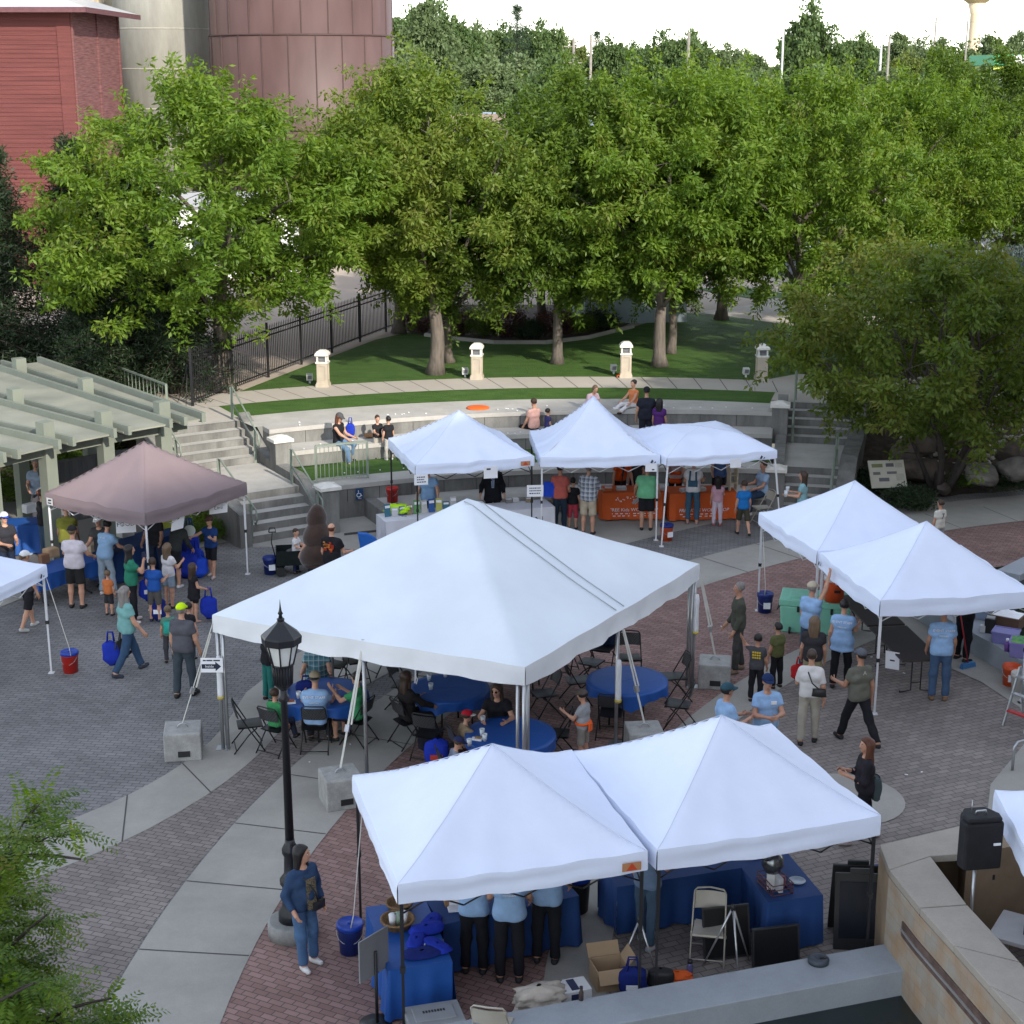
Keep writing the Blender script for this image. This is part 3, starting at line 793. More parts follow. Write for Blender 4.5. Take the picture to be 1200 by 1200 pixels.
# concrete silo
cx = (atd(137, 50, 84)[0] + atd(228, 50, 84)[0]) / 2
m_silo_c = concrete_mat('silo_concrete', (.30, .29, .25), .3, 1.2, .05, True)
t = thing('silo', 'pale weathered concrete silo between the red house and dark silo', 'silo', (cx - .3, 87.2, 1.75))
rS = 2.5
mb = MB(); mb.lathe([(rS, 0), (rS, 26)], n=48); mb.build('wall', m_silo_c, t)
mb = MB()
for k in range(12): mb.lathe([(rS + .004, 1.5 + k * 2), (rS + .012, 1.52 + k * 2), (rS + .012, 1.56 + k * 2), (rS + .004, 1.58 + k * 2)], n=48)
mb.build('lift_lines', concrete_mat('silo_lines', (.36, .34, .28), .3, 2), t)
mb = MB(); mb.lathe([(rS + .1, 26), (0, 27.2)], n=48); mb.build('roof', m_tin, t)
t = thing('silo', 'dark gray silo in the gap between the pale and the maroon silo', 'silo', (atd(238, 40, 95)[0], 97, 1.75))
mb = MB(); mb.lathe([(2.2, 0), (2.2, 26)], n=40); mb.build('wall', M('silo_gray', (.13, .13, .13), .7, .15, 1), t)
mb = MB(); mb.lathe([(2.25, 26), (0, 27)], n=40); mb.build('roof', m_tin, t)
# maroon sheet metal silo
cx = (atd(247, 50, 84)[0] + atd(461.5, 50, 84)[0]) / 2
rM = (atd(461.5, 50, 84)[0] - atd(247, 50, 84)[0]) / 2
t = thing('silo', 'broad maroon sheet metal silo rising behind the trees', 'silo', (cx, 84, 1.75))
m_mar = M('maroon_steel', (.082, .043, .037), .55, .1, .9, stretch=(1, 1, .3), col2=(.105, .060, .053))
m_seam = M('maroon_seam', (.06, .033, .029), .6)
ztop = atd(350, 40, 84 - rM)[2] - 1.75
mb = MB(); mb.lathe([(rM, 0), (rM, ztop), (rM - .06, ztop + .03), (rM - .06, 26)], n=80); mb.build('wall', m_mar, t)
mb = MB()
for lvl, n0, n1 in ((0, ztop - 4.5, ztop), (1, ztop, ztop + 4.4)):
    for k in range(22):
        a = 2 * pi * (k + .5 * lvl) / 22 + .12
        rr = rM + (.006 if lvl == 0 else -.054)
        mb.bar((rr * cos(a), rr * sin(a), n0 + .02), (rr * cos(a), rr * sin(a), n1 - .02), .05, .05)
mb.lathe([(rM + .03, ztop - .05), (rM + .035, ztop), (rM + .0, ztop + .04)], n=80)
mb.lathe([(rM + .02, ztop - 4.55), (rM + .03, ztop - 4.5), (rM, ztop - 4.46)], n=80)
mb.build('seams', m_seam, t)
mb = MB(); mb.lathe([(rM + .1, 26), (0, 28)], n=60); mb.build('roof', m_mar, t)
# low white sheds and trailers seen in glimpses under the trees
m_white = M('shed_white', (.72, .72, .70), .6, .06, 1.5)
def shed(name, label, cat, p, d, rz, mw=m_white, roofm=None, rise=.5, win=3):
    t = thing(name, label, cat, p, rz)
    mb = MB(); mb.box((0, 0, d[2] / 2), d); mb.build('wall', mw, t)
    mb = MB(); hx, hy = d[0] / 2 + .25, d[1] / 2 + .25
    mb.add([(-hx, -hy, d[2] - .05), (hx, -hy, d[2] - .05), (hx, 0, d[2] + rise), (-hx, 0, d[2] + rise), (hx, hy, d[2] - .05), (-hx, hy, d[2] - .05)], [(0, 1, 2, 3), (3, 2, 4, 5), (1, 4, 2), (0, 3, 5)])
    mb.build('roof', roofm or m_tin, t)
    for i in range(win):
        mb = MB(); mb.box((-d[0] / 2 + d[0] * (i + .5) / win, -d[1] / 2 - .01, d[2] * .55), (d[0] * .35 / win * 1.4, .06, d[2] * .32)); mb.build('window', m_glass, t)
    return t
shed('storage_shed', 'white walled storage shed glimpsed through the left tree', 'shed', (atd(235, 290, 74)[0], 77, 1.75), (8, 4, 3.4), .05)
shed('storage_shed', 'low white shed by the gravel lot behind the left tree trunk', 'shed', (atd(345, 320, 84)[0], 86, 1.75), (5, 3, 2.6), -.1)
shed('house', 'small pale blue shed beside the lawn behind the tree trunks', 'shed', (4.6, 62.5, 1.75), (4.0, 3.0, 2.6), .12, M('blue_gray', (.33, .40, .44), .7, .05), M('gray_roof', (.15, .15, .155), .8), .5, 1)

# iron picket fence along the lot
FA, FB = at(226, 476, ZT), at(512, 366, ZT)
m_iron = paint((.012, .012, .014), .45)
t = thing('picket_fence', 'black iron picket fence climbing along the gravel lot', 'fence')
A, B = Vector(FA), Vector(FB)
B = A + (B - A) * 1.25
Ld = (B - A).length; u = (B - A).normalized(); Z = Vector((0, 0, 1))
npk = int(Ld / .125)
mb = MB()
for h in (.18, 1.32, 1.48): mb.bar(A + Z * h, B + Z * h, .035, .04)
mb.build('rail', m_iron, t)
mb = MB()
for i in range(npk):
    p = A + u * (i * .125); mb.box((p.x, p.y, p.z + .86), (.02, .02, 1.5)); mb.box((p.x, p.y, p.z + 1.64), (.02, .02, .07), taper=.1)
o = mb.build('pickets', m_iron, t); o['kind'] = 'stuff'
for i in range(int(Ld / 2.4) + 1):
    p = A + u * (i * 2.4); mb = MB(); mb.box((p.x, p.y, p.z + .87), (.075, .075, 1.74)); mb.build('post', m_iron, t)

# bollard lamps and ground spots on the lawn
m_boll = M('bollard_stucco', (.43, .37, .29), .8, .1, 5, bump=.2)
m_bcap = M('bollard_cap', (.62, .60, .55), .8, .12, 9, bump=.4)
m_louver = M('lamp_louver', (.22, .22, .23), .5)
def bollard(p, rz, label):
    t = thing('bollard_lamp', label, 'lamp', p, rz, 'bollard lamps along the curved walk')
    mb = MB(); mb.box((0, 0, .05), (.40, .40, .10)); mb.box((0, 0, .125), (.36, .36, .05)); mb.build('base', m_boll, t)
    mb = MB(); mb.box((0, 0, .44), (.29, .29, .60)); mb.build('shaft', m_boll, t)
    mb = MB()
    for k in range(4):
        a = k * pi / 2; R = Matrix.Rotation(a, 3, 'Z')
        for c, d in (((-.125, -.155, .44), (.05, .03, .60)), ((.125, -.155, .44), (.05, .03, .60)), ((0, -.155, .70), (.2, .03, .08)), ((0, -.155, .18), (.2, .03, .08))):
            v = R @ Vector(c); mb.box(v, d, a)
    mb.build('panel_frame', m_boll, t)
    mb = MB(); mb.box((0, 0, .765), (.38, .38, .05)); mb.build('collar', m_bcap, t)
    for x, y in ((-1, -1), (1, -1), (1, 1), (-1, 1)): mb = MB(); mb.box((x * .135, y * .135, .885), (.05, .05, .19)); mb.build('cage_post', m_bcap, t)
    mb = MB(); mb.box((0, 0, .885), (.17, .17, .19))
    for k in range(4): mb.box((0, 0, .815 + k * .045), (.25, .25, .012))
    mb.build('louver', m_louver, t)
    mb = MB(); mb.lathe([(.29, .975), (.29, 1.03), (.22, 1.10), (.13, 1.145), (.0, 1.16)], n=4, a0=pi / 4, sm=False); mb.build('cap', m_bcap, t)
    return t
for px, py, rz, lb in ((379, 453, -.10, 'cream bollard lamp in front of the iron fence, the leftmost'), (559, 444, -.1, 'cream bollard lamp right of the thick tree trunk'), (733, 442, .0, 'cream bollard lamp under the hanging leaves with red flag at its foot'), (892, 445, .05, 'shaded gray bollard lamp near the right steps')):
    bollard(at(px, py, ZT), rz, lb)
m_pvc = M('spot_white', (.6, .6, .57), .5)
for px, py, lb in ((363, 449, 'small white ground spot left of the leftmost bollard'), (545, 442, 'small white ground spot left of the second bollard'), (719, 438, 'small white ground spot beside the red flag'), (874, 442, 'small white ground spot beside the shaded bollard')):
    t = thing('ground_spot', lb, 'light', at(px, py, ZT), .2, 'ground spots on the lawn')
    mb = MB(); mb.box((0, 0, .05), (.05, .05, .1)); mb.build('stake', m_pvc, t)
    mb = MB(); mb.box((0, 0, .2), (.2, .14, .2), tilt=.3); mb.build('housing', m_pvc, t, bevel=.01)
    mb = MB(); mb.box((0, -.074, .2), (.13, .012, .13), tilt=.3); mb.build('lens', m_louver, t)
# crumpled orange flag at the third bollard and a flying disc on the terrace
m_or = cloth((.75, .13, .03))
p = at(724, 441, ZT)
mb = MB(); rg = np.random.default_rng(5)
mb.grid(lambda u, v: (p[0] - .05 + u * .42, p[1] - .3 + v * .3, ZT + .03 + .13 * abs(sin(u * 7 + v * 3)) * sin(pi * u) + .03 * sin(v * 11)), 14, 8)
tag(mb.build('flag', m_or), 'crumpled orange cloth lying at the foot of a bollard', 'cloth')
p = at(560, 478, ZT + .01)
mb = MB(); mb.lathe([(0, .04), (.22, .04), (.32, .025), (.34, .0), (.31, .0), (.0, .02)], p, 28)
tag(mb.build('flying_disc', m_or), 'orange disc lying on the upper terrace behind the white tent', 'disc')

# ---------------------------------------------------------------- pergola
m_perg = M('pergola_paint', (.175, .192, .155), .7, .07, 2, bump=.08)
m_proof = M('pergola_roof', (.215, .222, .18), .8, .14, .9, bump=.1, stretch=(1, 1, 1), col2=(.27, .27, .215))
pg = thing('pergola', 'large gray green pergola with sheeted roof and stub posts, left', 'pergola', (C2[0], C2[1], 0))
def pp(a, r): return (r * sin(radians(a)), r * cos(radians(a)))
rows = [-41.2, -46.75, -52.3, -57.85, -63.4]
PZ = 2.86
for a in rows:
    for r in (16.53, 20.55, 24.57):
        x, y = pp(a, r); mb = MB(); mb.box((x, y, 1.70), (.30, .30, 3.40), rz=-radians(a)); mb.build('post', m_perg, pg)
        # paired front posts stand a little further in
    for s in (-.2, .2):
        d = (sin(radians(a)), cos(radians(a))); n = (d[1] * s, -d[0] * s)
        p = (d[0] * 15.75 + n[0], d[1] * 15.75 + n[1], PZ + .14); q = (d[0] * 26.2 + n[0], d[1] * 26.2 + n[1], PZ + .14)
        mb = MB(); mb.bar(p, q, .09, .22); mb.build('beam', m_perg, pg)
a = -38.5; d = (sin(radians(a)), cos(radians(a)))
mb = MB(); mb.bar((d[0] * 15.85, d[1] * 15.85, PZ + .14), (d[0] * 26.0, d[1] * 26.0, PZ + .14), .11, .24); mb.build('beam', m_perg, pg)
for i, (a0_, a1_) in enumerate([(-41.2 + .5, -38.55)] + [(rows[k + 1] + .5, rows[k] - .5) for k in range(4)]):
    for k in range(5):
        r0 = 15.95 + k * 2.02
        mb = MB(); ring_solid(mb, (0, 0), r0, r0 + 2.005, a0_, a1_, PZ + .05, PZ + .09, 3); mb.build('roof_panel', m_proof, pg)
for r in (16.53, 20.55, 24.57):
    mb = MB(); P_ = arc((0, 0), r, -66, -39, 12)
    for p, q in zip(P_, P_[1:]): mb.bar((*p, PZ - .16), (*q, PZ - .16), .10, .22)
    mb.build('girder', m_perg, pg)
# wall and lamp disk behind the pergola
t = thing('retaining_wall', 'dark boarded retaining wall behind the pergola posts', 'wall')
mb = MB(); P_ = arc(C2, 19.4, -47.5, -39.5, 8)
for p, q in zip(P_, P_[1:]): mb.bar((*p, .8), (*q, .8), .25, 1.6)
mb.build('wall', M('dark_wall', (.10, .10, .105), .9, .3, 3, bump=.4, stretch=(3, 3, .3)), t)

# ---------------------------------------------------------------- street lamp in the foreground
m_blk = paint((.014, .015, .018), .4)
lp = at(344, 1094, 0)
t = thing('street_lamp', 'tall black lantern street lamp in front of the big tent', 'lamp', lp)
mb = MB(); mb.lathe([(.34, 0), (.34, .20), (.31, .22)], n=28); mb.build('footing', concrete_mat('footing', (.27, .265, .25), .3, 5), t)
mb = MB(); mb.lathe([(.19, .22), (.19, .34), (.14, .42), (.125, .72), (.155, .76), (.155, .82), (.095, .9), (.085, 1.15), (.11, 1.2), (.11, 1.26), (.07, 1.34), (.062, 1.4)], n=20); mb.build('base', m_blk, t)
LH = 3.54
mb = MB(); mb.lathe([(.060, 1.38), (.045, LH - .2), (.07, LH - .18), (.07, LH - .12), (.05, LH - .1), (.05, LH)], n=16); mb.build('pole', m_blk, t)
mb = MB(); mb.lathe([(.06, LH - .02), (.115, LH + .04), (.125, LH + .2), (.13, LH + .3), (.145, LH + .32)], n=24)
for k in range(24):
    a = 2 * pi * k / 24; mb.tube((.118 * cos(a), .118 * sin(a), LH + .05), (.134 * cos(a), .134 * sin(a), LH + .3), .008, n=4)
mb.build('socket', m_blk, t)
mb = MB(); mb.lathe([(.135, LH + .32), (.205, LH + .60)], n=8, sm=False); mb.build('lamp_glass', M('frosted_glass', (.62, .63, .60), .35, .04, 3), t)
mb = MB()
for k in range(8):
    a = 2 * pi * k / 8; mb.tube((.14 * cos(a), .14 * sin(a), LH + .31), (.212 * cos(a), .212 * sin(a), LH + .61), .011, n=6)
mb.lathe([(.15, LH + .31), (.15, LH + .33)], n=8)
mb.build('lamp_frame', m_blk, t)
mb = MB(); mb.lathe([(.20, LH + .59), (.255, LH + .61), (.262, LH + .70), (.25, LH + .72), (.07, LH + .87), (.045, LH + .9), (.05, LH + .93), (.02, LH + .95)], n=8, sm=False); mb.build('roof', m_blk, t)
mb = MB(); mb.lathe([(.03, LH + .94), (.02, LH + .98), (.035, LH + 1.0), (.02, LH + 1.03), (.012, LH + 1.08), (.001, LH + 1.19)], n=10); mb.build('finial', m_blk, t)

# ---------------------------------------------------------------- information board
p = at(1042, 590, 0.1)
t = thing('info_board', 'cream information board with small pictures on dark posts', 'sign', (p[0], p[1] + .4, -.22), .12)
mb = MB(); mb.box((0, 0, 1.02), (.98, .05, .78), tilt=-.6); bpan = mb.build('panel', M('board_cream', (.44, .42, .34), .6, .05), t)
for s in (-.3, .3):
    mb = MB(); mb.box((s, .1, .4), (.08, .08, 1.1)); mb.build('post', m_blk, t)
R_ = Matrix.Rotation(-.6, 3, 'X')
for (x, y, w, h, c) in ((-.26, .24, .30, .10, (.16, .17, .07)), (.09, .25, .22, .1, (.10, .10, .11)), (-.3, .02, .2, .08, (.14, .14, .12)), (.12, .03, .27, .07, (.13, .13, .13)), (-.12, -.16, .28, .1, (.11, .11, .12)), (.33, .24, .2, .13, (.36, .34, .28)), (.33, -.1, .22, .2, (.37, .35, .29))):
    v = R_ @ Vector((x, -.029, y)); mb = MB(); mb.box((v.x, v.y, v.z + 1.02), (w, .006, h), tilt=-.6)
    mb.build('picture', paint(c, .6), bpan)
# wheelchair sign on the terrace wall
p = at(405, 581, .62)
aS = -24.9; d = (sin(radians(aS)), cos(radians(aS)))
t = thing('wheelchair_sign', 'small blue wheelchair sign on the concrete terrace wall', 'sign', (C3[0] + d[0] * 18.40, C3[1] + d[1] * 18.40, .62), -radians(aS))
mb = MB(); mb.box((0, 0, 0), (.20, .012, .28)); mb.build('plate', paint((.015, .06, .16), .5), t)
m_w = paint((.75, .75, .75), .5)
mb = MB(); P_ = [(-.02 + .055 * cos(a_), -.012, -.02 + .055 * sin(a_)) for a_ in np.linspace(radians(110), radians(380), 14)]; mb.path(P_, .009, 6)
mb.path([(-.03, -.012, .075), (-.025, -.012, .02), (.03, -.012, .015), (.05, -.012, -.05), (.07, -.012, -.045)], .009, 6); mb.lathe([(0, -.0), (.016, .0), (.016, .008), (0, .008)], (-.032, -.016, .09), 8)
mb.build('symbol', m_w, t)
text_part('VAN', .045, m_w, t, (0, -.009, -.115), (pi / 2, 0, 0))

# ---------------------------------------------------------------- far things: poles, water tower, fuel canopy, houses
m_pole = M('pole_wood', (.22, .20, .17), .8, .15, 3)
m_pmetal = M('pole_white', (.45, .45, .44), .5, .05)
def pole(px, pyt, Y, r, label, m=m_pole, arms=2, pyb=84):
    b = atd(px, pyb, Y); top = atd(px, pyt, Y)
    t = thing('utility_pole', label, 'pole', (b[0], Y, 1.75), random.uniform(-.3, .3), 'poles standing out on the plain')
    mb = MB(); mb.lathe([(r, 0), (r * .7, top[2] - 1.75)], n=8); mb.build('shaft', m, t)
    for k in range(arms):
        mb = MB(); mb.box((0, 0, top[2] - 1.75 - .8 - k * 1.6), (2.0, .09, .1)); mb.build('cross_arm', m, t)
pole(916, -6, 210, .17, 'tall white pole left of the dark round tree on the skyline', m_pmetal, 0)
pole(1031, -8, 200, .17, 'tall white pole right of the dark round tree on the skyline', m_pmetal, 0)
pole(1009, -4, 260, .12, 'thin gray mast between the two white poles', m_pmetal, 0)
pole(806, 38, 115, .15, 'pale wooden pole above the middle tree tops', m_pole, 0)
pole(672, 45, 170, .2, 'utility pole with cross arms above the pale green gap', m_pole, 2)
pole(692, 40, 190, .2, 'utility pole right of the gap in the far trees', m_pole, 1)
pole(1040, 42, 150, .14, 'short wooden pole beside the right white pole', m_pole, 0)
pole(582, -5, 300, .18, 'thin mast rising behind the far left trees', m_pmetal, 0)
pole(544, 8, 320, .16, 'distant thin mast over the far left trees', m_pmetal, 0)
pole(1093, 20, 260, .2, 'lamp pole with cross arm near the water tower', m_pole, 1)
pole(1130, 20, 280, .2, 'lamp pole just left of the water tower', m_pole, 1)
pole(795, -4, 330, .18, 'distant mast above the middle of the skyline', m_pmetal, 0)
wt = atd(1142, 40, 620)
t = thing('water_tower', 'cream water tower on the horizon, its tank cut by the frame', 'water tower', (wt[0], 620, 1.75))
zt = atd(1142, 4, 620)[2] - 1.75
m_cream = M('tower_cream', (.66, .52, .36), .6, .04)
mb = MB(); mb.lathe([(4.2, 0), (2.4, 6), (2.1, zt - 4), (3.2, zt)], n=28); mb.build('column', m_cream, t)
mb = MB(); mb.lathe([(3.2, zt), (6.5, zt + 2.2), (10, zt + 5), (11, zt + 9), (9, zt + 13), (0, zt + 15.5)], n=36); mb.build('tank', m_cream, t)
b = atd(1195, 72, 150)
t = thing('fuel_canopy', 'green and white fuel station canopy at the right edge, far off', 'canopy', (b[0] + 2.5, 150, 1.75))
zc = b[2] - 1.75
mb = MB(); mb.box((0, 0, zc + .1), (12, 8, .9)); mb.build('fascia', paint((.015, .30, .12), .5), t)
mb = MB(); mb.box((-3.6, -4.03, zc + .1), (1.4, .1, .84)); mb.build('panel', m_white, t)
mb = MB(); mb.box((0, -4.03, zc - .6), (12.05, .12, .28)); mb.build('stripe', paint((.55, .6, .08), .5), t)
for x in (-4, 4):
    mb = MB(); mb.box((x, 0, zc / 2), (.4, .4, zc)); mb.build('column', m_white, t)
m_roofs = [M('roof_gray', (.19, .18, .18), .8, .1), M('roof_blue', (.26, .32, .40), .6, .1), M('roof_brown', (.22, .165, .13), .8, .1)]
m_walls = [M('house_white', (.62, .61, .58), .7, .05), M('house_tan', (.45, .38, .29), .7, .05), M('house_pink', (.46, .30, .25), .7, .05)]
def house(px, py, Y, w, h, i, label):
    b = atd(px, py, Y); t = shed('house', label, 'house', (b[0], Y, 1.75), (w, w * .7, h), random.uniform(-.3, .3), m_walls[i % 3], m_roofs[i % 3], h * .45, 4)
    t['group'] = 'houses far beyond the trees'
house(520, 96, 96, 8, 4.2, 0, 'white walled house with gray roof right of the maroon silo')
house(556, 92, 110, 9, 4.6, 2, 'low house with brown roof beyond the white one')
house(628, 90, 150, 10, 4, 1, 'tan house with pale blue roof under the far left trees')
house(690, 88, 160, 10, 4, 0, 'white house behind the pole with cross arms')
house(915, 72, 240, 9, 5, 1, 'large building with pale blue roof left of the dark round tree')
house(960, 86, 180, 12, 4.2, 2, 'brown roofed house below the dark round tree')
house(1085, 80, 200, 12, 4.2, 0, 'white house in the far trees left of the water tower')
house(1188, 86, 140, 6, 3.2, 0, 'white kiosk under the green canopy at the right edge')
# parked cars glimpsed beyond the lawn
def car(p, rz, c, label):
    t = thing('parked_car', label, 'car', p, rz, 'cars parked beyond the lawn')
    m = paint(c, .25)
    mb = MB(); prof = [(-2.2, .35), (-2.25, .75), (-1.5, .92), (-.9, 1.42), (.75, 1.45), (1.35, .98), (2.1, .85), (2.25, .6), (2.2, .35)]
    vs = [(x, y, z) for y in (-.86, .86) for x, z in prof]; n = len(prof)
    mb.add(vs, [tuple(range(n)), tuple(range(2 * n - 1, n - 1, -1))] + [(i, n + i, n + (i + 1) % n, (i + 1) % n) for i in range(n)])
    mb.build('body', m, t, bevel=.06)
    mb = MB()
    for s in (-1, 1): mb.add([(-1.3, s * .875, .98), (-.82, s * .875, 1.36), (.7, s * .875, 1.38), (1.2, s * .875, 1.0)], [(0, 1, 2, 3)])
    mb.add([(-1.47, -.7, .96), (-1.47, .7, .96), (-.97, .66, 1.4), (-.97, -.66, 1.4)], [(0, 1, 2, 3)])
    mb.build('window', m_glass, t)
    for x in (-1.4, 1.4):
        for s in (-.8, .8):
            mb = MB(); vsx = [(x, s - .1, .33), (x, s + .1, .33)]; mb.tube(vsx[0], vsx[1], .33, n=16); mb.build('wheel', m_blk, t)
for p, rz, c, lb in (((10.5, 79, 1.76), .05, (.7, .7, .7), 'white car beyond the curved path, seen under the leaves'), ((16.8, 80.5, 1.76), 0, (.05, .05, .055), 'black car beyond the curved path'), ((22, 79, 1.76), .05, (.5, .52, .54), 'silver car at the far right behind the trees'), ((4.5, 81, 1.76), 0, (.66, .66, .65), 'white car behind the blue shed'), ((29, 84, 1.76), 0, (.7, .7, .7), 'white car right of the drooping tree'), ((34, 82, 1.76), .1, (.2, .05, .05), 'dark red car at the far right')):
    car(p, rz, c, lb)
# ================================================================== TREES
m_bark = M('bark_gray', (.125, .105, .088), .95, .3, 5, bump=.9, bscale=12, stretch=(3, 3, .5), detail=7)
m_bark_d = M('bark_dark', (.055, .045, .038), .95, .3, 5, bump=.9, bscale=12, stretch=(3, 3, .5))
L_maple = leaf_mat('leaf_yellowgreen', [(.060, .122, .010), (.094, .172, .016), (.150, .235, .026), (.138, .142, .030)], .42)
L_green = leaf_mat('leaf_green', [(.050, .098, .011), (.082, .140, .015), (.130, .195, .024)], .40)
L_olive = leaf_mat('leaf_olive', [(.062, .112, .012), (.098, .160, .018), (.150, .205, .026), (.142, .145, .032)], .38)
L_dark = leaf_mat('leaf_conifer', [(.014, .030, .012), (.022, .042, .016), (.034, .055, .020)], .15)
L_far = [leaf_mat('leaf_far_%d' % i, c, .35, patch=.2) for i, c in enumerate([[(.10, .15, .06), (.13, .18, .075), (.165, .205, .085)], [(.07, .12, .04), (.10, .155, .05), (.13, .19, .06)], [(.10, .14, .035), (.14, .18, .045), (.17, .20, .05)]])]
L_blue = leaf_mat('leaf_bluespruce', [(.085, .125, .11), (.12, .165, .15), (.16, .20, .18)], .15)
def leaves(cent, rad, per, ln, wd, rg, droop=.45, wind=(0, 0, 0), flat=.75, shell=.55):
    """leaf faces scattered through clumps; cent (n,3), rad (n,)"""
    n = len(cent); k = n * per
    c = np.repeat(cent, per, 0); r = np.repeat(rad, per)
    d = rg.normal(size=(k, 3)); d /= np.linalg.norm(d, axis=1)[:, None]
    rr = rg.uniform(0, 1, k) ** shell
    d[:, 2] = d[:, 2] * flat
    p = c + d * (r * rr)[:, None]
    dirv = d + rg.normal(size=(k, 3)) * .6 + np.array(wind); dirv[:, 2] -= droop
    dirv /= np.linalg.norm(dirv, axis=1)[:, None]
    nr = rg.normal(size=(k, 3)); nr[:, 2] += .9
    side = np.cross(dirv, nr); side /= np.linalg.norm(side, axis=1)[:, None] + 1e-9
    up = np.cross(side, dirv)
    s = rg.uniform(.65, 1.3, k)[:, None]
    a = p; b = p + dirv * ln * s
    m = p + dirv * ln * .45 * s - up * ln * .06 * s
    V = np.stack([a, m + side * wd * .5 * s, b, m - side * wd * .5 * s], 1).reshape(-1, 3)
    return V
def quads(V): return np.arange(len(V)).reshape(-1, 4)
def limb_pts(a, b, rg, n=6, sag=.0, wob=.12):
    a = np.array(a); b = np.array(b); L = np.linalg.norm(b - a)
    out = []
    o1 = rg.normal(size=3) * wob * L * .5
    for i in range(n + 1):
        t = i / n
        p = a + (b - a) * t + o1 * sin(pi * t) + np.array([0, 0, sag * L * sin(pi * t)])
        out.append(p)
    return out
def tree_data(seed, H, W, fork=.2, trunk_r=.17, nclump=300, per=130, leaf=(.2, .075), low=.28, squash=1.0, leaf_m=None, bark=None, wind=(.25, 0, 0), crad=(.42, .75), lean=(0, 0), top=.55, lumps=9, multi=1, droop=.45):
    """returns (trunk mesh, crown mesh): crown envelope with lobes, clumps of leaves, limbs that reach them"""
    rg = np.random.default_rng(seed)
    z0 = H * low; zc = z0 + (H - z0) * .45
    lob = rg.normal(size=(lumps, 3)); lob /= np.linalg.norm(lob, axis=1)[:, None]; la = rg.uniform(-.22, .30, lumps)
    cent = []; tries = 0
    while len(cent) < nclump and tries < 40000:
        tries += 1
        d = rg.normal(size=3); d /= np.linalg.norm(d)
        f = 1 + sum(la[i] * max(0, d @ lob[i]) ** 6 for i in range(lumps))
        rr = (rg.uniform(.12, 1)) ** .42
        x = d[0] * W / 2 * f * rr; y = d[1] * W / 2 * f * rr
        z = zc + d[2] * ((H - zc) if d[2] > 0 else (zc - z0)) * f * rr * squash
        # narrower towards the top
        tt = max(0, (z - zc) / (H - zc)); sc = 1 - top * tt ** 1.6
        x *= sc; y *= sc
        if z < z0 * .8 + .35 * hypot(x, y) * 0 : continue
        cent.append((x + lean[0] * z / H, y + lean[1] * z / H, z))
    cent = np.array(cent); rad = rg.uniform(*crad, len(cent))
    V = leaves(cent, rad, per, *leaf, rg, wind=wind, droop=droop)
    # wispy shoots that break the outline
    out = cent[np.argsort(-np.linalg.norm((cent - [0, 0, zc]) / [W / 2, W / 2, H - zc], axis=1))[:int(nclump * .45)]]
    sh = []
    for c in out:
        d = (c - np.array([0, 0, zc * .8])); d /= np.linalg.norm(d); d += rg.normal(size=3) * .35
        for k in range(4): sh.append(c + d * (.22 + .15 * k))
    sh = np.array(sh); V2 = leaves(sh, np.full(len(sh), .2), max(6, per // 9), leaf[0], leaf[1], rg, wind=wind, droop=droop)
    crown = np_mesh('crown', np.vstack([V, V2]), quads(np.vstack([V, V2])), leaf_m, smooth=False)
    # wood
    mb = MB(); fz = H * fork
    stems = []
    for s in range(multi):
        if multi == 1: base = np.array([0, 0, 0.]); ft = np.array([lean[0] * .2, lean[1] * .2, fz])
        else:
            a = 2 * pi * s / multi + .4; base = np.array([.22 * cos(a), .22 * sin(a), 0]); ft = base + np.array([cos(a) * fz * .45, sin(a) * fz * .45, fz])
        pts = limb_pts(base, ft, rg, 5, 0, .05)
        tr = trunk_r if multi == 1 else trunk_r * rg.uniform(.6, .9)
        mb.path(pts, [tr * (1.55 if i == 0 else 1.12 - .06 * i) for i in range(6)], 10)
        stems.append((ft, tr))
    nl = 8 if multi == 1 else 3
    limbs = []
    for ft, tr in stems:
        # leader
        tip = np.array([lean[0] + rg.normal() * .3 + ft[0] * .5, lean[1] + rg.normal() * .3 + ft[1] * .5, H * .88])
        pts = limb_pts(ft, tip, rg, 8, 0, .06); mb.path(pts, list(np.linspace(tr * .72, .02, 9)), 8); limbs.append(pts)
        for k in range(nl):
            a = 2 * pi * k / nl + rg.uniform(-.3, .3); zz = rg.uniform(.42, .82) * H
            rr = W / 2 * rg.uniform(.55, .8) * (1 - .5 * max(0, zz / H - .5))
            st = ft + np.array([0, 0, rg.uniform(-.1, .1) * fz]) if k % 2 == 0 else np.array(pts[rg.integers(1, 4)])
            q = limb_pts(st, (cos(a) * rr + ft[0] * .3, sin(a) * rr + ft[1] * .3, zz), rg, 7, .10, .10)
            mb.path(q, list(np.linspace(tr * rg.uniform(.32, .5), .015, 8)), 7); limbs.append(q)
    allp = np.array([p for l in limbs for p in l[2:]])
    for c in cent[::2]:
        dd = allp - c; j = np.argmin((dd ** 2).sum(1) + 2.0 * np.maximum(0, dd[:, 2]))
        if np.linalg.norm(dd[j]) > 1.3: continue
        mb.path(limb_pts(allp[j], c, rg, 3, .06, .15), [.014, .011, .008, .005], 4, cap=False)
    o = mb.build('trunk', bark or m_bark); me = o.data; bpy.data.objects.remove(o)
    return me, crown
def plant(name, label, cat, data, p, rz=0, s=1.0, group=None, sz=None):
    t = thing(name, label, cat, p, rz, group); t.scale = (s, s, sz or s)
    new_obj('trunk', data[0], t); new_obj('crown', data[1], t)
    return t
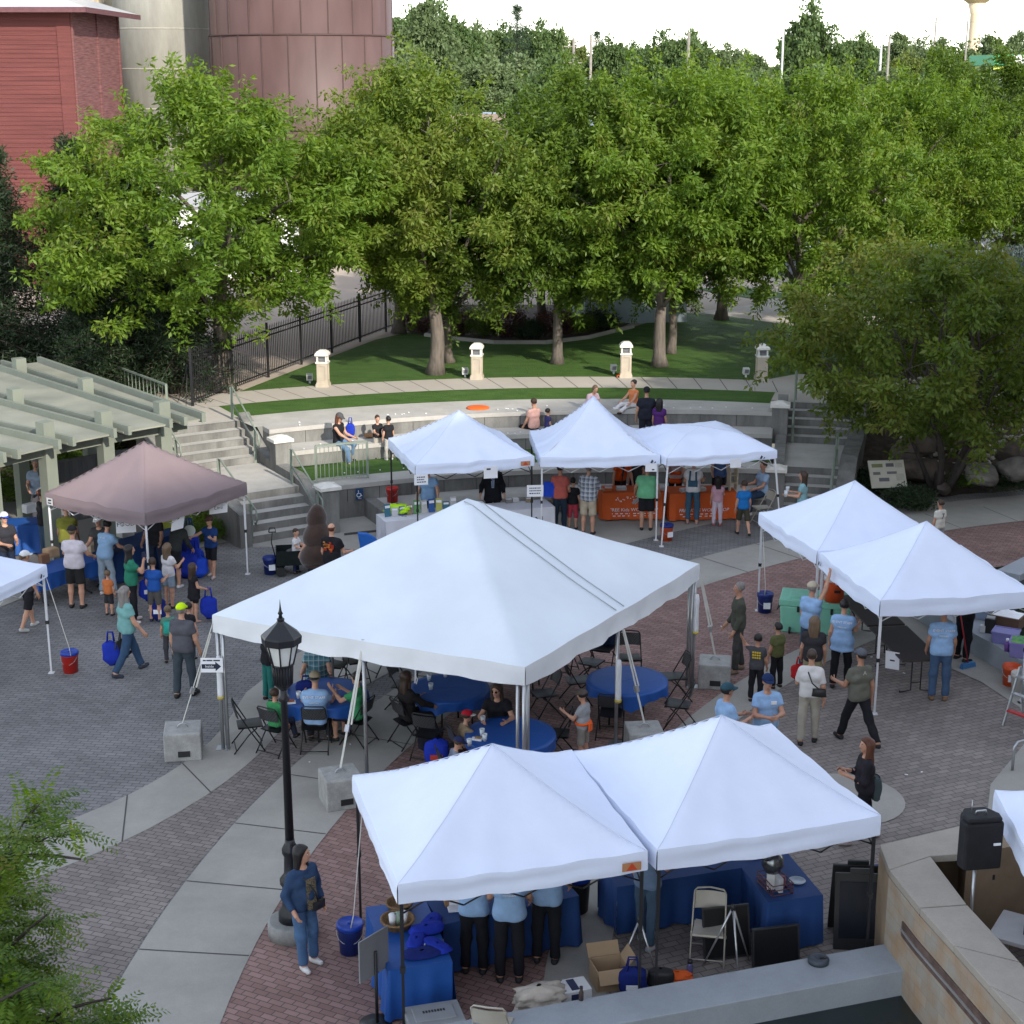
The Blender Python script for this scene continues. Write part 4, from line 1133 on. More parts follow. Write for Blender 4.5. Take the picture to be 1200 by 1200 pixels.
TV = [tree_data(11, 9.20, 9.8, .22, .24, 430, 150, low=.25, leaf_m=L_maple, top=.5, wind=(.35, 0, 0), leaf=(.175, .066), crad=(.26, .56)),
      tree_data(12, 9.03, 8.4, .21, .19, 390, 150, low=.29, leaf_m=L_maple, top=.5, wind=(.35, 0, 0), leaf=(.175, .066), crad=(.26, .56)),
      tree_data(13, 9.03, 8.2, .22, .22, 390, 150, low=.29, leaf_m=L_olive, top=.5, wind=(.35, 0, 0), leaf=(.165, .066), crad=(.26, .56)),
      tree_data(14, 8.50, 7.0, .22, .16, 320, 150, low=.25, leaf_m=L_green, top=.5, wind=(.35, 0, 0), leaf=(.175, .066), crad=(.26, .56))]
G_T = 'broad leaved trees on the lawn'
plant('leafy_tree', 'broad yellow green tree whose trunk stands at the fence, left', 'tree', TV[0], at(262, 458, ZT), .3, 1.14, G_T, 1.0)
plant('leafy_tree', 'tree with pale fluted trunk left of the second bollard', 'tree', TV[2], at(510, 438, ZT), 1.2, 1.04, G_T, 1.04)
plant('leafy_tree', 'tree with low drooping branches behind the second and third bollards', 'tree', TV[3], at(653, 426, ZT), 2.0, 1.05, G_T, 1.04)
plant('leafy_tree', 'big tree with flared roots right of the third bollard', 'tree', TV[1], at(773, 429, ZT), .6, 1.08, G_T, 1.04)
plant('leafy_tree', 'tall yellow green tree whose trunk stands behind the shaded bollard', 'tree', TV[0], at(937, 413, ZT), 2.4, .98, G_T, 1.0)
plant('leafy_tree', 'slim tree right behind the pale fluted trunk', 'tree', TV[3], at(527, 425, ZT), .2, .85, G_T)
plant('leafy_tree', 'slim tree right behind the flared root trunk', 'tree', TV[3], at(786, 414, ZT), 4.0, .9, G_T)
plant('leafy_tree', 'yellow green tree in the second row above the right bollard', 'tree', TV[1], (8.2, 62, ZT), 3.3, 1.05, G_T, 1.03)
plant('leafy_tree', 'yellow green tree in the second row at the right', 'tree', TV[1], (14.6, 60.5, ZT), 5.0, 1.0, G_T, 1.0)
plant('leafy_tree', 'green tree in the second row behind the drooping branches', 'tree', TV[3], (1.2, 62, ZT), 1.0, 1.05, G_T)
plant('leafy_tree', 'dense green tree behind the drooping blue tree', 'tree', TV[3], (20.5, 66, ZT), 3.0, 1.12, G_T)
plant('leafy_tree', 'dark green tree in the upper right behind the row', 'tree', TV[3], (19.5, 76, ZT), 2.2, 1.15, G_T)
plant('leafy_tree', 'olive tree in the second row left of the center', 'tree', TV[2], (-4.2, 58.5, ZT), 2.6, .95, G_T)
plant('leafy_tree', 'green tree at the right edge above the drooping tree', 'tree', TV[3], (25.5, 72, ZT), 5.1, 1.0, G_T)
# multi stemmed tree over the slope
RT = tree_data(21, 7.0, 9.4, .30, .10, 250, 170, low=.25, leaf_m=leaf_mat('leaf_multi_stem', [(.066, .118, .016), (.108, .158, .022), (.170, .165, .036)], .42), top=.35, wind=(0, 0, 0), crad=(.32, .60), leaf=(.17, .075), lumps=14, multi=5, squash=1.0, bark=m_bark_d)  # leaf tones of this tree itself, green to yellow brown
plant('multi_stem_tree', 'wide multi stemmed tree over the boulders right of steps', 'tree', RT, (11.7, 42.0, .15), 0, 1.0)
# low shrub tree at right behind
RS = tree_data(23, 4.2, 5.2, .2, .09, 150, 130, low=.12, leaf_m=L_olive, top=.3, wind=(0, 0, 0), crad=(.35, .6), leaf=(.12, .05), multi=3, bark=m_bark_d)
plant('leafy_tree', 'olive small tree at the right edge behind the boulders', 'tree', RS, (16.6, 49.5, 1.2), 0, 1.1)
plant('leafy_tree', 'low olive tree on the lawn behind the multi stemmed tree', 'tree', RS, (12.0, 50.2, 1.7), 2.0, 1.0)
# weeping blue conifer
def weeper(seed):
    rg = np.random.default_rng(seed); P = []; mb = MB()
    mb.path([(0, 0, 0), (.1, 0, 2.0), (-.1, 0, 3.6), (.5, 0, 4.2)], [.14, .11, .08, .03], 8)
    for k in range(46):
        a = rg.uniform(0, 2 * pi); r = rg.uniform(.3, 2.4); zt = 4.1 - .16 * r * r + rg.uniform(-.2, .2)
        ln = rg.uniform(1.4, 2.9)
        mb.path([(0, 0, 3.5), (cos(a) * r * .6, sin(a) * r * .6, zt + .1), (cos(a) * r, sin(a) * r, zt - .3)], [.03, .02, .01], 4, cap=False)
        for j in range(26): P.append((cos(a) * r + rg.normal() * .05, sin(a) * r + rg.normal() * .05, zt - ln * j / 26))
        for j in range(8): P.append((cos(a) * r * j / 8, sin(a) * r * j / 8, 3.6 + (zt - 3.6) * j / 8 + .15))
    P = np.array(P); V = leaves(P, np.full(len(P), .16), 16, .16, .035, rg, droop=1.3)
    cr = np_mesh('crown', V, quads(V), L_blue, smooth=False)
    o = mb.build('trunk', m_bark_d); me = o.data; bpy.data.objects.remove(o); return me, cr
p = atd(1172, 350, 54)
plant('weeping_conifer', 'drooping blue gray conifer at the right edge', 'tree', weeper(5), (p[0] + .5, 54, ZT), 0, .86)
# dark conifers behind the pergola
def conifer(seed, H, W, leaf_m, n=200):
    rg = np.random.default_rng(seed); P = []; R = []
    mb = MB(); mb.path([(0, 0, 0), (0, 0, H * .5), (0, 0, H)], [.2, .13, .02], 8)
    for i in range(n):
        z = H * (.06 + .92 * rg.uniform() ** .9); w = W / 2 * (1 - z / H) ** .75 * rg.uniform(.75, 1.1) + .15; a = rg.uniform(0, 2 * pi)
        mb.path([(0, 0, z), (cos(a) * w, sin(a) * w, z - .15 * w)], [.03, .008], 4, cap=False)
        for j in range(1, 6):
            t = j / 5; P.append((cos(a) * w * t, sin(a) * w * t, z - .15 * w * t * t)); R.append(.2 + .22 * (1 - t) + .1)
    P = np.array(P); V = leaves(P, np.array(R), 34, .17, .035, rg, droop=.1, flat=.6)
    cr = np_mesh('crown', V, quads(V), leaf_m, smooth=False)
    o = mb.build('trunk', m_bark_d); me = o.data; bpy.data.objects.remove(o); return me, cr
CV = [conifer(31, 7.2, 4.6, L_dark), conifer(32, 5.0, 4.4, L_dark, 160)]
for x, y, z, k, s, lb in ((-11.4, 48.5, 1.7, 0, .95, 'dark conifer behind the pergola corner, left of tree trunk'), (-13.6, 50.5, 1.7, 0, 1.05, 'tall dark conifer left of the yellow green tree'), (-16.2, 49.2, 1.6, 0, 1.1, 'dark conifer behind the pergola at the left edge'), (-10.2, 47.2, 1.7, 1, .95, 'bushy dark conifer beside the iron fence'), (-18.2, 53, 1.7, 0, 1.2, 'tall dark conifer at the left edge of the picture'), (-12.4, 46.4, 1.5, 1, .75, 'low dark conifer beside the guard rail')):
    plant('conifer', lb, 'tree', CV[k], (x, y, z), x, s, 'dark conifers behind the pergola')
# shrubs
def shrub(seed, r, h, leaf_m, n=46, per=110, leaf=(.07, .035)):
    rg = np.random.default_rng(seed); d = rg.normal(size=(n, 3)); d /= np.linalg.norm(d, axis=1)[:, None]
    rr = rg.uniform(.3, 1, n) ** .5
    c = np.stack([d[:, 0] * r * rr, d[:, 1] * r * rr, h * .5 + d[:, 2] * h * .45 * rr], 1)
    V = leaves(c, np.full(n, r * .34), per, *leaf, rg, droop=0)
    mb = MB()
    for k in range(6): mb.path([(0, 0, 0), tuple(c[k])], [.02, .006], 4)
    o = mb.build('stem', m_bark_d); me = o.data; bpy.data.objects.remove(o)
    return me, np_mesh('foliage', V, quads(V), leaf_m, smooth=False)
L_plum = leaf_mat('leaf_plum', [(.045, .018, .016), (.075, .030, .024), (.06, .045, .02)], .25)
SV = [shrub(41, .8, 1.1, L_plum), shrub(42, .8, .8, L_green), shrub(43, .7, .6, L_dark), shrub(44, .6, .8, leaf_mat('leaf_gold', [(.14, .15, .02), (.2, .2, .03)], .3))]
def bush(label, k, p, s=1.0, rz=0, sz=None, group=None):
    t = thing('shrub', label, 'shrub', p, rz, group); t.scale = (s, s, sz or s)
    new_obj('stem', SV[k][0], t); new_obj('foliage', SV[k][1], t); return t
for i, (x, y, k, s, lb) in enumerate([(494, 392, 0, .8, 'plum red shrub at the end of the fence'), (540, 394, 0, .9, 'plum shrub in the dark bed left of center'), (566, 396, 1, .85, 'green shrub in the dark bed behind the second bollard'), (594, 396, 0, .95, 'plum shrub in the middle of the dark bed'), (622, 398, 2, 1.0, 'dark low shrub in the bed left of the drooping branches'), (650, 396, 0, .9, 'plum shrub behind the drooping branches'), (676, 392, 1, .9, 'green shrub at the curb right of the drooping branches'), (700, 388, 2, 1.1, 'dark shrub near the blue shed')]):
    p = at(x, y, ZT); bush(lb, k, (p[0], p[1] + .5, ZT), s, i, None, 'shrubs in the bed behind the lawn')
for i, (x, y, z, k, s, sz, lb) in enumerate([(1065, 592, .1, 2, 1.0, .8, 'dark low shrub left of the tree stems at the sidewalk'), (1175, 568, .3, 2, 1.3, .7, 'dark clipped shrub by the right edge of the sidewalk'), (1195, 545, .6, 3, .9, .9, 'golden shrub at the right edge below the boulders'), (1130, 570, .2, 1, .55, .5, 'small green shrub right of the tree stems'), (1000, 585, .1, 2, .7, .6, 'dark shrub against the right stair wall'), (1012, 577, .15, 2, 1.0, 1.0, 'dark shrub behind the information board')]):
    p = at(x, y, z); bush(lb, k, p, s, i, sz, 'shrubs on the planted slope')
for i, (x, y, z, k, s, sz, lb) in enumerate([(75, 560, .1, 1, 1.4, 1.2, 'green shrub behind the second pergola post'), (20, 580, .1, 1, 1.3, .8, 'green shrub behind the pergola at the left edge'), (100, 565, .2, 1, 1.3, 1.3, 'green shrub between the pergola posts'), (225, 615, .1, 1, 1.0, .8, 'green ornamental grass beside the dark stair wall'), (245, 632, .05, 1, .6, .6, 'low green plant at the foot of the dark stair wall'), (255, 620, .05, 1, .6, .5, 'small leafy plant by the stair wall')]):
    p = at(x, y, z); bush(lb, k, p, s, i, sz, 'shrubs around the pergola')

# near locust branch in the lower left corner
def locust(seed):
    rg = np.random.default_rng(seed); mb = MB(); V = []
    mb.path([(-.1, -.2, 0), (0, -.1, 2.5), (.05, 0, 4.3), (.0, 0, 6.0), (-.1, .1, 7.6)], [.17, .13, .10, .06, .015], 10)
    def frond(p, d, ln):
        d = d / np.linalg.norm(d); n = 11
        q = np.array(p); s = np.cross(d, [0, 0, 1]); s /= np.linalg.norm(s) + 1e-9
        for j in range(n):
            t = (j + 1) / n; dd = d + np.array([0, 0, -.55 * t]); dd /= np.linalg.norm(dd)
            q = q + dd * ln / n
            up = np.cross(s, dd)
            for sg in (-1, 1):
                l = .062 * (1 - .45 * abs(t - .45)); ld = s * sg + dd * .45 - up * .12 + rg.normal(size=3) * .12; ld /= np.linalg.norm(ld)
                w = np.cross(ld, up + rg.normal(size=3) * .25); w /= np.linalg.norm(w)
                V.extend([q, q + ld * l * .5 + w * l * .17, q + ld * l, q + ld * l * .5 - w * l * .17])
    def branch(a, b, r, lvl):
        pts = limb_pts(a, b, rg, 8, .04, .12); mb.path(pts, list(np.linspace(r, r * .25, 9)), 6, cap=False)
        d = np.array(b) - np.array(a); d = d / np.linalg.norm(d)
        if lvl > 0:
            for k in range(4 if lvl == 2 else 3):
                j = 2 + k * (6 // (5 if lvl == 2 else 4)) if lvl == 2 else 2 + k * 2
                j = min(j, 8); dd = d + rg.normal(size=3) * .75; dd[2] = dd[2] * .5 + .05; dd /= np.linalg.norm(dd)
                branch(pts[j], pts[j] + dd * rg.uniform(.32, .58) * (1 if lvl == 2 else .6), r * .5, lvl - 1)
        for p in pts[2:]:
            for k in range(1 if lvl else 2):
                dd = d * .6 + rg.normal(size=3) * .8; dd[2] *= .5; frond(p, dd, rg.uniform(.23, .36))
    return mb, branch, V, rg
mbL, brL, VL, rgL = locust(77)
base = np.array([-4.05, 9.2, 0])
tips = [(95, 965, 9.0), (55, 1030, 9.3), (130, 1128, 9.0), (95, 1190, 8.6), (5, 975, 9.4), (40, 1110, 8.4), (10, 1080, 9.0), (50, 1195, 8.1)]
for px, py, Y in tips:
    q = np.array(atd(px, py + 42, Y)) - base
    st = np.array([0, 0, max(3.6, q[2] - 1.0 + .3 * sin(px))])
    mid = st + (q - st) * .55
    brL(st, q, .028, 2)
for k in range(8):
    a = 2 * pi * k / 8; q = np.array([cos(a) * 1.5 - .6, sin(a) * 1.5, 6.2 + sin(k * 2.0)]); 
    if q[0] > .2: continue
    brL(np.array([0, 0, 4.6 + .25 * k]), q, .028, 2)
tl = thing('locust_tree', 'feathery locust tree whose branches fill the lower left corner', 'tree', tuple(base))
mbL.build('trunk', m_bark_d, tl)
VL = np.array(VL)
new_obj('crown', np_mesh('crown', VL, quads(VL), leaf_mat('leaf_locust', [(.055, .12, .012), (.09, .175, .016), (.15, .23, .022), (.16, .13, .03)], .45, patch=1.5), smooth=False), tl)

# ---------------------------------------------------------------- far trees over the plain
FV = []
for i in range(3):
    FV.append(tree_data(50 + i, 10, 9.0 - i, .2, .25, 130, 130, leaf=(.42, .26), low=.16, leaf_m=L_far[0], crad=(.8, 1.5), wind=(0, 0, 0), droop=.2))
FD = [(d[0], d[1].copy()) for d in FV[:2]]
for d in FD: d[1].materials[0] = L_far[1]
FY = [(d[0], d[1].copy()) for d in FV[:2]]
for d in FY: d[1].materials[0] = L_far[2]
FC = conifer(61, 12, 6, leaf_mat('leaf_far_dark', [(.03, .06, .03), (.045, .08, .035), (.06, .10, .04)], .2), 90)
V = leaves(np.array([(rx, ry, rz) for rx, ry, rz in np.random.default_rng(4).normal(size=(10, 3))]), np.full(10, .5), 10, .5, .3, np.random.default_rng(9))
def far(px, pyt, Y, wpx, kind, label, name='leafy_tree'):
    top = atd(px, pyt, Y)[2] - 1.75; H, W = {'g': (10, 8.5), 'd': (10, 8.5), 'y': (10, 8.5), 'c': (12, 6)}[kind]
    Y *= 1.35; pyt += 4 if px < 690 or 940 < px < 960 else 22; top = atd(px, pyt, Y)[2] - 1.75
    w = max(wpx / FOC * Y * 1.35, top * (.58 if kind != 'c' else .4))
    D = {'g': FV, 'd': FD, 'y': FY, 'c': [FC]}[kind]; d = D[int(px) % len(D)]
    t = thing(name, label, 'tree', (atd(px, 80, Y)[0], Y, 1.75), px * .7, 'far trees on the plain')
    t.scale = (w / W, w / W, top / H); new_obj('trunk', d[0], t); new_obj('crown', d[1], t)
specs = [(500, 12, 150, 70, 'g', 'wide far tree right beside the maroon silo'), (478, 10, 165, 40, 'd', 'dark far tree at the edge of the maroon silo'), (515, 8, 170, 40, 'd', 'dark pointed far tree right of the maroon silo'), (536, 22, 170, 40, 'd', 'dark green far tree left of the tall conifer'),
         (562, 30, 190, 46, 'g', 'pale green far tree before the tall conifer'), (606, 0, 180, 56, 'c', 'tall far conifer reaching the top of the picture'), (632, 24, 185, 46, 'd', 'dark far tree right of the tall conifer'), (586, 26, 200, 40, 'd', 'dark far tree left below the tall conifer'),
         (655, 40, 230, 40, 'y', 'bright yellow green far tree in the skyline gap'), (672, 46, 210, 36, 'y', 'low yellow green far tree behind the pole'), (698, 13, 200, 36, 'c', 'dark pointed far tree right of the skyline gap'), (716, 24, 190, 42, 'd', 'dark far tree beside the pointed one'),
         (738, 30, 210, 46, 'd', 'dark far tree above the middle tree tops'), (775, 22, 190, 50, 'd', 'dusky far tree above the middle of the lawn trees'), (808, 18, 180, 50, 'd', 'dark far tree behind the pale wooden pole'), (760, 36, 240, 40, 'g', 'pale far tree over the middle tree tops'), (852, 32, 220, 40, 'g', 'pale green far tree left of the large building'), (832, 40, 230, 40, 'd', 'low dark far tree left of the large building'), (876, 38, 260, 36, 'g', 'pale far tree beside the large building'),
         (949, 7, 170, 50, 'd', 'dark round far tree between the two white poles'), (1006, 20, 180, 50, 'd', 'feathery dark far tree right of the round one'), (985, 40, 190, 50, 'g', 'low green far tree right of the round dark one'), (1052, 25, 300, 46, 'g', 'green far tree right of the right white pole'), (1075, 28, 310, 40, 'g', 'green far tree in the skyline near the lamp pole'), (1066, 42, 180, 46, 'y', 'yellow far tree below the lamp pole'), (1100, 32, 260, 50, 'g', 'green far tree left of the water tower'),
         (1125, 34, 240, 50, 'd', 'dark far tree under the water tower'), (1112, 48, 170, 50, 'd', 'low dark far tree under the water tower'), (1160, 30, 220, 60, 'g', 'broad green far tree right of the water tower'), (1190, 27, 200, 50, 'g', 'green far tree at the upper right corner'), (1145, 48, 190, 40, 'y', 'yellow green far tree under the water tower'), (1172, 44, 180, 46, 'g', 'low green far tree left of the fuel canopy')]
for s in specs: far(*s)
rgf = np.random.default_rng(12)
for i in range(46):
    px = rgf.uniform(455, 1215); Y = rgf.uniform(330, 620); k = 'gdgy'[i % 4]
    far(px, rgf.uniform(52, 64), Y, rgf.uniform(26, 48), k, 'hazy tree in the far belt of trees along the horizon')
for i in range(16):
    px = 462 + i * 48 + rgf.uniform(-14, 14); Y = rgf.uniform(105, 150)
    far(px, rgf.uniform(64, 84), Y, rgf.uniform(46, 70), 'gdg'[i % 3], 'green tree among the houses beyond the lawn trees')
# ================================================================== CANOPIES
m_can = M('canopy_white', (.74, .80, .95), .75, .025, 1.5, bump=.45, bscale=3.2, trans=.05, spec=.2)
m_canb = M('canopy_taupe', (.215, .165, .172), .8, .04, 1.5, bump=.45, bscale=3.2, trans=.06, spec=.2)
m_tent = M('tent_vinyl', (.70, .755, .81), .5, .05, .9, bump=.5, bscale=2.5, trans=.03, spec=.3)
m_val = M('tent_valance', (.70, .71, .72), .55, .05, 2, bump=.25, bscale=5, trans=.05, spec=.3)
m_seamw = M('seam_gray', (.56, .60, .72), .7, .05)
m_legw = paint((.62, .62, .63), .4)
m_legk = paint((.018, .018, .020), .4)
m_alu = paint((.42, .43, .44), .32, .7)
m_plastk = paint((.02, .02, .02), .5)
def canopy(label, cs, eave, peak, mat, legs, foot_in=0, val=.26, curve=1.22, sag=.05, seed=0, logo=None, group='pop up canopies', flat=None, open_from=None):
    """cs: four eave corners (x,y) in order; legs: colour per corner; straight legs unless foot_in < 0 (slanted out)"""
    rg = np.random.default_rng(seed + 100)
    cx = sum(c[0] for c in cs) / 4; cy = sum(c[1] for c in cs) / 4
    t = thing('canopy', label, 'canopy tent', (cx, cy, 0), 0, group)
    q = [Vector((c[0] - cx, c[1] - cy, 0)) for c in cs]
    ph = rg.uniform(0, 6, 8)
    def top(u, v):
        p = q[0] * (1 - u) * (1 - v) + q[1] * u * (1 - v) + q[2] * u * v + q[3] * (1 - u) * v
        a, b = 2 * u - 1, 2 * v - 1; m = max(abs(a), abs(b)); h = (1 - m) ** curve
        e = min(abs(a), abs(b))
        if flat: h = min(h, flat) + .18 * max(0, h - flat)
        z = eave + (peak - eave) * h
        # cloth hangs a little between the hip poles and at the eave, with folds that run from the peak
        k = (1 - (e / m if m > 1e-6 else 0))
        z += .010 * m * sin(u * 23 + v * 11 + ph[6]) * sin(v * 17 - u * 6 + ph[7])
        z -= sag * (1 - (e / m) ** 2 if m > 1e-6 else 0) * m * (1.15 - m * .6)
        ang = atan2(b, a)
        z += .016 * m * sin(ang * 9 + ph[0]) * k + .011 * sin(ang * 17 + ph[1]) * m * k + .010 * sin(u * 9 + ph[2]) * sin(v * 8 + ph[3]) * m * k
        return (p.x, p.y, z)
    N_ = 28
    mb = MB(); mb.grid(top, N_, N_); o = mb.build('canopy_top', mat, t)
    # valance on four sides
    for i in range(4):
        a, b = q[i], q[(i + 1) % 4]; d = (b - a).normalized(); n = Vector((d.y, -d.x, 0))
        def vf(u, v, a=a, b=b, n=n, i=i):
            uu = {0: (u, 0), 1: (1, u), 2: (1 - u, 1), 3: (0, 1 - u)}[i]
            x, y, z = top(*uu); w = sin(pi * u)
            f = n * (.012 + .008 * v * sin(u * 23 + ph[4] + i) * w + .005 * sin(u * 51 + ph[5]) * v * w + .012 * sin(v * 7 + u * 3 + i) * w)
            f *= min(1, v * 4); return (x + f.x, y + f.y, z - val * v - .02 * v * w)
        mb = MB(); mb.grid(vf, 28, 6); mb.build('valance', mat, t)
    # hip seams
    mb = MB()
    for (u0, v0) in ((0, 0), (1, 0), (1, 1), (0, 1)):
        P_ = []
        for k in range(15):
            f = k / 14; x, y, z = top(.5 + (u0 - .5) * f * .995, .5 + (v0 - .5) * f * .995); P_.append((x, y, z - .001))
        mb.path(P_, .004, 6)
    mb.build('seam', m_seamw if mat is not m_canb else m_canb, t)
    # frame: legs, trusses, peak pole
    for i in range(4):
        m = {'w': m_legw, 'k': m_legk, 'a': m_alu}[legs[i]]
        inw = q[i] * (1 - .035 / q[i].length * 2)
        foot = q[i] * (1 - foot_in); foot.z = 0
        topz = eave - .03
        mb = MB(); a = Vector((inw.x, inw.y, topz)); f = Vector((foot.x * (.97 if foot_in == 0 else 1), foot.y * (.97 if foot_in == 0 else 1), 0.012))
        mid = a.lerp(f, .52)
        mb.bar(a, mid, .042, .042); mb.bar(mid, f, .032, .032); leg_ = mb.build('leg', m, t)
        mb = MB(); mb.box((f.x, f.y, .008), (.11, .11, .016)); mb.build('foot', m, leg_)
        mb = MB(); mb.box((mid.x, mid.y, mid.z), (.06, .06, .07)); mb.build('slider', m_plastk, leg_)
        b2 = q[(i + 1) % 4]; b2 = b2 * .96; a2 = q[i] * .96
        mb = MB()
        for k in range(4):
            p = a2.lerp(b2, k / 4); r = a2.lerp(b2, (k + 1) / 4); z0, z1 = eave - .08, eave - .42
            mb.tube((p.x, p.y, z0), (r.x, r.y, z1), .011, n=5); mb.tube((p.x, p.y, z1), (r.x, r.y, z0), .011, n=5)
        mb.build('truss', m, t)
        mb = MB(); mb.tube((inw.x, inw.y, eave - .05), (0, 0, peak - .35), .012, n=5); mb.build('rafter', m, t)
    if logo:
        side, u, col, kind = logo
        a, b = q[side], q[(side + 1) % 4]; d = (b - a).normalized(); n = Vector((d.y, -d.x, 0)); p = a.lerp(b, u) + n * .045
        rz = atan2(d.y, d.x); z = eave - .05 - val * .45
        h = Vector((d.x, d.y, 0)); Zv = Vector((0, 0, 1)); C = Vector((p.x, p.y, z))
        mb = MB()
        if kind == 'tri':
            s = .07; mb.add([C - h * .12 - Zv * .05, C + h * .12 - Zv * .05, C + h * .12 + Zv * .06, C - h * .12 + Zv * .06], [(0, 1, 2, 3)], 0)
            C2_ = C + n * .004; mb.add([C2_ - h * s - Zv * .04, C2_ + h * s - Zv * .04, C2_ + Zv * .055], [(0, 1, 2)], 1)
            mb.build('logo', [paint((.45, .22, .10), .7), paint((.55, .06, .02), .7)], t)
        elif kind == 'plate':
            mb.add([C - h * .10 - Zv * .08, C + h * .10 - Zv * .08, C + h * .10 + Zv * .08, C - h * .10 + Zv * .08], [(0, 1, 2, 3)], 0)
            D = C + n * .004
            mb.add([D - h * .06 - Zv * .05, D + h * .05 - Zv * .05, D + h * .05 - Zv * .02, D - h * .06 - Zv * .02], [(0, 1, 2, 3)], 1); mb.add([D - h * .06 + Zv * .0, D + h * .06 + Zv * .02, D + h * .06 + Zv * .05, D - h * .03 + Zv * .05], [(0, 1, 2, 3)], 1)
            mb.build('logo', [paint((.5, .5, .5), .7), paint((.03, .03, .03), .7)], t)
        else:
            mb.add([C - h * .07 - Zv * .03, C - h * .02 - Zv * .045, C + h * .01 + Zv * .02, C - h * .03 + Zv * .05], [(0, 1, 2, 3)]); mb.add([C + h * .02 - Zv * .04, C + h * .07 - Zv * .03, C + h * .06 + Zv * .01], [(0, 1, 2)])
            mb.build('logo', paint(col, .7), t)
    return t
def sq(a, b, side=1):
    """square canopy from front edge a->b; side=1 puts the back to the left of a->b"""
    d = Vector((b[0] - a[0], b[1] - a[1])); n = Vector((-d.y, d.x)) * side
    return [a, b, (b[0] + n.x, b[1] + n.y), (a[0] + n.x, a[1] + n.y)]
EV = 2.18       # eave; the valance hem hangs at about 1.93
FL = (-1.31, 16.39); FR = (1.62, 17.19)
canopy('white canopy at the bottom left of the pair over blue tables', sq(FL, FR), EV, 3.10, m_can, 'kkkk', seed=1, logo=(0, .93, 0, 'tri'), val=.25)
canopy('white canopy beside the tan stone wall, right one of the front pair', sq((1.74, 17.22), (4.62, 18.14)), EV, 3.12, m_can, 'kkkk', seed=2, val=.27)
canopy('white canopy over the white clothed table, left one of the back row', sq((-2.29, 36.54), (.54, 37.39)), EV, 3.12, m_can, 'kkkk', seed=3, logo=(0, .92, 0, 'tri'), val=.24)
canopy('steep white canopy over the orange table, middle of the back row', sq((.68, 37.32), (3.60, 37.54)), EV, 3.38, m_can, 'wwkk', seed=4, curve=1.5, val=.24, logo=(0, .94, (.05, .05, .06), 'mark'))
canopy('low white canopy with slanted legs, right one of the back row', sq((3.74, 37.22), (6.52, 38.02)), EV, 2.80, m_can, 'wwkk', foot_in=-.10, seed=5, flat=.55, curve=.9, val=.20, logo=(0, .86, (.05, .05, .06), 'mark'))
canopy('white canopy nearer the seating steps, left one of the right pair', sq((5.22, 32.29), (5.93, 29.50)), EV, 3.15, m_can, 'wwww', seed=6, val=.26)
canopy('white canopy over brown tables beside the pond, right pair', sq((5.96, 29.40), (6.49, 26.52)), EV, 3.15, m_can, 'wwww', seed=7, val=.30, logo=(0, .04, (.05, .05, .06), 'mark'))
canopy('taupe canopy standing before the pergola over the food tables', sq((-10.25, 33.45), (-7.70, 32.22)), EV, 3.22, m_canb, 'wwww', foot_in=-.02, seed=8, val=.28, logo=(0, .93, 0, 'plate'), curve=1.1) if False else None
a_, b_ = (-7.74, 32.25), (-6.02, 34.85)
canopy('taupe canopy standing before the pergola over the food tables', sq(a_, b_), EV, 3.24, m_canb, 'wwww', seed=8, val=.28, logo=(3, .06, 0, 'plate'), curve=1.1)
canopy('white canopy cut by the left edge with a red bucket at its leg', sq((-8.8, 28.63), (-11.75, 29.6)), EV, 3.1, m_can, 'wwww', seed=9, val=.24, logo=(3, .93, (.05, .05, .06), 'mark'), sag=.03)
canopy('white canopy in the lower right corner behind the loudspeaker', sq((6.18, 18.62), (6.02, 15.72)), 2.3, 3.2, m_can, 'wwww', seed=10, val=.28)

# big frame tent
fc = [(-5.0, 25.05), (.20, 22.63), (3.45, 27.9), (-1.76, 30.32)]
fcx = sum(c[0] for c in fc) / 4; fcy = sum(c[1] for c in fc) / 4
ft = thing('frame_tent', 'large white frame tent over the round blue tables in the center', 'tent', (fcx, fcy, 0))
q = [Vector((c[0] - fcx, c[1] - fcy, 0)) for c in fc]
FE, FP = 2.42, 4.05
def ftop(u, v):
    p = q[0] * (1 - u) * (1 - v) + q[1] * u * (1 - v) + q[2] * u * v + q[3] * (1 - u) * v
    a, b = 2 * u - 1, 2 * v - 1; m = max(abs(a), abs(b)); e = min(abs(a), abs(b)) / m if m > 1e-6 else 0
    z = FE + (FP - FE) * (1 - m) ** 1.03 - .07 * (1 - e ** 2) * m * (1.2 - m) + .006 * sin(u * 31 + v * 7) * m + .008 * sin(v * 27 - u * 5) * m
    r = 1.0 + .012 * m * 0
    return (p.x * r, p.y * r, z)
mb = MB(); mb.grid(ftop, 40, 40); mb.build('tent_roof', m_tent, ft)
for i in range(4):
    a, b = q[i], q[(i + 1) % 4]; d = (b - a).normalized(); n = Vector((d.y, -d.x, 0)); 
    def vf(u, v, i=i, n=n):
        uu = {0: (u, 0), 1: (1, u), 2: (1 - u, 1), 3: (0, 1 - u)}[i]
        x, y, z = ftop(*uu); w = sin(pi * u) ** .5
        f = n * (.01 + .05 * v * v * w + .022 * v * sin(u * 37 + i) * w + .015 * sin(u * 71 + 2 * i + v * 4) * v * w)
        f *= min(1, v * 4); return (x + f.x, y + f.y, z - .30 * v - .03 * v * sin(u * 2 * pi * 2) ** 2)
    mb = MB(); mb.grid(vf, 40, 7); mb.build('valance', m_val, ft)
mb = MB()
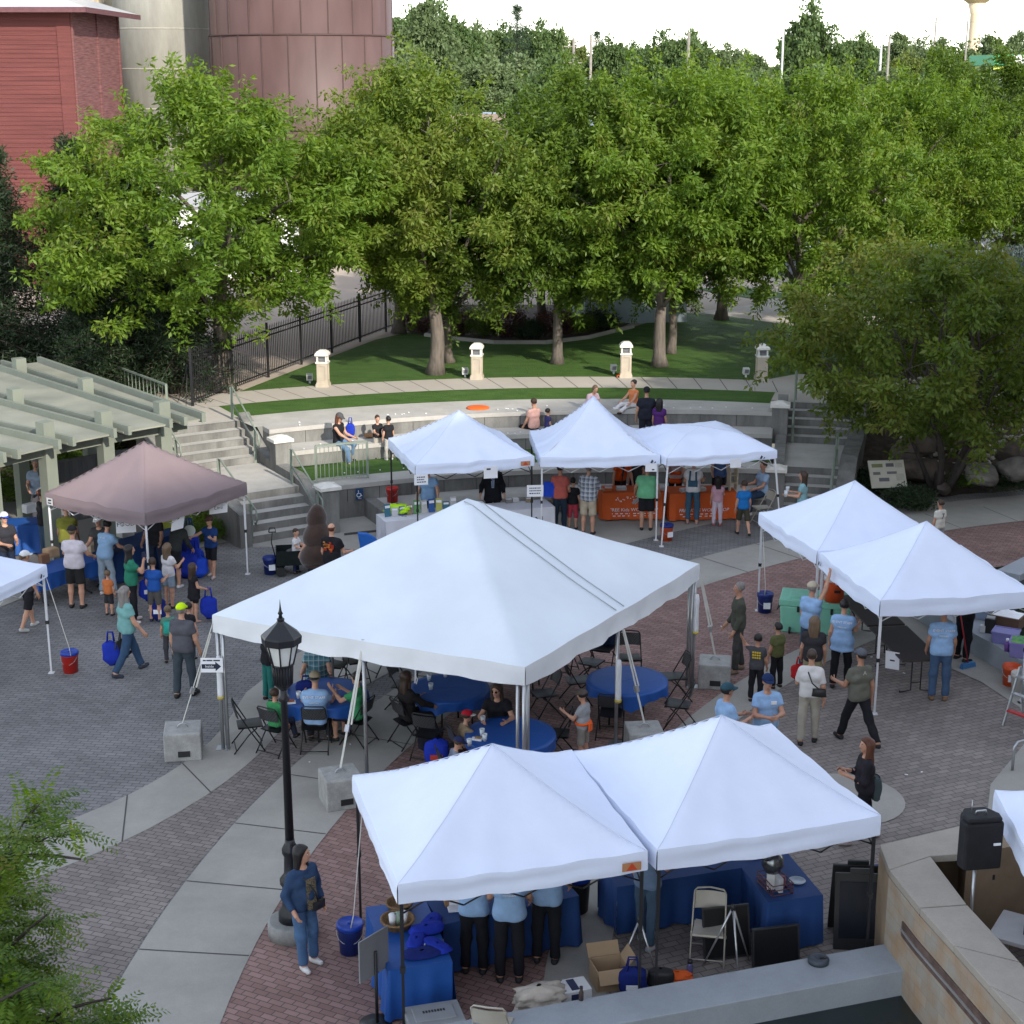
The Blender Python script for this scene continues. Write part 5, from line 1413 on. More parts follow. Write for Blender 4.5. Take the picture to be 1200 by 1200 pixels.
for k_ in (0, 1): # lacing seam across the roof to the right side
    mb.path([tuple(Vector(ftop(.5 + .5 * k / 16 * .99, .5 + (.03 if k_ else -.015))) + Vector((0, 0, .02))) for k in range(17)], .009, 5)
mb.build('seam', M('tent_seam', (.36, .38, .40), .6, .05), ft)
feet = [q[0], q[1], q[2], q[3], q[0].lerp(q[1], .5), q[1].lerp(q[2], .5), q[2].lerp(q[3], .5), q[3].lerp(q[0], .5)]
for i, p in enumerate(feet):
    p = p * .985
    mb = MB(); mb.tube((p.x, p.y, .01), (p.x, p.y, FE), .032, n=10)
    if i < 4:
        for s in (q[(i + 1) % 4], q[(i + 3) % 4]):
            d = (s - p).normalized() * .11; mb.tube((p.x + d.x, p.y + d.y, .01), (p.x + d.x, p.y + d.y, FE), .028, n=8)
    pole_ = mb.build('pole', m_alu, ft)
    mb = MB(); mb.box((p.x, p.y, .008), (.22, .2, .016)); mb.build('foot_plate', m_alu, pole_)
for i in range(4):
    a, b = q[i] * .985, q[(i + 1) % 4] * .985; mb = MB(); mb.tube((a.x, a.y, FE - .06), (b.x, b.y, FE - .06), .03, n=8); mb.build('rail', m_alu, ft)
    mb = MB(); mb.tube((a.x * .97, a.y * .97, FE - .12), (0, 0, FP - .24), .03, n=8); mb.build('hip_pole', m_alu, ft)
# ballast blocks with ratchet straps
m_block = concrete_mat('ballast_concrete', (.33, .325, .305), .35, 4, .1)
m_strap = M('strap', (.52, .51, .46), .8, .1)
def ballast(px, py, rz, tent_pt, label, s=(.62, .62, .50)):
    p = at(px, py, s[2])
    t = thing('ballast_block', label, 'block', (p[0], p[1], 0), rz, 'concrete ballast blocks of the big tent')
    mb = MB(); mb.box((0, 0, s[2] / 2), s); mb.build('block', m_block, t, bevel=.025)
    mb = MB(); mb.box((.02, -s[1] / 2 - .001, .14), (.2, .02, .10)); mb.build('lift_slot', m_plastk, t)
    mb = MB(); mb.path([(0.09 * cos(a), 0, s[2] + .09 * sin(a) - .02) for a in np.linspace(0, pi, 9)], .012, 6); mb.build('ring', m_alu, t)
    v = Vector(tent_pt) - Vector((p[0], p[1], s[2] + .07))
    st = thing('ratchet_strap', 'strap to the ' + label.split(' ', 2)[2].replace('standing ', ''), 'strap', (p[0], p[1], s[2] + .07), 0, 'tie down straps of the big tent')
    mb = MB(); mb.bar((0, 0, 0), v * .30, .035, .008); mb.build('lower_strap', m_strap, st)
    mb = MB(); mb.bar(v * .30, v * .36, .07, .06); mb.build('ratchet', m_alu, st)
    mb = MB(); mb.bar(v * .36, v, .035, .008); mb.bar(v * .36 + Vector((.05, 0, 0)), v * .9 + Vector((.02, 0, 0)), .03, .006); mb.build('upper_strap', m_strap, st)
    return t
W_ = lambda p, z=FE - .15: (p.x + fcx, p.y + fcy, z)
ballast(214, 852, .15, W_(q[0]), 'concrete ballast block standing on gray pavers left of the tent')
ballast(399, 905, .35, W_(feet[4]), 'concrete ballast block standing on the pale band beside the lamp', (.60, .60, .52))
ballast(755, 852, .1, W_(feet[5]), 'concrete ballast block standing behind the front canopies', (.6, .6, .5))
ballast(838, 773, -.15, W_(q[2]), 'concrete ballast block standing right of the tent corner', (.6, .6, .5))
# white wrapped weights hanging on the poles
for k_, zz, lb in ((0, 1.35, 'white wrapped bag strapped to the left tent pole'), (5, 1.2, 'white wrapped bag strapped to the right middle tent pole'), (2, 1.5, 'white wrapped bag strapped to the far right tent pole')):
    p = W_(feet[k_] * .985)
    t = thing('weight_bag', lb, 'bag', (p[0] + .02, p[1] - .085, 0), 0, 'wrapped weights on tent poles')
    mb = MB(); mb.lathe([(.0, zz - .42), (.045, zz - .41), (.055, zz - .3), (.05, zz), (.055, zz + .25), (.04, zz + .36), (.0, zz + .37)], n=10); mb.build('bag', m_val, t)
    mb = MB(); mb.lathe([(.06, zz - .40), (.06, zz - .35)], n=10); mb.build('tie', paint((.5, .4, .08), .6), t)
# arrow sign on the left pole
m_paper = M('paper_white', (.78, .78, .80), .6, .03, 4)
m_ink = paint((.012, .015, .03), .6)
def board(label, p, w, h, rz=0, tilt=0, lines=(), ink=m_ink, cat='sign', group=None, mat=m_paper, name='paper_sign'):
    t = thing(name, label, cat, p, rz, group)
    t.rotation_euler = (tilt, 0, rz)
    mb = MB(); mb.box((0, 0, 0), (w, .008, h)); sh_ = mb.build('sheet', mat, t)
    for txt, size, z in lines: text_part(txt, size, ink, sh_, (0, -.0055, z), (pi / 2, 0, 0), .001)
    return t
p = atd(248.5, 779, 24.85)
sg = board('white arrow sign reading Inside tied to the left tent pole', (p[0], 24.83, p[2]), .37, .255, 0, 0, ())
mb = MB()
for x_, w_ in ((-.12, .05), (-.035, .10), (.085, .11)): mb.box((x_, -.0065, .085), (w_, .003, .022))
mb.build('writing', m_ink, sg)
mb = MB(); mb.add([(-.17, -.0075, .02), (.06, -.0075, .02), (.06, -.0075, .065), (.155, -.0075, -.02), (.06, -.0075, -.105), (.06, -.0075, -.06), (-.17, -.0075, -.06)][::-1], [tuple(range(7))]); mb.build('arrow', paint((.012, .02, .045), .6), sg)
text_part('Inside', .062, m_paper, sg, (-.04, -.009, -.02), (pi / 2, 0, 0), .001)
# ================================================================== PEOPLE
def surface_net(S, lo, h):
    """S (nx,ny,nz) field, negative inside -> vertices, quads"""
    ins = S < 0
    nx, ny, nz = S.shape
    cnt = np.zeros((nx - 1, ny - 1, nz - 1), np.float32); acc = np.zeros((nx - 1, ny - 1, nz - 1, 3), np.float32)
    off = [(0, 0, 0), (1, 0, 0), (0, 1, 0), (1, 1, 0), (0, 0, 1), (1, 0, 1), (0, 1, 1), (1, 1, 1)]
    def sl(o): return (slice(o[0], nx - 1 + o[0]), slice(o[1], ny - 1 + o[1]), slice(o[2], nz - 1 + o[2]))
    for a in range(8):
        for ax in range(3):
            if off[a][ax]: continue
            b = list(off[a]); b[ax] = 1
            A = S[sl(off[a])]; B = S[sl(b)]
            c = (A < 0) != (B < 0)
            if not c.any(): continue
            t = np.where(c, A / (A - B + 1e-12), 0)
            cnt += c
            for k in range(3):
                acc[..., k] += np.where(c, off[a][k] + (t if k == ax else 0), 0)
    act = cnt > 0
    idx = -np.ones(act.shape, np.int64); idx[act] = np.arange(act.sum())
    ijk = np.argwhere(act)
    V = (ijk + acc[act] / cnt[act][:, None]) * h + lo
    F = []
    for ax in range(3):
        s0 = [slice(1, -1)] * 3; s1 = [slice(1, -1)] * 3
        s0[ax] = slice(0, -1); s1[ax] = slice(1, None)
        A = ins[tuple(s0)]; B = ins[tuple(s1)]
        for sgn, msk in ((1, A & ~B), (-1, ~A & B)):
            w = np.argwhere(msk)
            if not len(w): continue
            base = w.copy(); o1, o2 = [k for k in range(3) if k != ax]
            base[:, o1] += 1; base[:, o2] += 1
            def g(d1, d2):
                c = base.copy(); c[:, o1] += d1; c[:, o2] += d2; return idx[c[:, 0], c[:, 1], c[:, 2]]
            qd = np.stack([g(-1, -1), g(0, -1), g(0, 0), g(-1, 0)], 1)
            flip = (sgn > 0) == (ax == 1)
            F.append(qd[:, ::-1] if flip else qd)
    F = np.vstack(F)
    return V, F[(F >= 0).all(1)]
def blob(prims, h=.02, k=.014, cuts=(), grow=0.0, wr=0.0, seed=0):
    """smooth union of tapered capsules / ellipsoids.
    prim: ('c', a, b, ra, rb, cut) or ('e', centre, radii, R); cut = list of (point, direction) half-spaces kept where dot<0"""
    lo = np.full(3, 1e9); hi = -lo
    for p in prims:
        if p[0] == 'c':
            for q, r in ((p[1], p[3]), (p[2], p[4])): lo = np.minimum(lo, np.array(q) - r - grow); hi = np.maximum(hi, np.array(q) + r + grow)
        else:
            m = max(p[2]); lo = np.minimum(lo, np.array(p[1]) - m - grow); hi = np.maximum(hi, np.array(p[1]) + m + grow)
    lo = lo - 3 * h; hi = hi + 3 * h
    n = np.ceil((hi - lo) / h).astype(int) + 1
    ax = [(lo[i] + np.arange(n[i]) * h).astype(np.float32) for i in range(3)]
    S = np.zeros(n, np.float32)
    for p in prims:
        if p[0] == 'c':
            a = np.array(p[1], np.float32); b = np.array(p[2], np.float32); ra, rb = p[3] + grow, p[4] + grow
            m = max(ra, rb) + .07; plo = np.minimum(a, b) - m; phi = np.maximum(a, b) + m
        else:
            a = np.array(p[1], np.float32); m = max(p[2]) + grow + .07; plo = a - m; phi = a + m
        i0 = np.maximum(0, np.floor((plo - lo) / h).astype(int)); i1 = np.minimum(n, np.ceil((phi - lo) / h).astype(int) + 1)
        X = ax[0][i0[0]:i1[0], None, None]; Y = ax[1][None, i0[1]:i1[1], None]; Zz = ax[2][None, None, i0[2]:i1[2]]
        if p[0] == 'c':
            d = b - a; L2 = float(d @ d) + 1e-9
            dx, dy, dz = X - a[0], Y - a[1], Zz - a[2]
            t = np.clip((dx * d[0] + dy * d[1] + dz * d[2]) / L2, 0, 1)
            D = np.sqrt((dx - t * d[0]) ** 2 + (dy - t * d[1]) ** 2 + (dz - t * d[2]) ** 2) - (ra + (rb - ra) * t)
            cu = p[5] if len(p) > 5 and p[5] else ()
        else:
            R = np.array(p[3]) if len(p) > 3 and p[3] is not None else np.eye(3); r = np.array(p[2]) + grow
            dx, dy, dz = X - a[0], Y - a[1], Zz - a[2]
            u = [(dx * R[i][0] + dy * R[i][1] + dz * R[i][2]) / r[i] for i in range(3)]
            D = (np.sqrt(u[0] ** 2 + u[1] ** 2 + u[2] ** 2) - 1) * min(r)
            cu = p[4] if len(p) > 4 and p[4] else ()
        for pt, dr in cu:
            D = np.maximum(D, (X - pt[0]) * dr[0] + (Y - pt[1]) * dr[1] + (Zz - pt[2]) * dr[2])
        S[i0[0]:i1[0], i0[1]:i1[1], i0[2]:i1[2]] += np.exp(-np.clip(D / k, -30, 30))
    S = -k * np.log(S + 1e-9)
    X = ax[0][:, None, None]; Y = ax[1][None, :, None]; Zz = ax[2][None, None, :]
    if wr:
        rg = np.random.default_rng(seed); f = rg.uniform(14, 26, 3); ph = rg.uniform(0, 6, 4)
        S = S + wr * (np.sin(Zz * f[0] + X * 9 + ph[0]) * np.sin(X * f[1] - Zz * 7 + ph[1]) + .7 * np.sin(Y * f[2] + Zz * 18 + ph[2]))
    for pt, dr in cuts:
        S = np.maximum(S, (X - pt[0]) * dr[0] + (Y - pt[1]) * dr[1] + (Zz - pt[2]) * dr[2])
    return surface_net(S, lo, h)

HAIR = {'brown': (.045, .026, .016), 'dark': (.014, .011, .010), 'gray': (.20, .18, .165), 'blond': (.22, .14, .07), 'red': (.10, .035, .018), 'light': (.13, .085, .05)}
def hairmat(k): return M('hair_' + k, HAIR[k], .55, .25, 30, bump=.4, bscale=60, stretch=(1, 1, .15))
m_eye = paint((.015, .012, .01), .3); m_eyew = M('eye_white', (.6, .58, .56), .4, .02); m_lip = M('lips', (.36, .14, .12), .5, .05)
m_shades = paint((.008, .008, .01), .2)
def person(label, pos, face=0, h=1.75, w=1.0, shirt=(.5, .5, .5), sleeve=.55, hem=-.07, flare=0.0, pants=(.03, .04, .07), plen=1.0, shoes=(.03, .03, .03), hair='dark', hs='short', hat=None, hatc=(.5, .5, .5), brim=0,
           lean=0, hipL=0, hipR=0, kneeL=4, kneeR=4, aL=(4, 10, 12), aR=(4, 10, 12), yaw=0, nod=0, sit=None, tone=1.0, group=None, glasses=False, skirt=False, apron=None, seed=None, inL=0, inR=0, res=None, vest=None, barearm=False):
    """face: degrees clockwise from 'away from the viewpoint'; arms = (forward flex, outward, elbow flex); legs = hip and knee flex"""
    s = h / 1.75; hsz = s * (1 + (1.75 - h) * .38)
    if seed is None: seed = int(abs(pos[0] * 131 + pos[1] * 57)) + 1
    t = thing('person', label, 'person', pos, -radians(face), group)
    rt = np.array([1., 0, 0]); la = radians(lean)
    up = np.array([0, sin(la), cos(la)]); fw = np.array([0, cos(la), -sin(la)])
    if sit is not None:
        hipL, hipR = (sit[1] if len(sit) > 1 else 84), (sit[2] if len(sit) > 2 else 84)
    pel = np.array([0., 0, 0])
    def leg(side, hip, knee):
        a = radians(hip); hp = pel + rt * side * .088 * s - up * .02 * s
        out = .06 if sit is None else .16
        d = np.array([side * out, sin(a), -cos(a)]); d /= np.linalg.norm(d)
        kn = hp + d * .43 * s
        b = radians(hip - knee); d2 = np.array([side * .01, sin(b), -cos(b)]); d2 /= np.linalg.norm(d2)
        an = kn + d2 * .41 * s
        c = radians(max(-25, min(20, hip - knee)) * .5); fd = np.array([side * .16, cos(c), sin(c)]); fd /= np.linalg.norm(fd)
        return hp, kn, an, fd
    if sit is not None: kneeL, kneeR = (sit[3] if len(sit) > 3 else 86), (sit[4] if len(sit) > 4 else 86)
    LL = leg(-1, hipL, kneeL); RL = leg(1, hipR, kneeR)
    if sit is not None: zoff = sit[0] + .105 * s
    else: zoff = -min(LL[2][2], RL[2][2]) + .085 * s
    sh = np.array([0, 0, zoff]); pel = pel + sh
    LL = tuple(x + sh if i < 3 else x for i, x in enumerate(LL)); RL = tuple(x + sh if i < 3 else x for i, x in enumerate(RL))
    shw = .162 * s * (.6 + .4 * w)
    neck = pel + up * .515 * s
    def arm(side, A, inn):
        f, o, e = (radians(v) for v in A)
        S0 = pel + up * .440 * s + rt * side * shw
        d = (-up * cos(f) + fw * sin(f)) * cos(o) + rt * side * sin(o); d /= np.linalg.norm(d)
        E0 = S0 + d * .285 * s
        g = f + e; d2 = (-up * cos(g) + fw * sin(g)) * cos(o * .4) + rt * side * (sin(o * .4) - sin(radians(inn))); d2 /= np.linalg.norm(d2)
        W0 = E0 + d2 * .245 * s
        return S0, E0, W0, d, d2
    AL_ = arm(-1, aL, inL); AR_ = arm(1, aR, inR)
    ya, no = radians(yaw), radians(nod + lean * .55)
    hu = np.array([0, sin(no), cos(no)])
    hf = np.array([sin(ya) * cos(no), cos(ya) * cos(no), -sin(no)]); hr = np.cross(hf, hu); hr /= np.linalg.norm(hr); hf = np.cross(hu, hr)
    Rm = np.stack([hr, hf, hu])
    hc = neck + up * .07 * s + hu * .115 * hsz + hf * .015 * hsz
    C = lambda a, b, ra, rb, cut=None: ('c', a, b, ra, rb, cut)
    torso = [C(pel - rt * .065 * s * w, pel + rt * .065 * s * w, .102 * s * w ** .8, .102 * s * w ** .8),
             C(pel + up * .17 * s - rt * .05 * s * w, pel + up * .17 * s + rt * .05 * s * w, .093 * s * w, .093 * s * w),
             C(pel + up * .33 * s - rt * .075 * s * w, pel + up * .33 * s + rt * .075 * s * w, .105 * s * (.4 + .6 * w), .105 * s * (.4 + .6 * w)),
             C(neck - up * .045 * s, pel + up * .435 * s - rt * shw * .82, .062 * s, .056 * s), C(neck - up * .045 * s, pel + up * .435 * s + rt * shw * .82, .062 * s, .056 * s)]
    if w > 1.12: torso.append(C(pel + up * .14 * s + fw * .05 * s, pel + up * .22 * s + fw * .05 * s, .12 * s * w, .11 * s * w))
    lw = .75 + .25 * w
    legs = []
    for hp, kn, an, fd in (LL, RL):
        legs += [C(hp, kn, .082 * s * lw * w ** .3, .054 * s * lw), C(kn, kn + (an - kn) * .35, .052 * s * lw, .054 * s * lw), C(kn + (an - kn) * .35, an, .054 * s * lw, .036 * s)]
    arms = []
    for S0, E0, W0, d, d2 in (AL_, AR_):
        arms += [C(S0, E0, .050 * s * lw, .039 * s * lw), C(E0, E0 + (W0 - E0) * .3, .038 * s * lw, .039 * s * lw), C(E0 + (W0 - E0) * .3, W0, .039 * s * lw, .026 * s)]
        hn = np.cross(d2, rt); hn /= np.linalg.norm(hn) + 1e-9
        arms.append(C(W0 + d2 * .02 * s, W0 + d2 * .075 * s, .028 * s, .030 * s))
    ez = lambda x, y, z: hc + (hr * x + hf * y + hu * z) * hsz
    head = [('e', ez(0, -.008, .028), (.074 * hsz, .092 * hsz, .088 * hsz), Rm), C(ez(0, .03, -.045), ez(0, .045, -.075), .052 * hsz, .038 * hsz),
            C(ez(0, .084, .02), ez(0, .098, -.018), .010 * hsz, .015 * hsz), C(ez(-.076, -.005, .015), ez(-.078, -.01, -.02), .013 * hsz, .010 * hsz), C(ez(.076, -.005, .015), ez(.078, -.01, -.02), .013 * hsz, .010 * hsz)]
    nk = [C(neck - up * .03 * s, hc - hu * .06 * hsz - hf * .01 * hsz, .052 * s, .047 * s)]
    feet = [C(an, an + fd * .05 * s - np.array([0, 0, .05 * s]), .036 * s, .034 * s) for hp, kn, an, fd in (LL, RL)]
    H_ = res or (.016 if pos[1] < 33 else .019)
    V, F = blob(torso + legs + arms + head + nk + feet, H_, .011)
    mi = np.zeros(len(F), int)
    Vs = [V]; Fs = [F]; Ms = [mi]; nv = len(V)
    def addm(mb_v, mb_f, m_):
        nonlocal nv
        q4 = np.array([list(f) + [f[-1]] * (4 - len(f)) if len(f) < 4 else f for f in mb_f])
        Vs.append(np.array(mb_v)); Fs.append(q4 + nv); Ms.append(np.full(len(q4), m_)); nv += len(mb_v)
    def ball(c, r, m_, n=6):
        vs = []; fs = []
        for i in range(n + 1):
            th = pi * i / n
            for j in range(n + 2):
                p_ = 2 * pi * j / (n + 2); loc = np.array([r[0] * sin(th) * cos(p_), r[1] * cos(th), r[2] * sin(th) * sin(p_)])
                vs.append(c + hr * loc[0] + hf * loc[1] + hu * loc[2])
        m = n + 2
        for i in range(n):
            for j in range(m): fs.append((i * m + j, i * m + (j + 1) % m, (i + 1) * m + (j + 1) % m, (i + 1) * m + j))
        addm(vs, fs, m_)
    for sx in (-1, 1):
        ball(ez(sx * .031, .077, .014), (.014 * hsz, .008 * hsz, .008 * hsz), 2); ball(ez(sx * .031, .083, .013), (.007 * hsz, .004 * hsz, .007 * hsz), 1)
        ball(ez(sx * .031, .082, .034), (.019 * hsz, .006 * hsz, .0045 * hsz), 1)
    ball(ez(0, .082, -.048), (.024 * hsz, .008 * hsz, .008 * hsz), 3)
    # fingers: four unequal bent fingers and a thumb leaving the side of the palm
    for side, (S0, E0, W0, d, d2) in ((-1, AL_), (1, AR_)):
        ins = -rt * side; ac = np.cross(d2, ins); ac /= np.linalg.norm(ac) + 1e-9; ins = np.cross(ac, d2); ins /= np.linalg.norm(ins) + 1e-9
        mbf = MB()
        palm = W0 + d2 * .075 * s
        for j, (o_, ln) in enumerate(((-.024, .070), (-.008, .080), (.008, .075), (.023, .058))):
            st = palm + ac * o_ * s; k1 = st + d2 * (.035 + ln * .45) * s + ins * .006 * s; k2 = k1 + (d2 * .6 + ins * .8) * ln * .5 * s
            mbf.path([tuple(st), tuple(k1), tuple(k2)], [.0105 * s, .0095 * s, .0075 * s], 5)
        st = W0 + d2 * .04 * s - ac * .022 * s; mbf.path([tuple(st), tuple(st + (d2 * .6 - ac * .7 + ins * .3) * .035 * s), tuple(st + (d2 * 1.0 - ac * .8 + ins * .6) * .055 * s)], [.013 * s, .011 * s, .008 * s], 5)
        addm(mbf.v, [f for f in mbf.f if len(f) == 4], 0)
    me = np_mesh('body', np.vstack(Vs), np.vstack(Fs), [skin(tone), m_eye, m_eyew, m_lip], np.concatenate(Ms))
    new_obj('body', me, t)
    def part(name, prims, mat, **kw):
        V, F = blob(prims, kw.pop('h', H_ * 1.1), kw.pop('k', .012), seed=seed, **kw)
        return new_obj(name, np_mesh(name, V, F, mat), t)
    # trousers / shorts / skirt
    tp = [C(pel - rt * .065 * s * w, pel + rt * .065 * s * w, .110 * s * w ** .8, .110 * s * w ** .8), C(pel + up * .1 * s - rt * .055 * s * w, pel + up * .1 * s + rt * .055 * s * w, .090 * s * w, .090 * s * w)]
    for hp, kn, an, fd in (LL, RL):
        dth = (kn - hp) / np.linalg.norm(kn - hp); dsh = (an - kn) / np.linalg.norm(an - kn)
        if plen <= 1e-3: continue
        if plen < .62:
            e = hp + dth * .43 * s * min(1, plen / .55); tp.append(C(hp, e + dth * .03, .097 * s * lw * w ** .3, .092 * s * lw, [(e, dth)]))
        else:
            e = kn + dsh * .41 * s * min(1, (plen - .5) / .5) * .97; tp += [C(hp, kn, .097 * s * lw * w ** .3, .074 * s * lw), C(kn, e + dsh * .04, .074 * s * lw, .064 * s, [(e, dsh)])]
    if skirt:
        e = (LL[0] + RL[0]) / 2 + ((LL[1] + RL[1]) / 2 - (LL[0] + RL[0]) / 2) * .8; tp = tp[:2] + [C(pel - rt * .04, e - rt * .09 * s, .12 * s, .12 * s), C(pel + rt * .04, e + rt * .09 * s, .12 * s, .12 * s)]
    part('shorts' if plen < .62 else 'trousers', tp, cloth(pants), cuts=[(pel + up * .11 * s, up)], wr=.005 * s)
    # shirt
    gz = .022 * s
    tor2 = [C(p[1], p[2], p[3] + (.026, .032, .020, .018, .018, .020)[i] * s + (flare if i == 0 else 0), p[4] + (.026, .032, .020, .018, .018, .020)[i] * s + (flare if i == 0 else 0)) for i, p in enumerate(torso)]
    hemp = pel + up * hem * s
    tcut = [(hemp, -up)]
    tor2.append(C(pel + up * .08 * s - rt * .058 * s * w, pel + up * .08 * s + rt * .058 * s * w, .124 * s * w, .124 * s * w))
    tor2 = [(*p[:5], tcut) for p in tor2]
    if hem < -.12: tor2.append(C(pel - rt * .05 * s * w, pel - up * .2 * s - rt * .06 * s * w, .125 * s * w, .14 * s * w + flare, tcut)); tor2.append(C(pel + rt * .05 * s * w, pel - up * .2 * s + rt * .06 * s * w, .125 * s * w, .14 * s * w + flare, tcut))
    for S0, E0, W0, d, d2 in (AL_, AR_):
        if sleeve <= 0: continue
        if sleeve <= 1: e = S0 + d * .285 * s * sleeve; tor2.append(C(S0, S0 + d * .285 * s * (sleeve + .08), .065 * s * lw, .067 * s * lw, [(e, d)]))
        else:
            e = E0 + d2 * .245 * s * (sleeve - 1); tor2 += [C(S0, E0, .064 * s * lw, .057 * s * lw), C(E0, e + d2 * .02, .057 * s * lw, .042 * s, [(e, d2)])]
    nkc = neck + up * .012 * s
    shirt_ = part('shirt', tor2, cloth(shirt), cuts=[(nkc, up * .9 + fw * .42)] if True else (), wr=.0055 * s)
    if apron:
        ap_ = [C(pel + up * .36 * s + fw * .09 * s * w - rt * .05 * s, pel + up * .36 * s + fw * .09 * s * w + rt * .05 * s, .05 * s, .05 * s), C(pel + up * .1 * s + fw * .07 * s * w - rt * .09 * s, pel + up * .1 * s + fw * .07 * s * w + rt * .09 * s, .075 * s, .075 * s), C(pel - up * .12 * s + fw * .06 * s - rt * .09 * s, pel - up * .12 * s + fw * .06 * s + rt * .09 * s, .085 * s, .085 * s)]
        part('apron', ap_, cloth(apron), k=.03)
    # shoes
    for (hp, kn, an, fd) in (LL, RL):
        f0 = an - np.array([0, 0, .045 * s]) - fd * .03 * s; f1 = an - np.array([0, 0, .055 * s]) + fd * .13 * s
        upv = np.array([0, 0, 1.]) - fd * fd[2]; upv /= np.linalg.norm(upv)
        part('shoe', [C(f0, f1, .043 * s, .036 * s), C(an - np.array([0, 0, .03 * s]), f0 + (f1 - f0) * .4, .040 * s, .038 * s)], cloth(shoes, .6), cuts=[(f0 - upv * .038 * s, -upv), (an + np.array([0, 0, .012]), np.array([0, 0, 1.]))], h=H_ * .9)
    # hair
    if hs != 'bald':
        cap_r = .014 if hs != 'curly' else .035
        hp_ = [('e', ez(0, -.014, .034), ((.076 + cap_r) * hsz, (.092 + cap_r) * hsz, (.090 + cap_r) * hsz), Rm, [(ez(0, .042, .03), hf * .86 - hu * .5), (ez(0, 0, -.035 if hs != 'fringe' else -.03), -hu - hf * .15 if hs != 'fringe' else -hu)] + ([(ez(0, 0, .055), hu)] if hat else []))]
        if hs == 'fringe': hp_[0] = ('e', ez(0, -.014, .03), (.086 * hsz, .104 * hsz, .09 * hsz), Rm, [(ez(0, .02, 0), hf), (ez(0, 0, .05), hu), (ez(0, 0, -.05), -hu)])
        if hs in ('long', 'longer'):
            ln = .20 if hs == 'long' else .34
            bk = neck - fw * .07 * s - up * (ln - .12) * s
            for x in (-.045, 0, .045): hp_.append(C(ez(x * 1.2, -.055, .02), bk + rt * x * 1.3 * s, .052 * hsz, .035 * hsz))
            for x in (-1, 1): hp_.append(C(ez(x * .075, -.01, .03), neck + rt * x * .085 * s - up * .02 * s + fw * .01, .030 * hsz, .032 * hsz))
        if hs == 'ponytail': hp_.append(C(ez(0, -.10, .03), ez(0, -.14, -.12), .03 * hsz, .022 * hsz))
        if hs == 'bun': hp_.append(('e', ez(0, -.11, .06), (.04 * hsz,) * 3, Rm))
        part('hair', hp_, hairmat(hair), wr=.006 if hs != 'curly' else .008, h=H_)
    if hat in ('cap', 'backcap', 'beanie'):
        dr = 1 if hat != 'backcap' else -1
        hp_ = [('e', ez(0, -.008, .040), (.098 * hsz, .117 * hsz, .102 * hsz), Rm, [(ez(0, 0, .036), -hu)])]
        cap_ = part('cap', hp_, cloth(hatc), h=H_)
        if hat != 'beanie':
            mbb = MB()
            P_ = []
            for a in np.linspace(-1.15, 1.15, 13):
                P_.append((a, .098 + .075 * cos(a) ** 1.2))
            vs = [ez(sin(a) * .094, dr * (cos(a) * .112) - .008, .048) for a, _ in P_] + [ez(sin(a) * .094, dr * (cos(a) * .112 + .078 * max(0, cos(a * 1.2))) - .008, .030 + .018 * sin(a) ** 2 * -.5) for a, _ in P_]
            vs2 = [v + hu * .006 for v in vs]; n = len(P_)
            fs = [(i, i + 1, n + i + 1, n + i) for i in range(n - 1)] + [(2 * n + i, 3 * n + i, 3 * n + i + 1, 2 * n + i + 1) for i in range(n - 1)] + [(n + i, n + i + 1, 3 * n + i + 1, 3 * n + i) for i in range(n - 1)]
            mbb.add(vs + vs2, fs, 0, True); mbb.build('cap_brim', cloth(brim or hatc), cap_)
    if hat == 'straw':
        hat_ = part('hat', [('e', ez(0, -.008, .06), (.096 * hsz, .114 * hsz, .10 * hsz), Rm, [(ez(0, 0, .052), -hu)]), ('e', ez(0, -.005, .052), (.155 * hsz, .175 * hsz, .016 * hsz), Rm)], cloth(hatc), h=.012, k=.006)
        part('hat_band', [('e', ez(0, -.008, .07), (.103 * hsz, .121 * hsz, .07 * hsz), Rm, [(ez(0, 0, .068), -hu), (ez(0, 0, .09), hu)])], cloth((.05, .035, .03)), h=.01, k=.006).parent = hat_
    if glasses:
        mbb = MB()
        for sx in (-1, 1): mbb.add([ez(sx * .012, .096, .024), ez(sx * .054, .084, .024), ez(sx * .052, .084, -.006), ez(sx * .014, .096, -.006)], [(0, 1, 2, 3)])
        mbb.add([ez(-.055, .085, .022), ez(.055, .085, .022), ez(.055, .087, .018), ez(-.055, .087, .018)], [(0, 1, 2, 3)])
        for sx in (-1, 1): mbb.add([ez(sx * .055, .084, .024), ez(sx * .079, -.01, .022), ez(sx * .079, -.01, .014), ez(sx * .055, .084, .014)], [(0, 1, 2, 3)])
        mbb.build('sunglasses', m_shades, t)
    t_info = dict(obj=t, shirt=shirt_, pel=pel, up=up, fw=fw, s=s, w=w, handL=AL_[2] + AL_[4] * .08 * s, handR=AR_[2] + AR_[4] * .08 * s, head=hc, neck=neck)
    return t_info
def back_text(P, lines, mat=None, z=.36, size=.075, off=.128, front=False):
    """lettering on the back (or chest) of a shirt"""
    mat = mat or m_paper
    sg = 1 if front else -1
    for i, (txt, sz, dz) in enumerate(lines):
        p = P['pel'] + P['up'] * (z + dz) * P['s'] + sg * P['fw'] * off * P['s'] * (.4 + .6 * P['w'])
        text_part(txt, sz * P['s'], mat, P['shirt'], tuple(p), (pi / 2 - atan2(P['up'][1], P['up'][2]) * sg * (1 if not front else 1), 0, 0 if not front else pi), .003)
def W(P, v):
    """local person point -> world"""
    return P['obj'].matrix_basis @ Vector(v)
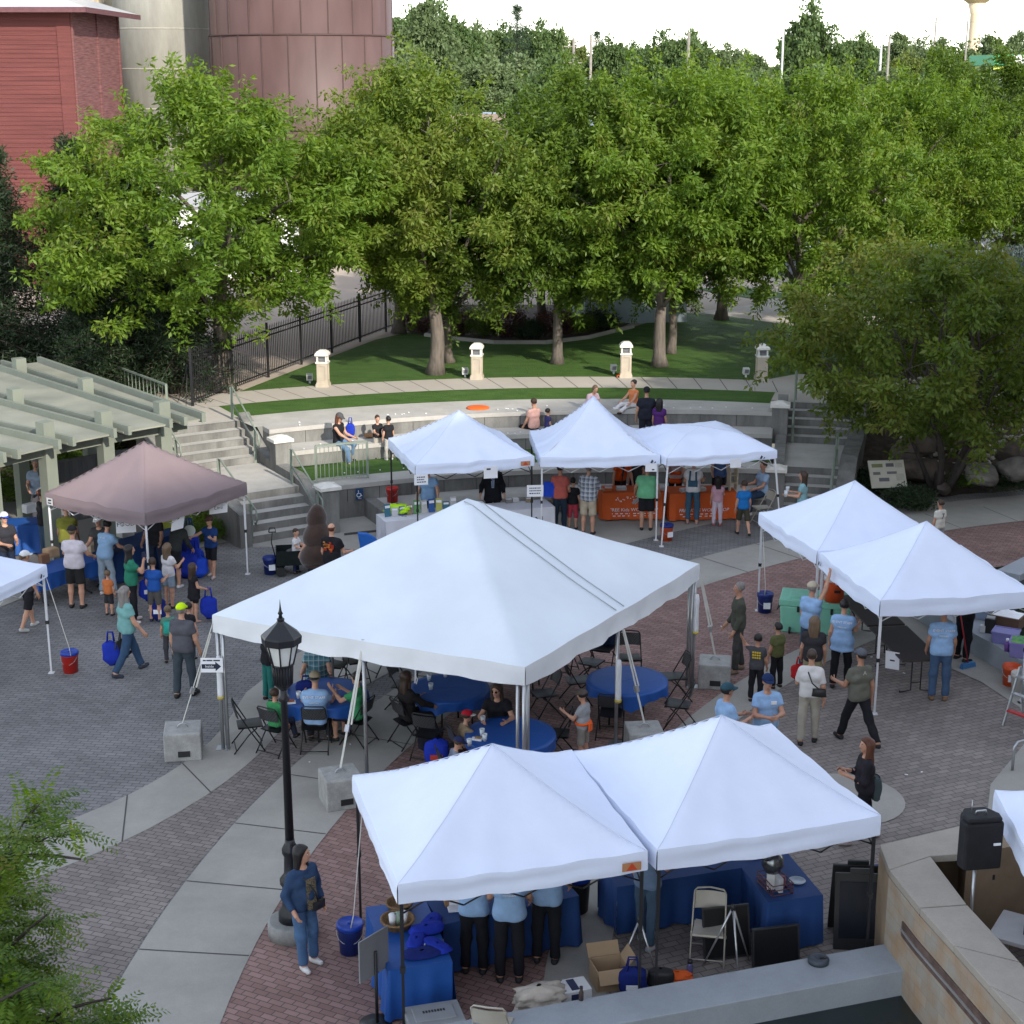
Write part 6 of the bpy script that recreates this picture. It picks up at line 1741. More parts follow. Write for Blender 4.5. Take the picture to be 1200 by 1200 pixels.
# ------------------------------------------------------------------ who is where
LB = (.27, .42, .64)      # light blue event shirt
BK = (.016, .016, .019); JE = (.055, .095, .165); WH = (.62, .60, .60); NV = (.015, .03, .09)
def pf(px, py, z=0): return at(px, py, z)
def hd(px, py, h, z=0):
    p = at(px, py, h + z); return (p[0], p[1], z)
STAFF = [('EVENT STAFF', .064, .05), ('MERIDIAN', .036, -.05)]
def plaid(name, a, b, c, sc):
    m, nt, N, L, P = _mat(name)
    tc = N.new('ShaderNodeTexCoord'); sx = N.new('ShaderNodeSeparateXYZ'); L.new(tc.outputs['Object'], sx.inputs[0])
    prev = None
    for ax, col, off in (('X', b, 0), ('Z', b, .3), ('X', c, .5), ('Z', c, .8)):
        mu = N.new('ShaderNodeMath'); mu.operation = 'MULTIPLY_ADD'; mu.inputs[1].default_value = sc; mu.inputs[2].default_value = off; L.new(sx.outputs[ax], mu.inputs[0])
        fr = N.new('ShaderNodeMath'); fr.operation = 'FRACT'; L.new(mu.outputs[0], fr.inputs[0])
        lt = N.new('ShaderNodeMath'); lt.operation = 'LESS_THAN'; lt.inputs[1].default_value = .42 if col == b else .14; L.new(fr.outputs[0], lt.inputs[0])
        sc_ = N.new('ShaderNodeMath'); sc_.operation = 'MULTIPLY'; sc_.inputs[1].default_value = .55; L.new(lt.outputs[0], sc_.inputs[0])
        mx = N.new('ShaderNodeMix'); mx.data_type = 'RGBA'; L.new(sc_.outputs[0], mx.inputs[0])
        if prev: L.new(prev, mx.inputs[6])
        else: mx.inputs[6].default_value = (*a, 1)
        mx.inputs[7].default_value = (*col, 1); prev = mx.outputs[2]
    L.new(prev, P.inputs['Base Color']); P.inputs['Roughness'].default_value = .85
    return m
def remat(P, part, m):
    for c in P['obj'].children:
        if c.name.split('.')[0] == part: c.data.materials[0] = m
# --- around the food tables on the left
person('gray haired man in striped blue shirt standing under the pergola', hd(41, 538, 1.78), 175, 1.78, shirt=(.27, .34, .44), hair='gray', aL=(15, 10, 60), aR=(15, 10, 60), inL=20, inR=20, pants=(.06, .06, .07))
person('woman in black top and jeans at the pergola table', hd(48, 575, 1.68), 50, 1.68, shirt=BK, pants=(.045, .075, .12), hair='red', hs='bun', aR=(30, 8, 40), aL=(25, 8, 30))
person('man in blue and white cap and dark shirt, cut by the left edge', hd(4, 601, 1.76), 140, 1.76, shirt=(.03, .03, .036), hat='cap', hatc=(.55, .56, .6), brim=(.02, .05, .3), glasses=True, aL=(15, 10, 75), aR=(15, 10, 75), inL=25, inR=25)
person('person in white cap and long black shorts behind the left edge canopy', pf(36, 737), 40, 1.68, shirt=(.05, .05, .055), pants=BK, plen=.56, shoes=(.45, .45, .44), hat='cap', hatc=(.7, .7, .7), hs='ponytail', hair='light', hipL=12, hipR=-14, kneeR=12)
person('sturdy man in white shirt and black shorts at the blue table', pf(91, 712), 8, 1.82, 1.16, shirt=(.56, .51, .55), pants=(.022, .022, .022), plen=.50, hat='cap', hatc=BK, hs='fringe', hair='light', aL=(28, 16, 35), aR=(28, 16, 35))
person('person in olive shirt bending over the food table by a post', hd(76, 598, 1.62), 350, 1.72, shirt=(.20, .20, .035), lean=22, hs='short', aL=(40, 8, 20), aR=(40, 8, 20))
P = person('woman in light blue shirt and ripped pale jeans at the food table', pf(126, 697), 25, 1.68, 1.08, shirt=(.24, .38, .55), pants=(.28, .345, .41), shoes=(.55, .53, .5), lean=14, hs='bun', hair='dark', aL=(45, 10, 30), aR=(45, 10, 35), hipR=10)
back_text(P, [('STAFF', .05, .05)])
P8 = person('woman in green shirt and black trousers talking on a phone', pf(157, 729), 65, 1.68, 1.05, shirt=(.025, .17, .105), pants=BK, shoes=(.6, .52, .5), hs='longer', hair='dark', aR=(45, 12, 125), aL=(15, 5, 70), hipL=6, inL=20)
person('toddler in orange shirt standing before the woman in ripped jeans', pf(129, 721), 20, .96, shirt=(.5, .15, .05), pants=(.03, .03, .035), hair='light', plen=.55)
P10 = person('long haired man in teal shirt walking with blue bags', pf(152, 789), 55, 1.80, 1.1, shirt=(.17, .36, .345), pants=(.035, .07, .13), hs='long', hair='gray', hipL=22, hipR=-16, kneeR=14, aL=(-6, 12, 14), aR=(14, 10, 22), shoes=(.04, .045, .06))
P11 = person('man in lime green cap and dark gray shirt, seen from behind', pf(218, 816), 15, 1.80, 1.1, shirt=(.085, .085, .098), pants=(.045, .058, .07), hat='cap', hatc=(.50, .72, .01), hs='fringe', hair='gray', hipL=-6, hipR=8, aL=(5, 12, 10), aR=(8, 12, 15), shoes=(.03, .028, .025))
P12 = person('small child with a mint green pack beside the lime capped man', pf(200, 776), 350, 1.12, shirt=(.09, .20, .15), pants=(.05, .05, .055), hair='light')
person('dark haired child half hidden by the lime capped man', pf(224, 772), 30, 1.12, shirt=BK, pants=(.04, .04, .05), hair='dark')
P13 = person('boy in royal blue shirt and gray shorts by the taupe canopy leg', pf(183, 728), 10, 1.36, shirt=(.02, .085, .33), pants=(.085, .078, .072), plen=.56, hair='brown', shoes=(.03, .04, .08), aR=(20, 10, 80), aL=(5, 10, 20))
person('girl in white top with light brown hair behind the blue shirted boy', pf(200, 712), 40, 1.42, shirt=WH, pants=(.22, .28, .34), plen=.4, hs='long', hair='light', aR=(25, 10, 90), inR=20)
person('person in dark jacket bending over the blue bag pile', pf(206, 688), 20, 1.66, shirt=(.035, .038, .036), sleeve=1.9, lean=34, pants=BK, plen=.6, hs='ponytail', hair='dark', aL=(45, 8, 30), aR=(45, 8, 30), shoes=(.5, .5, .5))
P16 = person('girl in black dress with long brown hair and a blue bag', pf(229, 728), 55, 1.24, shirt=BK, hem=-.22, flare=.02, pants=BK, plen=.4, hs='longer', hair='brown', sleeve=.3, aR=(10, 8, 60), shoes=(.4, .25, .2))
P17 = person('boy in blue shirt and black shorts holding a round fan', pf(249, 676), 200, 1.42, shirt=(.015, .045, .16), pants=BK, plen=.52, hat='cap', hatc=(.10, .06, .05), hair='brown', aR=(70, 20, 20), aL=(20, 8, 100), hipL=10, hipR=-8, shoes=(.5, .4, .36))
person('person in white cap behind the food tables under the canopy', hd(117, 603, 1.68), 190, 1.68, shirt=(.05, .05, .05), hat='cap', hatc=(.66, .66, .66), hair='brown', lean=10, aL=(40, 8, 40), aR=(40, 8, 40))
person('person in dark shirt serving behind the food sign', hd(180, 598, 1.62), 180, 1.66, shirt=(.03, .03, .035), hair='brown', hs='long', lean=12, aL=(40, 8, 40), aR=(40, 8, 40), hat='cap', hatc=(.4, .4, .4))
# --- between steps and tent
person('little boy in white shirt behind the black wagon', hd(346, 622, 1.02), 110, 1.02, shirt=WH, pants=(.02, .03, .08), hair='brown', aR=(30, 8, 60), aL=(30, 8, 60))
P = person('balding man in black shirt with red back print', hd(388, 614, 1.78), 20, 1.78, 1.12, shirt=BK, pants=(.03, .03, .035), hs='fringe', hair='red', tone=1.05, aR=(20, 14, 60), aL=(10, 14, 30))
mb = MB(); rg = np.random.default_rng(3); c0 = P['pel'] + P['up'] * .33 * P['s'] - P['fw'] * .142 * P['s']
for i in range(16):
    x, z = rg.uniform(-.11, .11), rg.uniform(-.11, .11); mb.box((c0[0] + x, c0[1], c0[2] + z), (rg.uniform(.03, .09), .012, rg.uniform(.02, .06)), mi=i % 2)
mb.build('print', [cloth((.34, .035, .015)), cloth((.42, .16, .04))], P['obj'])
# --- on the seating rows
def sitter(label, px, py, z, face, h, **k):
    p = at(px, py, z + .45); d = Vector((p[0] - C3[0], p[1] - C3[1])); d *= min(d.length, 21.38 if z < 1 else 22.1) / d.length; p = (C3[0] + d.x, C3[1] + d.y); return person(label, (p[0], p[1], z), face, h, sit=k.pop('sit', (.45,)), **k)
sitter('woman in dark cap, black top and jeans sitting on the terrace', 397, 521, .9, 120, 1.68, shirt=BK, sleeve=.05, pants=(.10, .17, .27), hs='longer', hair='red', hat='cap', hatc=(.07, .07, .075), nod=20, sit=(.45, 82, 70, 100, 60), aL=(25, 8, 50), aR=(50, 12, 20))
person('child in black shirt facing us at the terrace bench', (*at(443, 537, .9)[:2], .9), 150, 1.16, shirt=BK, pants=(.35, .32, .28), plen=.55, hair='brown', tone=.95, aL=(30, 8, 60), aR=(30, 8, 60))
person('child in black shirt with white mark, back turned, at the terrace bench', (*at(456, 539, .9)[:2], .9), 330, 1.18, shirt=BK, pants=(.42, .40, .36), hair='dark', shoes=WH)
sitter('woman in pink shirt with ponytail sitting sideways above the white canopies', 622, 498, .9, 325, 1.66, shirt=(.62, .36, .30), pants=BK, hs='bun', hair='brown', sit=(.45, 80, 80, 110, 110), aL=(15, 12, 20), aR=(60, 20, 95), plen=.8)
sitter('small child in navy and white leaning on the pink shirted woman', 638, 497, .9, 60, 1.05, shirt=(.05, .05, .15), pants=WH, hair='dark', sit=(.45,))
sitter('girl in pale pink shirt bending forward on the top terrace', 690, 478, 1.35, 150, 1.5, shirt=(.60, .42, .47), pants=(.03, .04, .09), plen=.5, hs='ponytail', hair='light', lean=34, aL=(50, 8, 20), aR=(50, 8, 20))
sitter('girl in orange and white with dark bun on the top terrace', 741, 474, 1.35, 230, 1.45, shirt=(.6, .2, .08), pants=WH, hs='bun', hair='dark', sit=(.45, 95, 95, 30, 30), aR=(40, 10, 20), aL=(40, 10, 20), sleeve=.2)
person('broad man in black uniform and cap standing on the terrace grass', hd(758, 454, 1.80, .9), 5, 1.80, 1.2, shirt=(.018, .02, .028), pants=(.018, .02, .03), hat='cap', hatc=BK, hs='short', aL=(5, 14, 15), aR=(5, 14, 30))
person('child in purple shirt next to the man in black uniform', hd(773, 468, 1.5, .9), 20, 1.5, shirt=(.08, .025, .14), pants=(.2, .22, .26), hs='long', hair='dark')
# --- back row booths
person('person in light blue shirt behind the white table, face behind a sign', (-2.08, 38.25, 0), 185, 1.72, 1.1, shirt=(.22, .36, .55), hair='dark', aL=(35, 18, 20), aR=(10, 18, 20), inL=0)
P = person('man in black suit and pale tie behind the white table', (-.48, 38.55, 0), 180, 1.80, 1.12, shirt=(.010, .011, .014), sleeve=1.9, hem=-.2, pants=BK, hair='dark', aL=(10, 16, 40), aR=(5, 20, 40))
mb = MB(); c = P['pel'] + P['up'] * .36 * P['s'] + P['fw'] * .125 * P['s']
mb.add([(c[0] - .05, c[1], c[2] + .13), (c[0] + .05, c[1], c[2] + .13), (c[0] + .03, c[1] + .02, c[2] - .22), (c[0] - .03, c[1] + .02, c[2] - .22)], [(0, 1, 2, 3)], 0)
mb.add([(c[0] - .018, c[1] + .006, c[2] + .1), (c[0] + .018, c[1] + .006, c[2] + .1), (c[0] + .024, c[1] + .026, c[2] - .2), (c[0] - .024, c[1] + .026, c[2] - .2)], [(0, 1, 2, 3)], 1)
mb.build('tie', [cloth((.34, .38, .45)), cloth((.16, .22, .34))], P['obj'])
P32 = person('person in coral shirt with a bright blue shoulder bag', pf(656, 621), 12, 1.68, 1.1, shirt=(.50, .12, .095), pants=(.02, .035, .055), hair='dark', aR=(10, 10, 30))
person('girl in black top and red shorts beside the plaid shirted man', pf(671, 620), 15, 1.30, shirt=BK, pants=(.40, .05, .07), plen=.62, hair='dark', hs='short')
P = person('man in plaid shirt and straw hat at the orange table', pf(689, 626), 18, 1.80, 1.12, shirt=(.30, .33, .38), sleeve=1.0, hem=-.12, pants=(.40, .34, .25), plen=.55, hat='straw', hatc=(.40, .30, .17), hs='fringe', hair='gray', tone=.95, aL=(30, 14, 40), aR=(30, 14, 40))
remat(P, 'shirt', plaid('plaid_gray', (.34, .37, .42), (.045, .055, .085), (.6, .6, .6), 9))
person('woman in orange apron with long dark hair leaning on the orange table', (2.83, 40.4, 0), 165, 1.66, shirt=(.62, .085, .015), pants=BK, hs='longer', hair='dark', lean=26, aL=(40, 14, 8), aR=(25, 14, 8), nod=10, glasses=True)
person('dark haired person standing behind the green shirted one', (3.25, 40.5, 0), 170, 1.62, shirt=(.05, .05, .055), hair='brown', hs='long')
person('heavy person in mint green shirt and black shorts at the orange table', pf(757, 621), 8, 1.70, 1.42, shirt=(.16, .46, .25), pants=BK, plen=.52, hair='dark', hs='short', tone=.95, aL=(20, 20, 20), aR=(15, 20, 20))
person('person in gray shirt and orange apron behind the second orange table', (4.3, 40.5, 0), 185, 1.68, shirt=(.45, .38, .38), apron=(.62, .085, .015), pants=BK, hair='brown', aL=(30, 10, 40), aR=(30, 10, 40))
P = person('woman in denim overalls and white shirt with a tan bag', pf(811, 614), 12, 1.72, 1.05, shirt=WH, pants=(.045, .10, .15), plen=.95, hair='dark', hs='bun', aR=(30, 12, 60), aL=(20, 12, 40), shoes=(.3, .2, .17))
mb = MB()
c = P['pel']
for sx in (-1, 1): mb.bar(tuple(c + np.array([sx * .09, -.15, .12])), tuple(c + np.array([sx * .07, -.125, .50])), .045, .02)
mb.box((c[0], c[1] - .145, c[2] + .17), (.24, .03, .16)); mb.build('overall_straps', cloth((.045, .10, .15)), P['obj'])
person('girl in pink top and white leggings with a blue bag', pf(840, 616), 0, 1.26, shirt=(.52, .30, .36), pants=(.56, .46, .52), hair='dark', hs='long', aR=(20, 10, 60), shoes=(.35, .12, .14))
person('man in blue shirt behind the second orange table', (5.45, 40.5, 0), 180, 1.76, shirt=(.08, .14, .30), pants=BK, hair='brown', aL=(30, 10, 40), aR=(30, 10, 40))
person('boy in bright blue shirt and dark shorts walking past the booths', pf(870, 627), 350, 1.38, shirt=(.015, .14, .40), pants=(.05, .045, .03), plen=.56, hair='brown', hipL=12, hipR=-14, kneeR=16)
person('man in pale blue shirt and jeans sitting on a folding chair', pf(893, 600), 250, 1.76, 1.1, shirt=(.30, .41, .56), pants=(.03, .055, .10), hair='brown', sit=(.45, 84, 84, 80, 70), shoes=(.6, .6, .6), tone=.9, aL=(30, 10, 50), aR=(30, 10, 50))
P44 = person('woman in teal shirt with dark hair walking at the right steps', hd(942, 553, 1.64), 285, 1.64, shirt=(.22, .39, .42), pants=(.05, .06, .08), hs='long', hair='brown', aL=(20, 8, 75), aR=(20, 8, 75))
P = person('boy in white jersey numbered seven beyond the right canopies', hd(1103, 587, 1.34), 330, 1.34, shirt=(.58, .56, .49), pants=(.3, .3, .32), hair='brown')
back_text(P, [('7', .24, -.02)], m_ink)
# --- right side
person('gray haired man in olive shirt and dark trousers looking left', pf(863, 787), 265, 1.80, shirt=(.065, .068, .052), sleeve=1.9, pants=(.055, .055, .052), hair='gray', hipL=6, hipR=-6, aL=(5, 8, 20), aR=(5, 8, 30), shoes=(.22, .17, .13), tone=.9)
P = person('boy in gray shirt with yellow print, hand at his head', pf(885, 822), 18, 1.28, shirt=(.065, .065, .07), pants=BK, hair='dark', aL=(100, 40, 110), aR=(10, 10, 20), tone=.9)
c0 = P['pel'] + P['up'] * .33 * P['s'] - P['fw'] * .13 * P['s']; mb = MB()
for i in range(12): mb.box((c0[0] - .06 + .04 * (i % 4), c0[1], c0[2] + .055 - .05 * (i // 4)), (.03, .012, .03))
mb.build('print', paint((.6, .42, .03), .7), P['shirt'])
person('boy in olive green shirt and black trousers beside the one in gray', pf(909, 806), 330, 1.26, shirt=(.10, .11, .042), pants=BK, hair='dark', tone=.88)
person('man in tan cap and light blue shirt raising his arm to the canopy', hd(952, 681, 1.83), 50, 1.80, 1.1, shirt=LB, pants=(.05, .08, .13), hat='cap', hatc=(.42, .36, .27), hs='short', hair='gray', aR=(155, 10, 12), aL=(5, 10, 15), tone=1.0)
P50 = person('woman in black shirt and khaki shorts with a red bag', hd(955, 724, 1.62), 12, 1.62, 1.05, shirt=(.035, .034, .038), pants=(.26, .22, .13), plen=.62, hs='long', hair='light', aL=(8, 10, 20), aR=(5, 10, 15))
P = person('woman in loose light blue shirt and black trousers under the canopy edge', pf(984, 804), 22, 1.70, 1.05, shirt=LB, hem=-.17, flare=.03, pants=BK, hs='bun', hair='dark', aL=(-5, 12, 20), aR=(30, 10, 70), hipL=-8, hipR=10, sleeve=.4)
back_text(P, STAFF)
P52 = person('woman in white speckled blouse and cream trousers with a black crossbody bag', pf(946, 871), 12, 1.70, 1.02, shirt=(.58, .55, .53), hem=-.02, pants=(.38, .35, .29), hs='bun', hair='brown', aL=(15, 12, 70), aR=(-4, 12, 12), hipL=-6, hipR=8, sleeve=.8)
remat(P52, 'shirt', M('speckled', (.62, .60, .58), .8, .05, 26, col2=(.62, .60, .58)))
P = person('man in gray green shirt and gray cap striding by the canopy leg', pf(1003, 872), 338, 1.78, 1.05, shirt=(.125, .125, .10), pants=BK, hat='cap', hatc=(.09, .095, .11), hs='short', hipL=24, hipR=-24, kneeL=6, kneeR=18, aL=(20, 12, 70), aR=(-8, 12, 15), tone=.78)
back_text(P, [('A', .1, .08)], M('faded_print', (.42, .40, .33), .8))
person('bearded man in camouflage cap and light blue shirt above the front canopies', hd(852, 802, 1.78), 70, 1.78, 1.18, shirt=LB, pants=BK, hat='cap', hatc=(.03, .075, .10), hs='short', hair='dark', aL=(20, 10, 80), aR=(20, 10, 80), inL=30, inR=30)
P = person('man in navy cap and light blue shirt with folded arms', hd(900, 791, 1.80), 172, 1.80, 1.1, shirt=LB, pants=BK, hat='cap', hatc=NV, hs='short', aL=(25, 12, 75), aR=(25, 12, 75), inL=62, inR=62, tone=.92)
mb = MB(); c = P['pel'] + P['up'] * .37 * P['s'] + P['fw'] * .137 * P['s']; mb.box((c[0] - .075, c[1], c[2] + .02), (.09, .012, .055)); mb.build('name_badge', m_paper, P['obj'])
P = person('man in light blue staff shirt and jeans at the brown table', pf(1099, 820), 8, 1.80, 1.1, shirt=LB, pants=JE, hair='dark', hs='short', aL=(12, 10, 20), aR=(10, 10, 20), shoes=(.16, .10, .06), tone=.85)
back_text(P, STAFF)
P56 = person('person dressed in black holding a broom beside the pond', pf(1127, 774), 60, 1.76, 1.08, shirt=(.012, .012, .014), pants=(.010, .010, .012), hair='dark', aR=(35, 14, 40), aL=(20, 10, 40), sleeve=1.9)
P57 = person('woman with very long reddish hair in a dark jacket by the stone wall', pf(1009, 986), 268, 1.70, 1.05, shirt=(.022, .020, .026), sleeve=1.6, pants=(.014, .014, .018), hs='longer', hair='red', aL=(15, 8, 95), aR=(15, 8, 95), inL=25, inR=25, hipL=18, hipR=-14, kneeR=10, shoes=(.42, .36, .34), yaw=-10)
# --- under the big tent
CHAIRS = []
def chair_sit(label, px, py, face, h, **k):
    p = at(px, py, .46); CHAIRS.append((p[0], p[1], face)); return person(label, (p[0], p[1], 0), face, h, sit=k.pop('sit', (.45,)), **k)
pass
person('boy in black shirt and teal trousers holding a paper bag at the table', pf(316, 821), 50, 1.42, shirt=BK, pants=(.02, .13, .115), hair='dark', aL=(25, 8, 50), aR=(25, 8, 60))
P = chair_sit('person in teal striped shirt seated beyond the round table', 372, 800, 175, 1.72, w=1.15, shirt=(.10, .24, .27), pants=(.02, .03, .08), hair='brown', aL=(35, 14, 60), aR=(35, 14, 60))
remat(P, 'shirt', plaid('stripe_teal', (.11, .26, .29), (.04, .12, .16), (.45, .5, .5), 11))
chair_sit('boy in green shirt on a folding chair behind the lamp post', 323, 851, 30, 1.26, shirt=(.045, .24, .085), pants=(.025, .03, .05), hair='brown', aL=(40, 10, 30), aR=(10, 10, 20), sit=(.45, 84, 84, 70, 70))
P = chair_sit('man in light blue staff shirt and tan cap on a folding chair', 370, 849, 2, 1.78, w=1.08, shirt=LB, pants=(.03, .03, .035), hat='backcap', hatc=(.30, .25, .16), brim=(.03, .03, .03), hs='short', hair='gray', aL=(50, 14, 50), aR=(50, 14, 50), lean=6)
back_text(P, STAFF)
chair_sit('person in green shirt seated right of the round table gesturing', 420, 842, 295, 1.6, shirt=(.045, .24, .095), pants=(.03, .03, .04), plen=.55, hs='short', hair='dark', aL=(60, 10, 80), aR=(50, 10, 60))
chair_sit('person in black seated at the left of the second round table', 477, 843, 55, 1.68, shirt=(.02, .018, .018), sleeve=1.9, pants=BK, hair='brown', hs='long', aL=(40, 10, 40), aR=(45, 10, 20), shoes=WH)
p = at(584, 800, 1.28); CHAIRS.append((p[0], p[1], 185))
person('woman in black top and sunglasses leaning on the blue table', (p[0], p[1], 0), 188, 1.68, sit=(.45,), shirt=BK, pants=BK, hs='long', hair='brown', aL=(45, 26, 65), aR=(45, 26, 65), inL=30, inR=30, lean=14, glasses=True, yaw=18)
p = at(540, 834, 1.06); CHAIRS.append((p[0], p[1], 70))
person('child in red and white cap reaching across the blue table', (p[0], p[1], 0), 70, 1.22, sit=(.40,), shirt=(.28, .21, .13), pants=(.3, .05, .05), hat='cap', hatc=(.42, .015, .03), brim=(.6, .6, .6), hair='brown', aR=(70, 15, 10), aL=(60, 8, 20), lean=12)
p = at(529, 866, 1.02); CHAIRS.append((p[0], p[1], 75))
person('child in navy cap and gray shirt at the near side of table', (p[0], p[1], 0), 75, 1.18, sit=(.40,), shirt=(.22, .25, .32), pants=(.4, .06, .07), hat='cap', hatc=(.02, .025, .07), hair='brown', aR=(50, 15, 50), aL=(40, 8, 50), lean=10, nod=15)
P67 = person('boy in gray shirt and orange apron ties standing by the tent', hd(684, 811, 1.28), 300, 1.28, shirt=(.31, .32, .335), pants=(.24, .22, .19), plen=.56, hs='short', hair='dark', hat='cap', hatc=(.10, .08, .07), aL=(30, 10, 90), aR=(10, 10, 25), nod=10)
mb = MB(); c = P67['pel'] + P67['up'] * .06; mb.lathe([(.150, -.02), (.154, .0), (.150, .02)], tuple(c), 18, sx=1.06, sy=.88); mb.box((c[0], c[1] - .135, c[2] - .06), (.1, .03, .13)); mb.build('apron_tie', m_or, P67['obj'])
# --- under the front canopies and at the lamp
for px, py, fc_, h, lb, ww in ((556, 1139, 6, 1.70, 'leftmost of three staff in light blue and black under the front canopy', 1.1), (597, 1149, 0, 1.78, 'middle one of three staff in light blue, standing nearest to us', 1.12), (640, 1127, 8, 1.74, 'rightmost of three staff in light blue, by the dark bin', 1.15)):
    P = person(lb, pf(px, py), fc_, h, ww, shirt=(.26, .40, .60), pants=(.012, .013, .018), hair='dark', aL=(22, 14, 30), aR=(22, 14, 30))
    if px == 597: back_text(P, STAFF)
person('person in faded blue shirt and jeans between the front canopy poles', pf(757, 1107), 30, 1.72, shirt=(.14, .20, .30), pants=(.05, .085, .13), shoes=(.4, .42, .45), hair='brown', aL=(5, 10, 20), aR=(30, 10, 60), hipL=8, hipR=-8)
P71 = person('woman in denim jacket and jeans with dark wavy hair leaning at the lamp post', pf(358, 1130), 135, 1.68, 1.14, shirt=(.028, .055, .115), sleeve=1.9, hem=-.10, pants=(.065, .125, .23), shoes=(.62, .60, .58), hs='longer', hair='dark', hipL=4, hipR=10, aL=(-8, 20, 45), aR=(-8, 20, 45), inL=15, inR=15, yaw=-38)
mb = MB(); c = P71['pel'] + P71['fw'] * .172; mb.add([(c[0] - .075, c[1], c[2] + .40), (c[0] + .075, c[1], c[2] + .40), (c[0] + .085, c[1] + .035, c[2] - .02), (c[0] - .085, c[1] + .035, c[2] - .02)], [(3, 2, 1, 0)])
mb.build('blouse', M('blouse_floral', (.016, .015, .016), .8, .3, 60, col2=(.25, .20, .12)), P71['obj'])
# costume: brown stacked swirl with a person inside
pc = hd(371, 593, 1.95)
t = thing('person', 'person in a tall brown stacked swirl costume, back to us', 'person', pc, -radians(330))
LBv = MB()
CP = person('tmp costume wearer', (0, 0, 0), 0, 1.62, shirt=(.05, .028, .022), sleeve=.2, pants=BK, hair='dark', aL=(10, 35, 20), aR=(10, 35, 25))
for ch in list(CP['obj'].children):
    ch.parent = t
bpy.data.objects.remove(CP['obj'])
m_choc = M('plush_brown', (.040, .021, .015), .95, .25, 7, bump=.4, bscale=30, sheen=.4)
def swirl(u, v):
    a = u * 2 * pi; z = .62 + v * 1.38
    k = v * 3.0 + u * .0
    env = .43 * (1 - v) ** .5 + .02
    bul = .12 * abs(sin(pi * (k + .12 * sin(a)))) ** .7 * (1 - v * .55)
    r = env * .74 + bul if v < .99 else .0
    return (r * cos(a), r * sin(a) * .9, z)
mb = MB(); mb.grid(swirl, 36, 48); mb.lathe([(0, .64), (.31, .63)], n=36, sy=.9); mb.build('costume', m_choc, t)
# ================================================================== FURNITURE AND SMALL THINGS
m_blue = M('table_blue', (.012, .075, .30), .5, .06, 2, bump=.2, bscale=9)
m_navy = M('table_navy', (.010, .045, .165), .75, .08, 2, bump=.3, bscale=7)
m_orange = M('table_orange', (.62, .105, .018), .75, .05, 2, bump=.25, bscale=7)
m_whitec = M('table_white', (.60, .60, .64), .75, .04, 2, bump=.25, bscale=7)
m_chair = paint((.012, .012, .013), .4)
m_beige = paint((.40, .37, .31), .5)
m_dk = paint((.02, .02, .022), .5)
m_silver = paint((.45, .46, .47), .3, .7)
def mesh_back_mat():
    m, nt, N, L, P = _mat('chair_mesh')
    tc = N.new('ShaderNodeTexCoord'); ck = N.new('ShaderNodeTexChecker'); ck.inputs['Scale'].default_value = 45
    L.new(tc.outputs['Object'], ck.inputs['Vector']); ck.inputs[1].default_value = (.012, .012, .013, 1); ck.inputs[2].default_value = (.055, .055, .058, 1)
    L.new(ck.outputs['Color'], P.inputs['Base Color']); P.inputs['Roughness'].default_value = .5
    return m
m_cmesh = mesh_back_mat()
def make_chair(label, mf, ms, mb_):
    """folding chair facing +y"""
    t = thing('folding_chair', label, 'chair', (0, 0, -50))
    for sx in (-1, 1):
        mb = MB(); mb.path([(sx * .22, .26, .012), (sx * .215, .02, .40), (sx * .205, -.20, .80), (sx * .20, -.22, .84)], .012, 6); mb.build('front_leg', mf, t)
        mb = MB(); mb.path([(sx * .235, -.26, .012), (sx * .225, .0, .33), (sx * .215, .14, .44)], .012, 6); mb.build('rear_leg', mf, t)
    mb = MB(); mb.tube((-.22, .22, .09), (.22, .22, .09), .009, n=6); mb.build('stretcher', mf, t)
    mb = MB(); mb.tube((-.235, -.22, .06), (.235, -.22, .06), .009, n=6); mb.build('stretcher', mf, t)
    mb = MB(); mb.grid(lambda u, v: ((u - .5) * .40 * (1 - .12 * (1 - v)), -.17 + v * .40, .455 - .015 * sin(pi * u) + .01 * v), 8, 8)
    mb.grid(lambda u, v: ((u - .5) * .40 * (1 - .12 * (1 - v)), .23 - v * .40, .435 - .015 * sin(pi * u)), 8, 8); mb.box((0, .235, .452), (.40, .02, .03)); mb.build('seat', ms, t)
    mb = MB(); mb.grid(lambda u, v: ((u - .5) * .40, -.155 - .055 * v - .03 * sin(pi * u), .62 + v * .22), 10, 4); mb.grid(lambda u, v: ((.5 - u) * .40, -.165 - .055 * v - .03 * sin(pi * u), .62 + v * .22), 10, 4); mb.build('backrest', mb_, t)
    mb = MB(); mb.path([(-.20, -.215, .835), (-.17, -.225, .875), (0, -.252, .885), (.17, -.225, .875), (.20, -.215, .835)], .012, 6); mb.build('top_rail', mf, t)
    return t
chair_k = make_chair('black folding chair', m_chair, m_chair, m_cmesh)
chair_b = make_chair('beige folding chair', m_beige, m_beige, m_beige)
used = {'k': False, 'b': False}
def put_chair(x, y, face, label, kind='k', group='black folding chairs under the big tent'):
    src = chair_k if kind == 'k' else chair_b
    if not used[kind]:
        used[kind] = True; src.location = (x, y, 0); src.rotation_euler = (0, 0, -radians(face)); tag(src, label, None, group); return src
    return copy_tree(src, (x, y, 0), -radians(face), label, group)
seat_labels = ['black folding chair under the person in teal stripes', 'black folding chair under the boy in green', 'black folding chair under the man in light blue staff shirt', 'black folding chair under the gesturing person in green', 'black folding chair under the person in black at second table', 'black folding chair under the woman in sunglasses', 'black folding chair under the child in red and white cap', 'black folding chair under the child in navy cap']
for (x, y, f), lb in zip(CHAIRS, seat_labels): put_chair(x, y, f, lb)
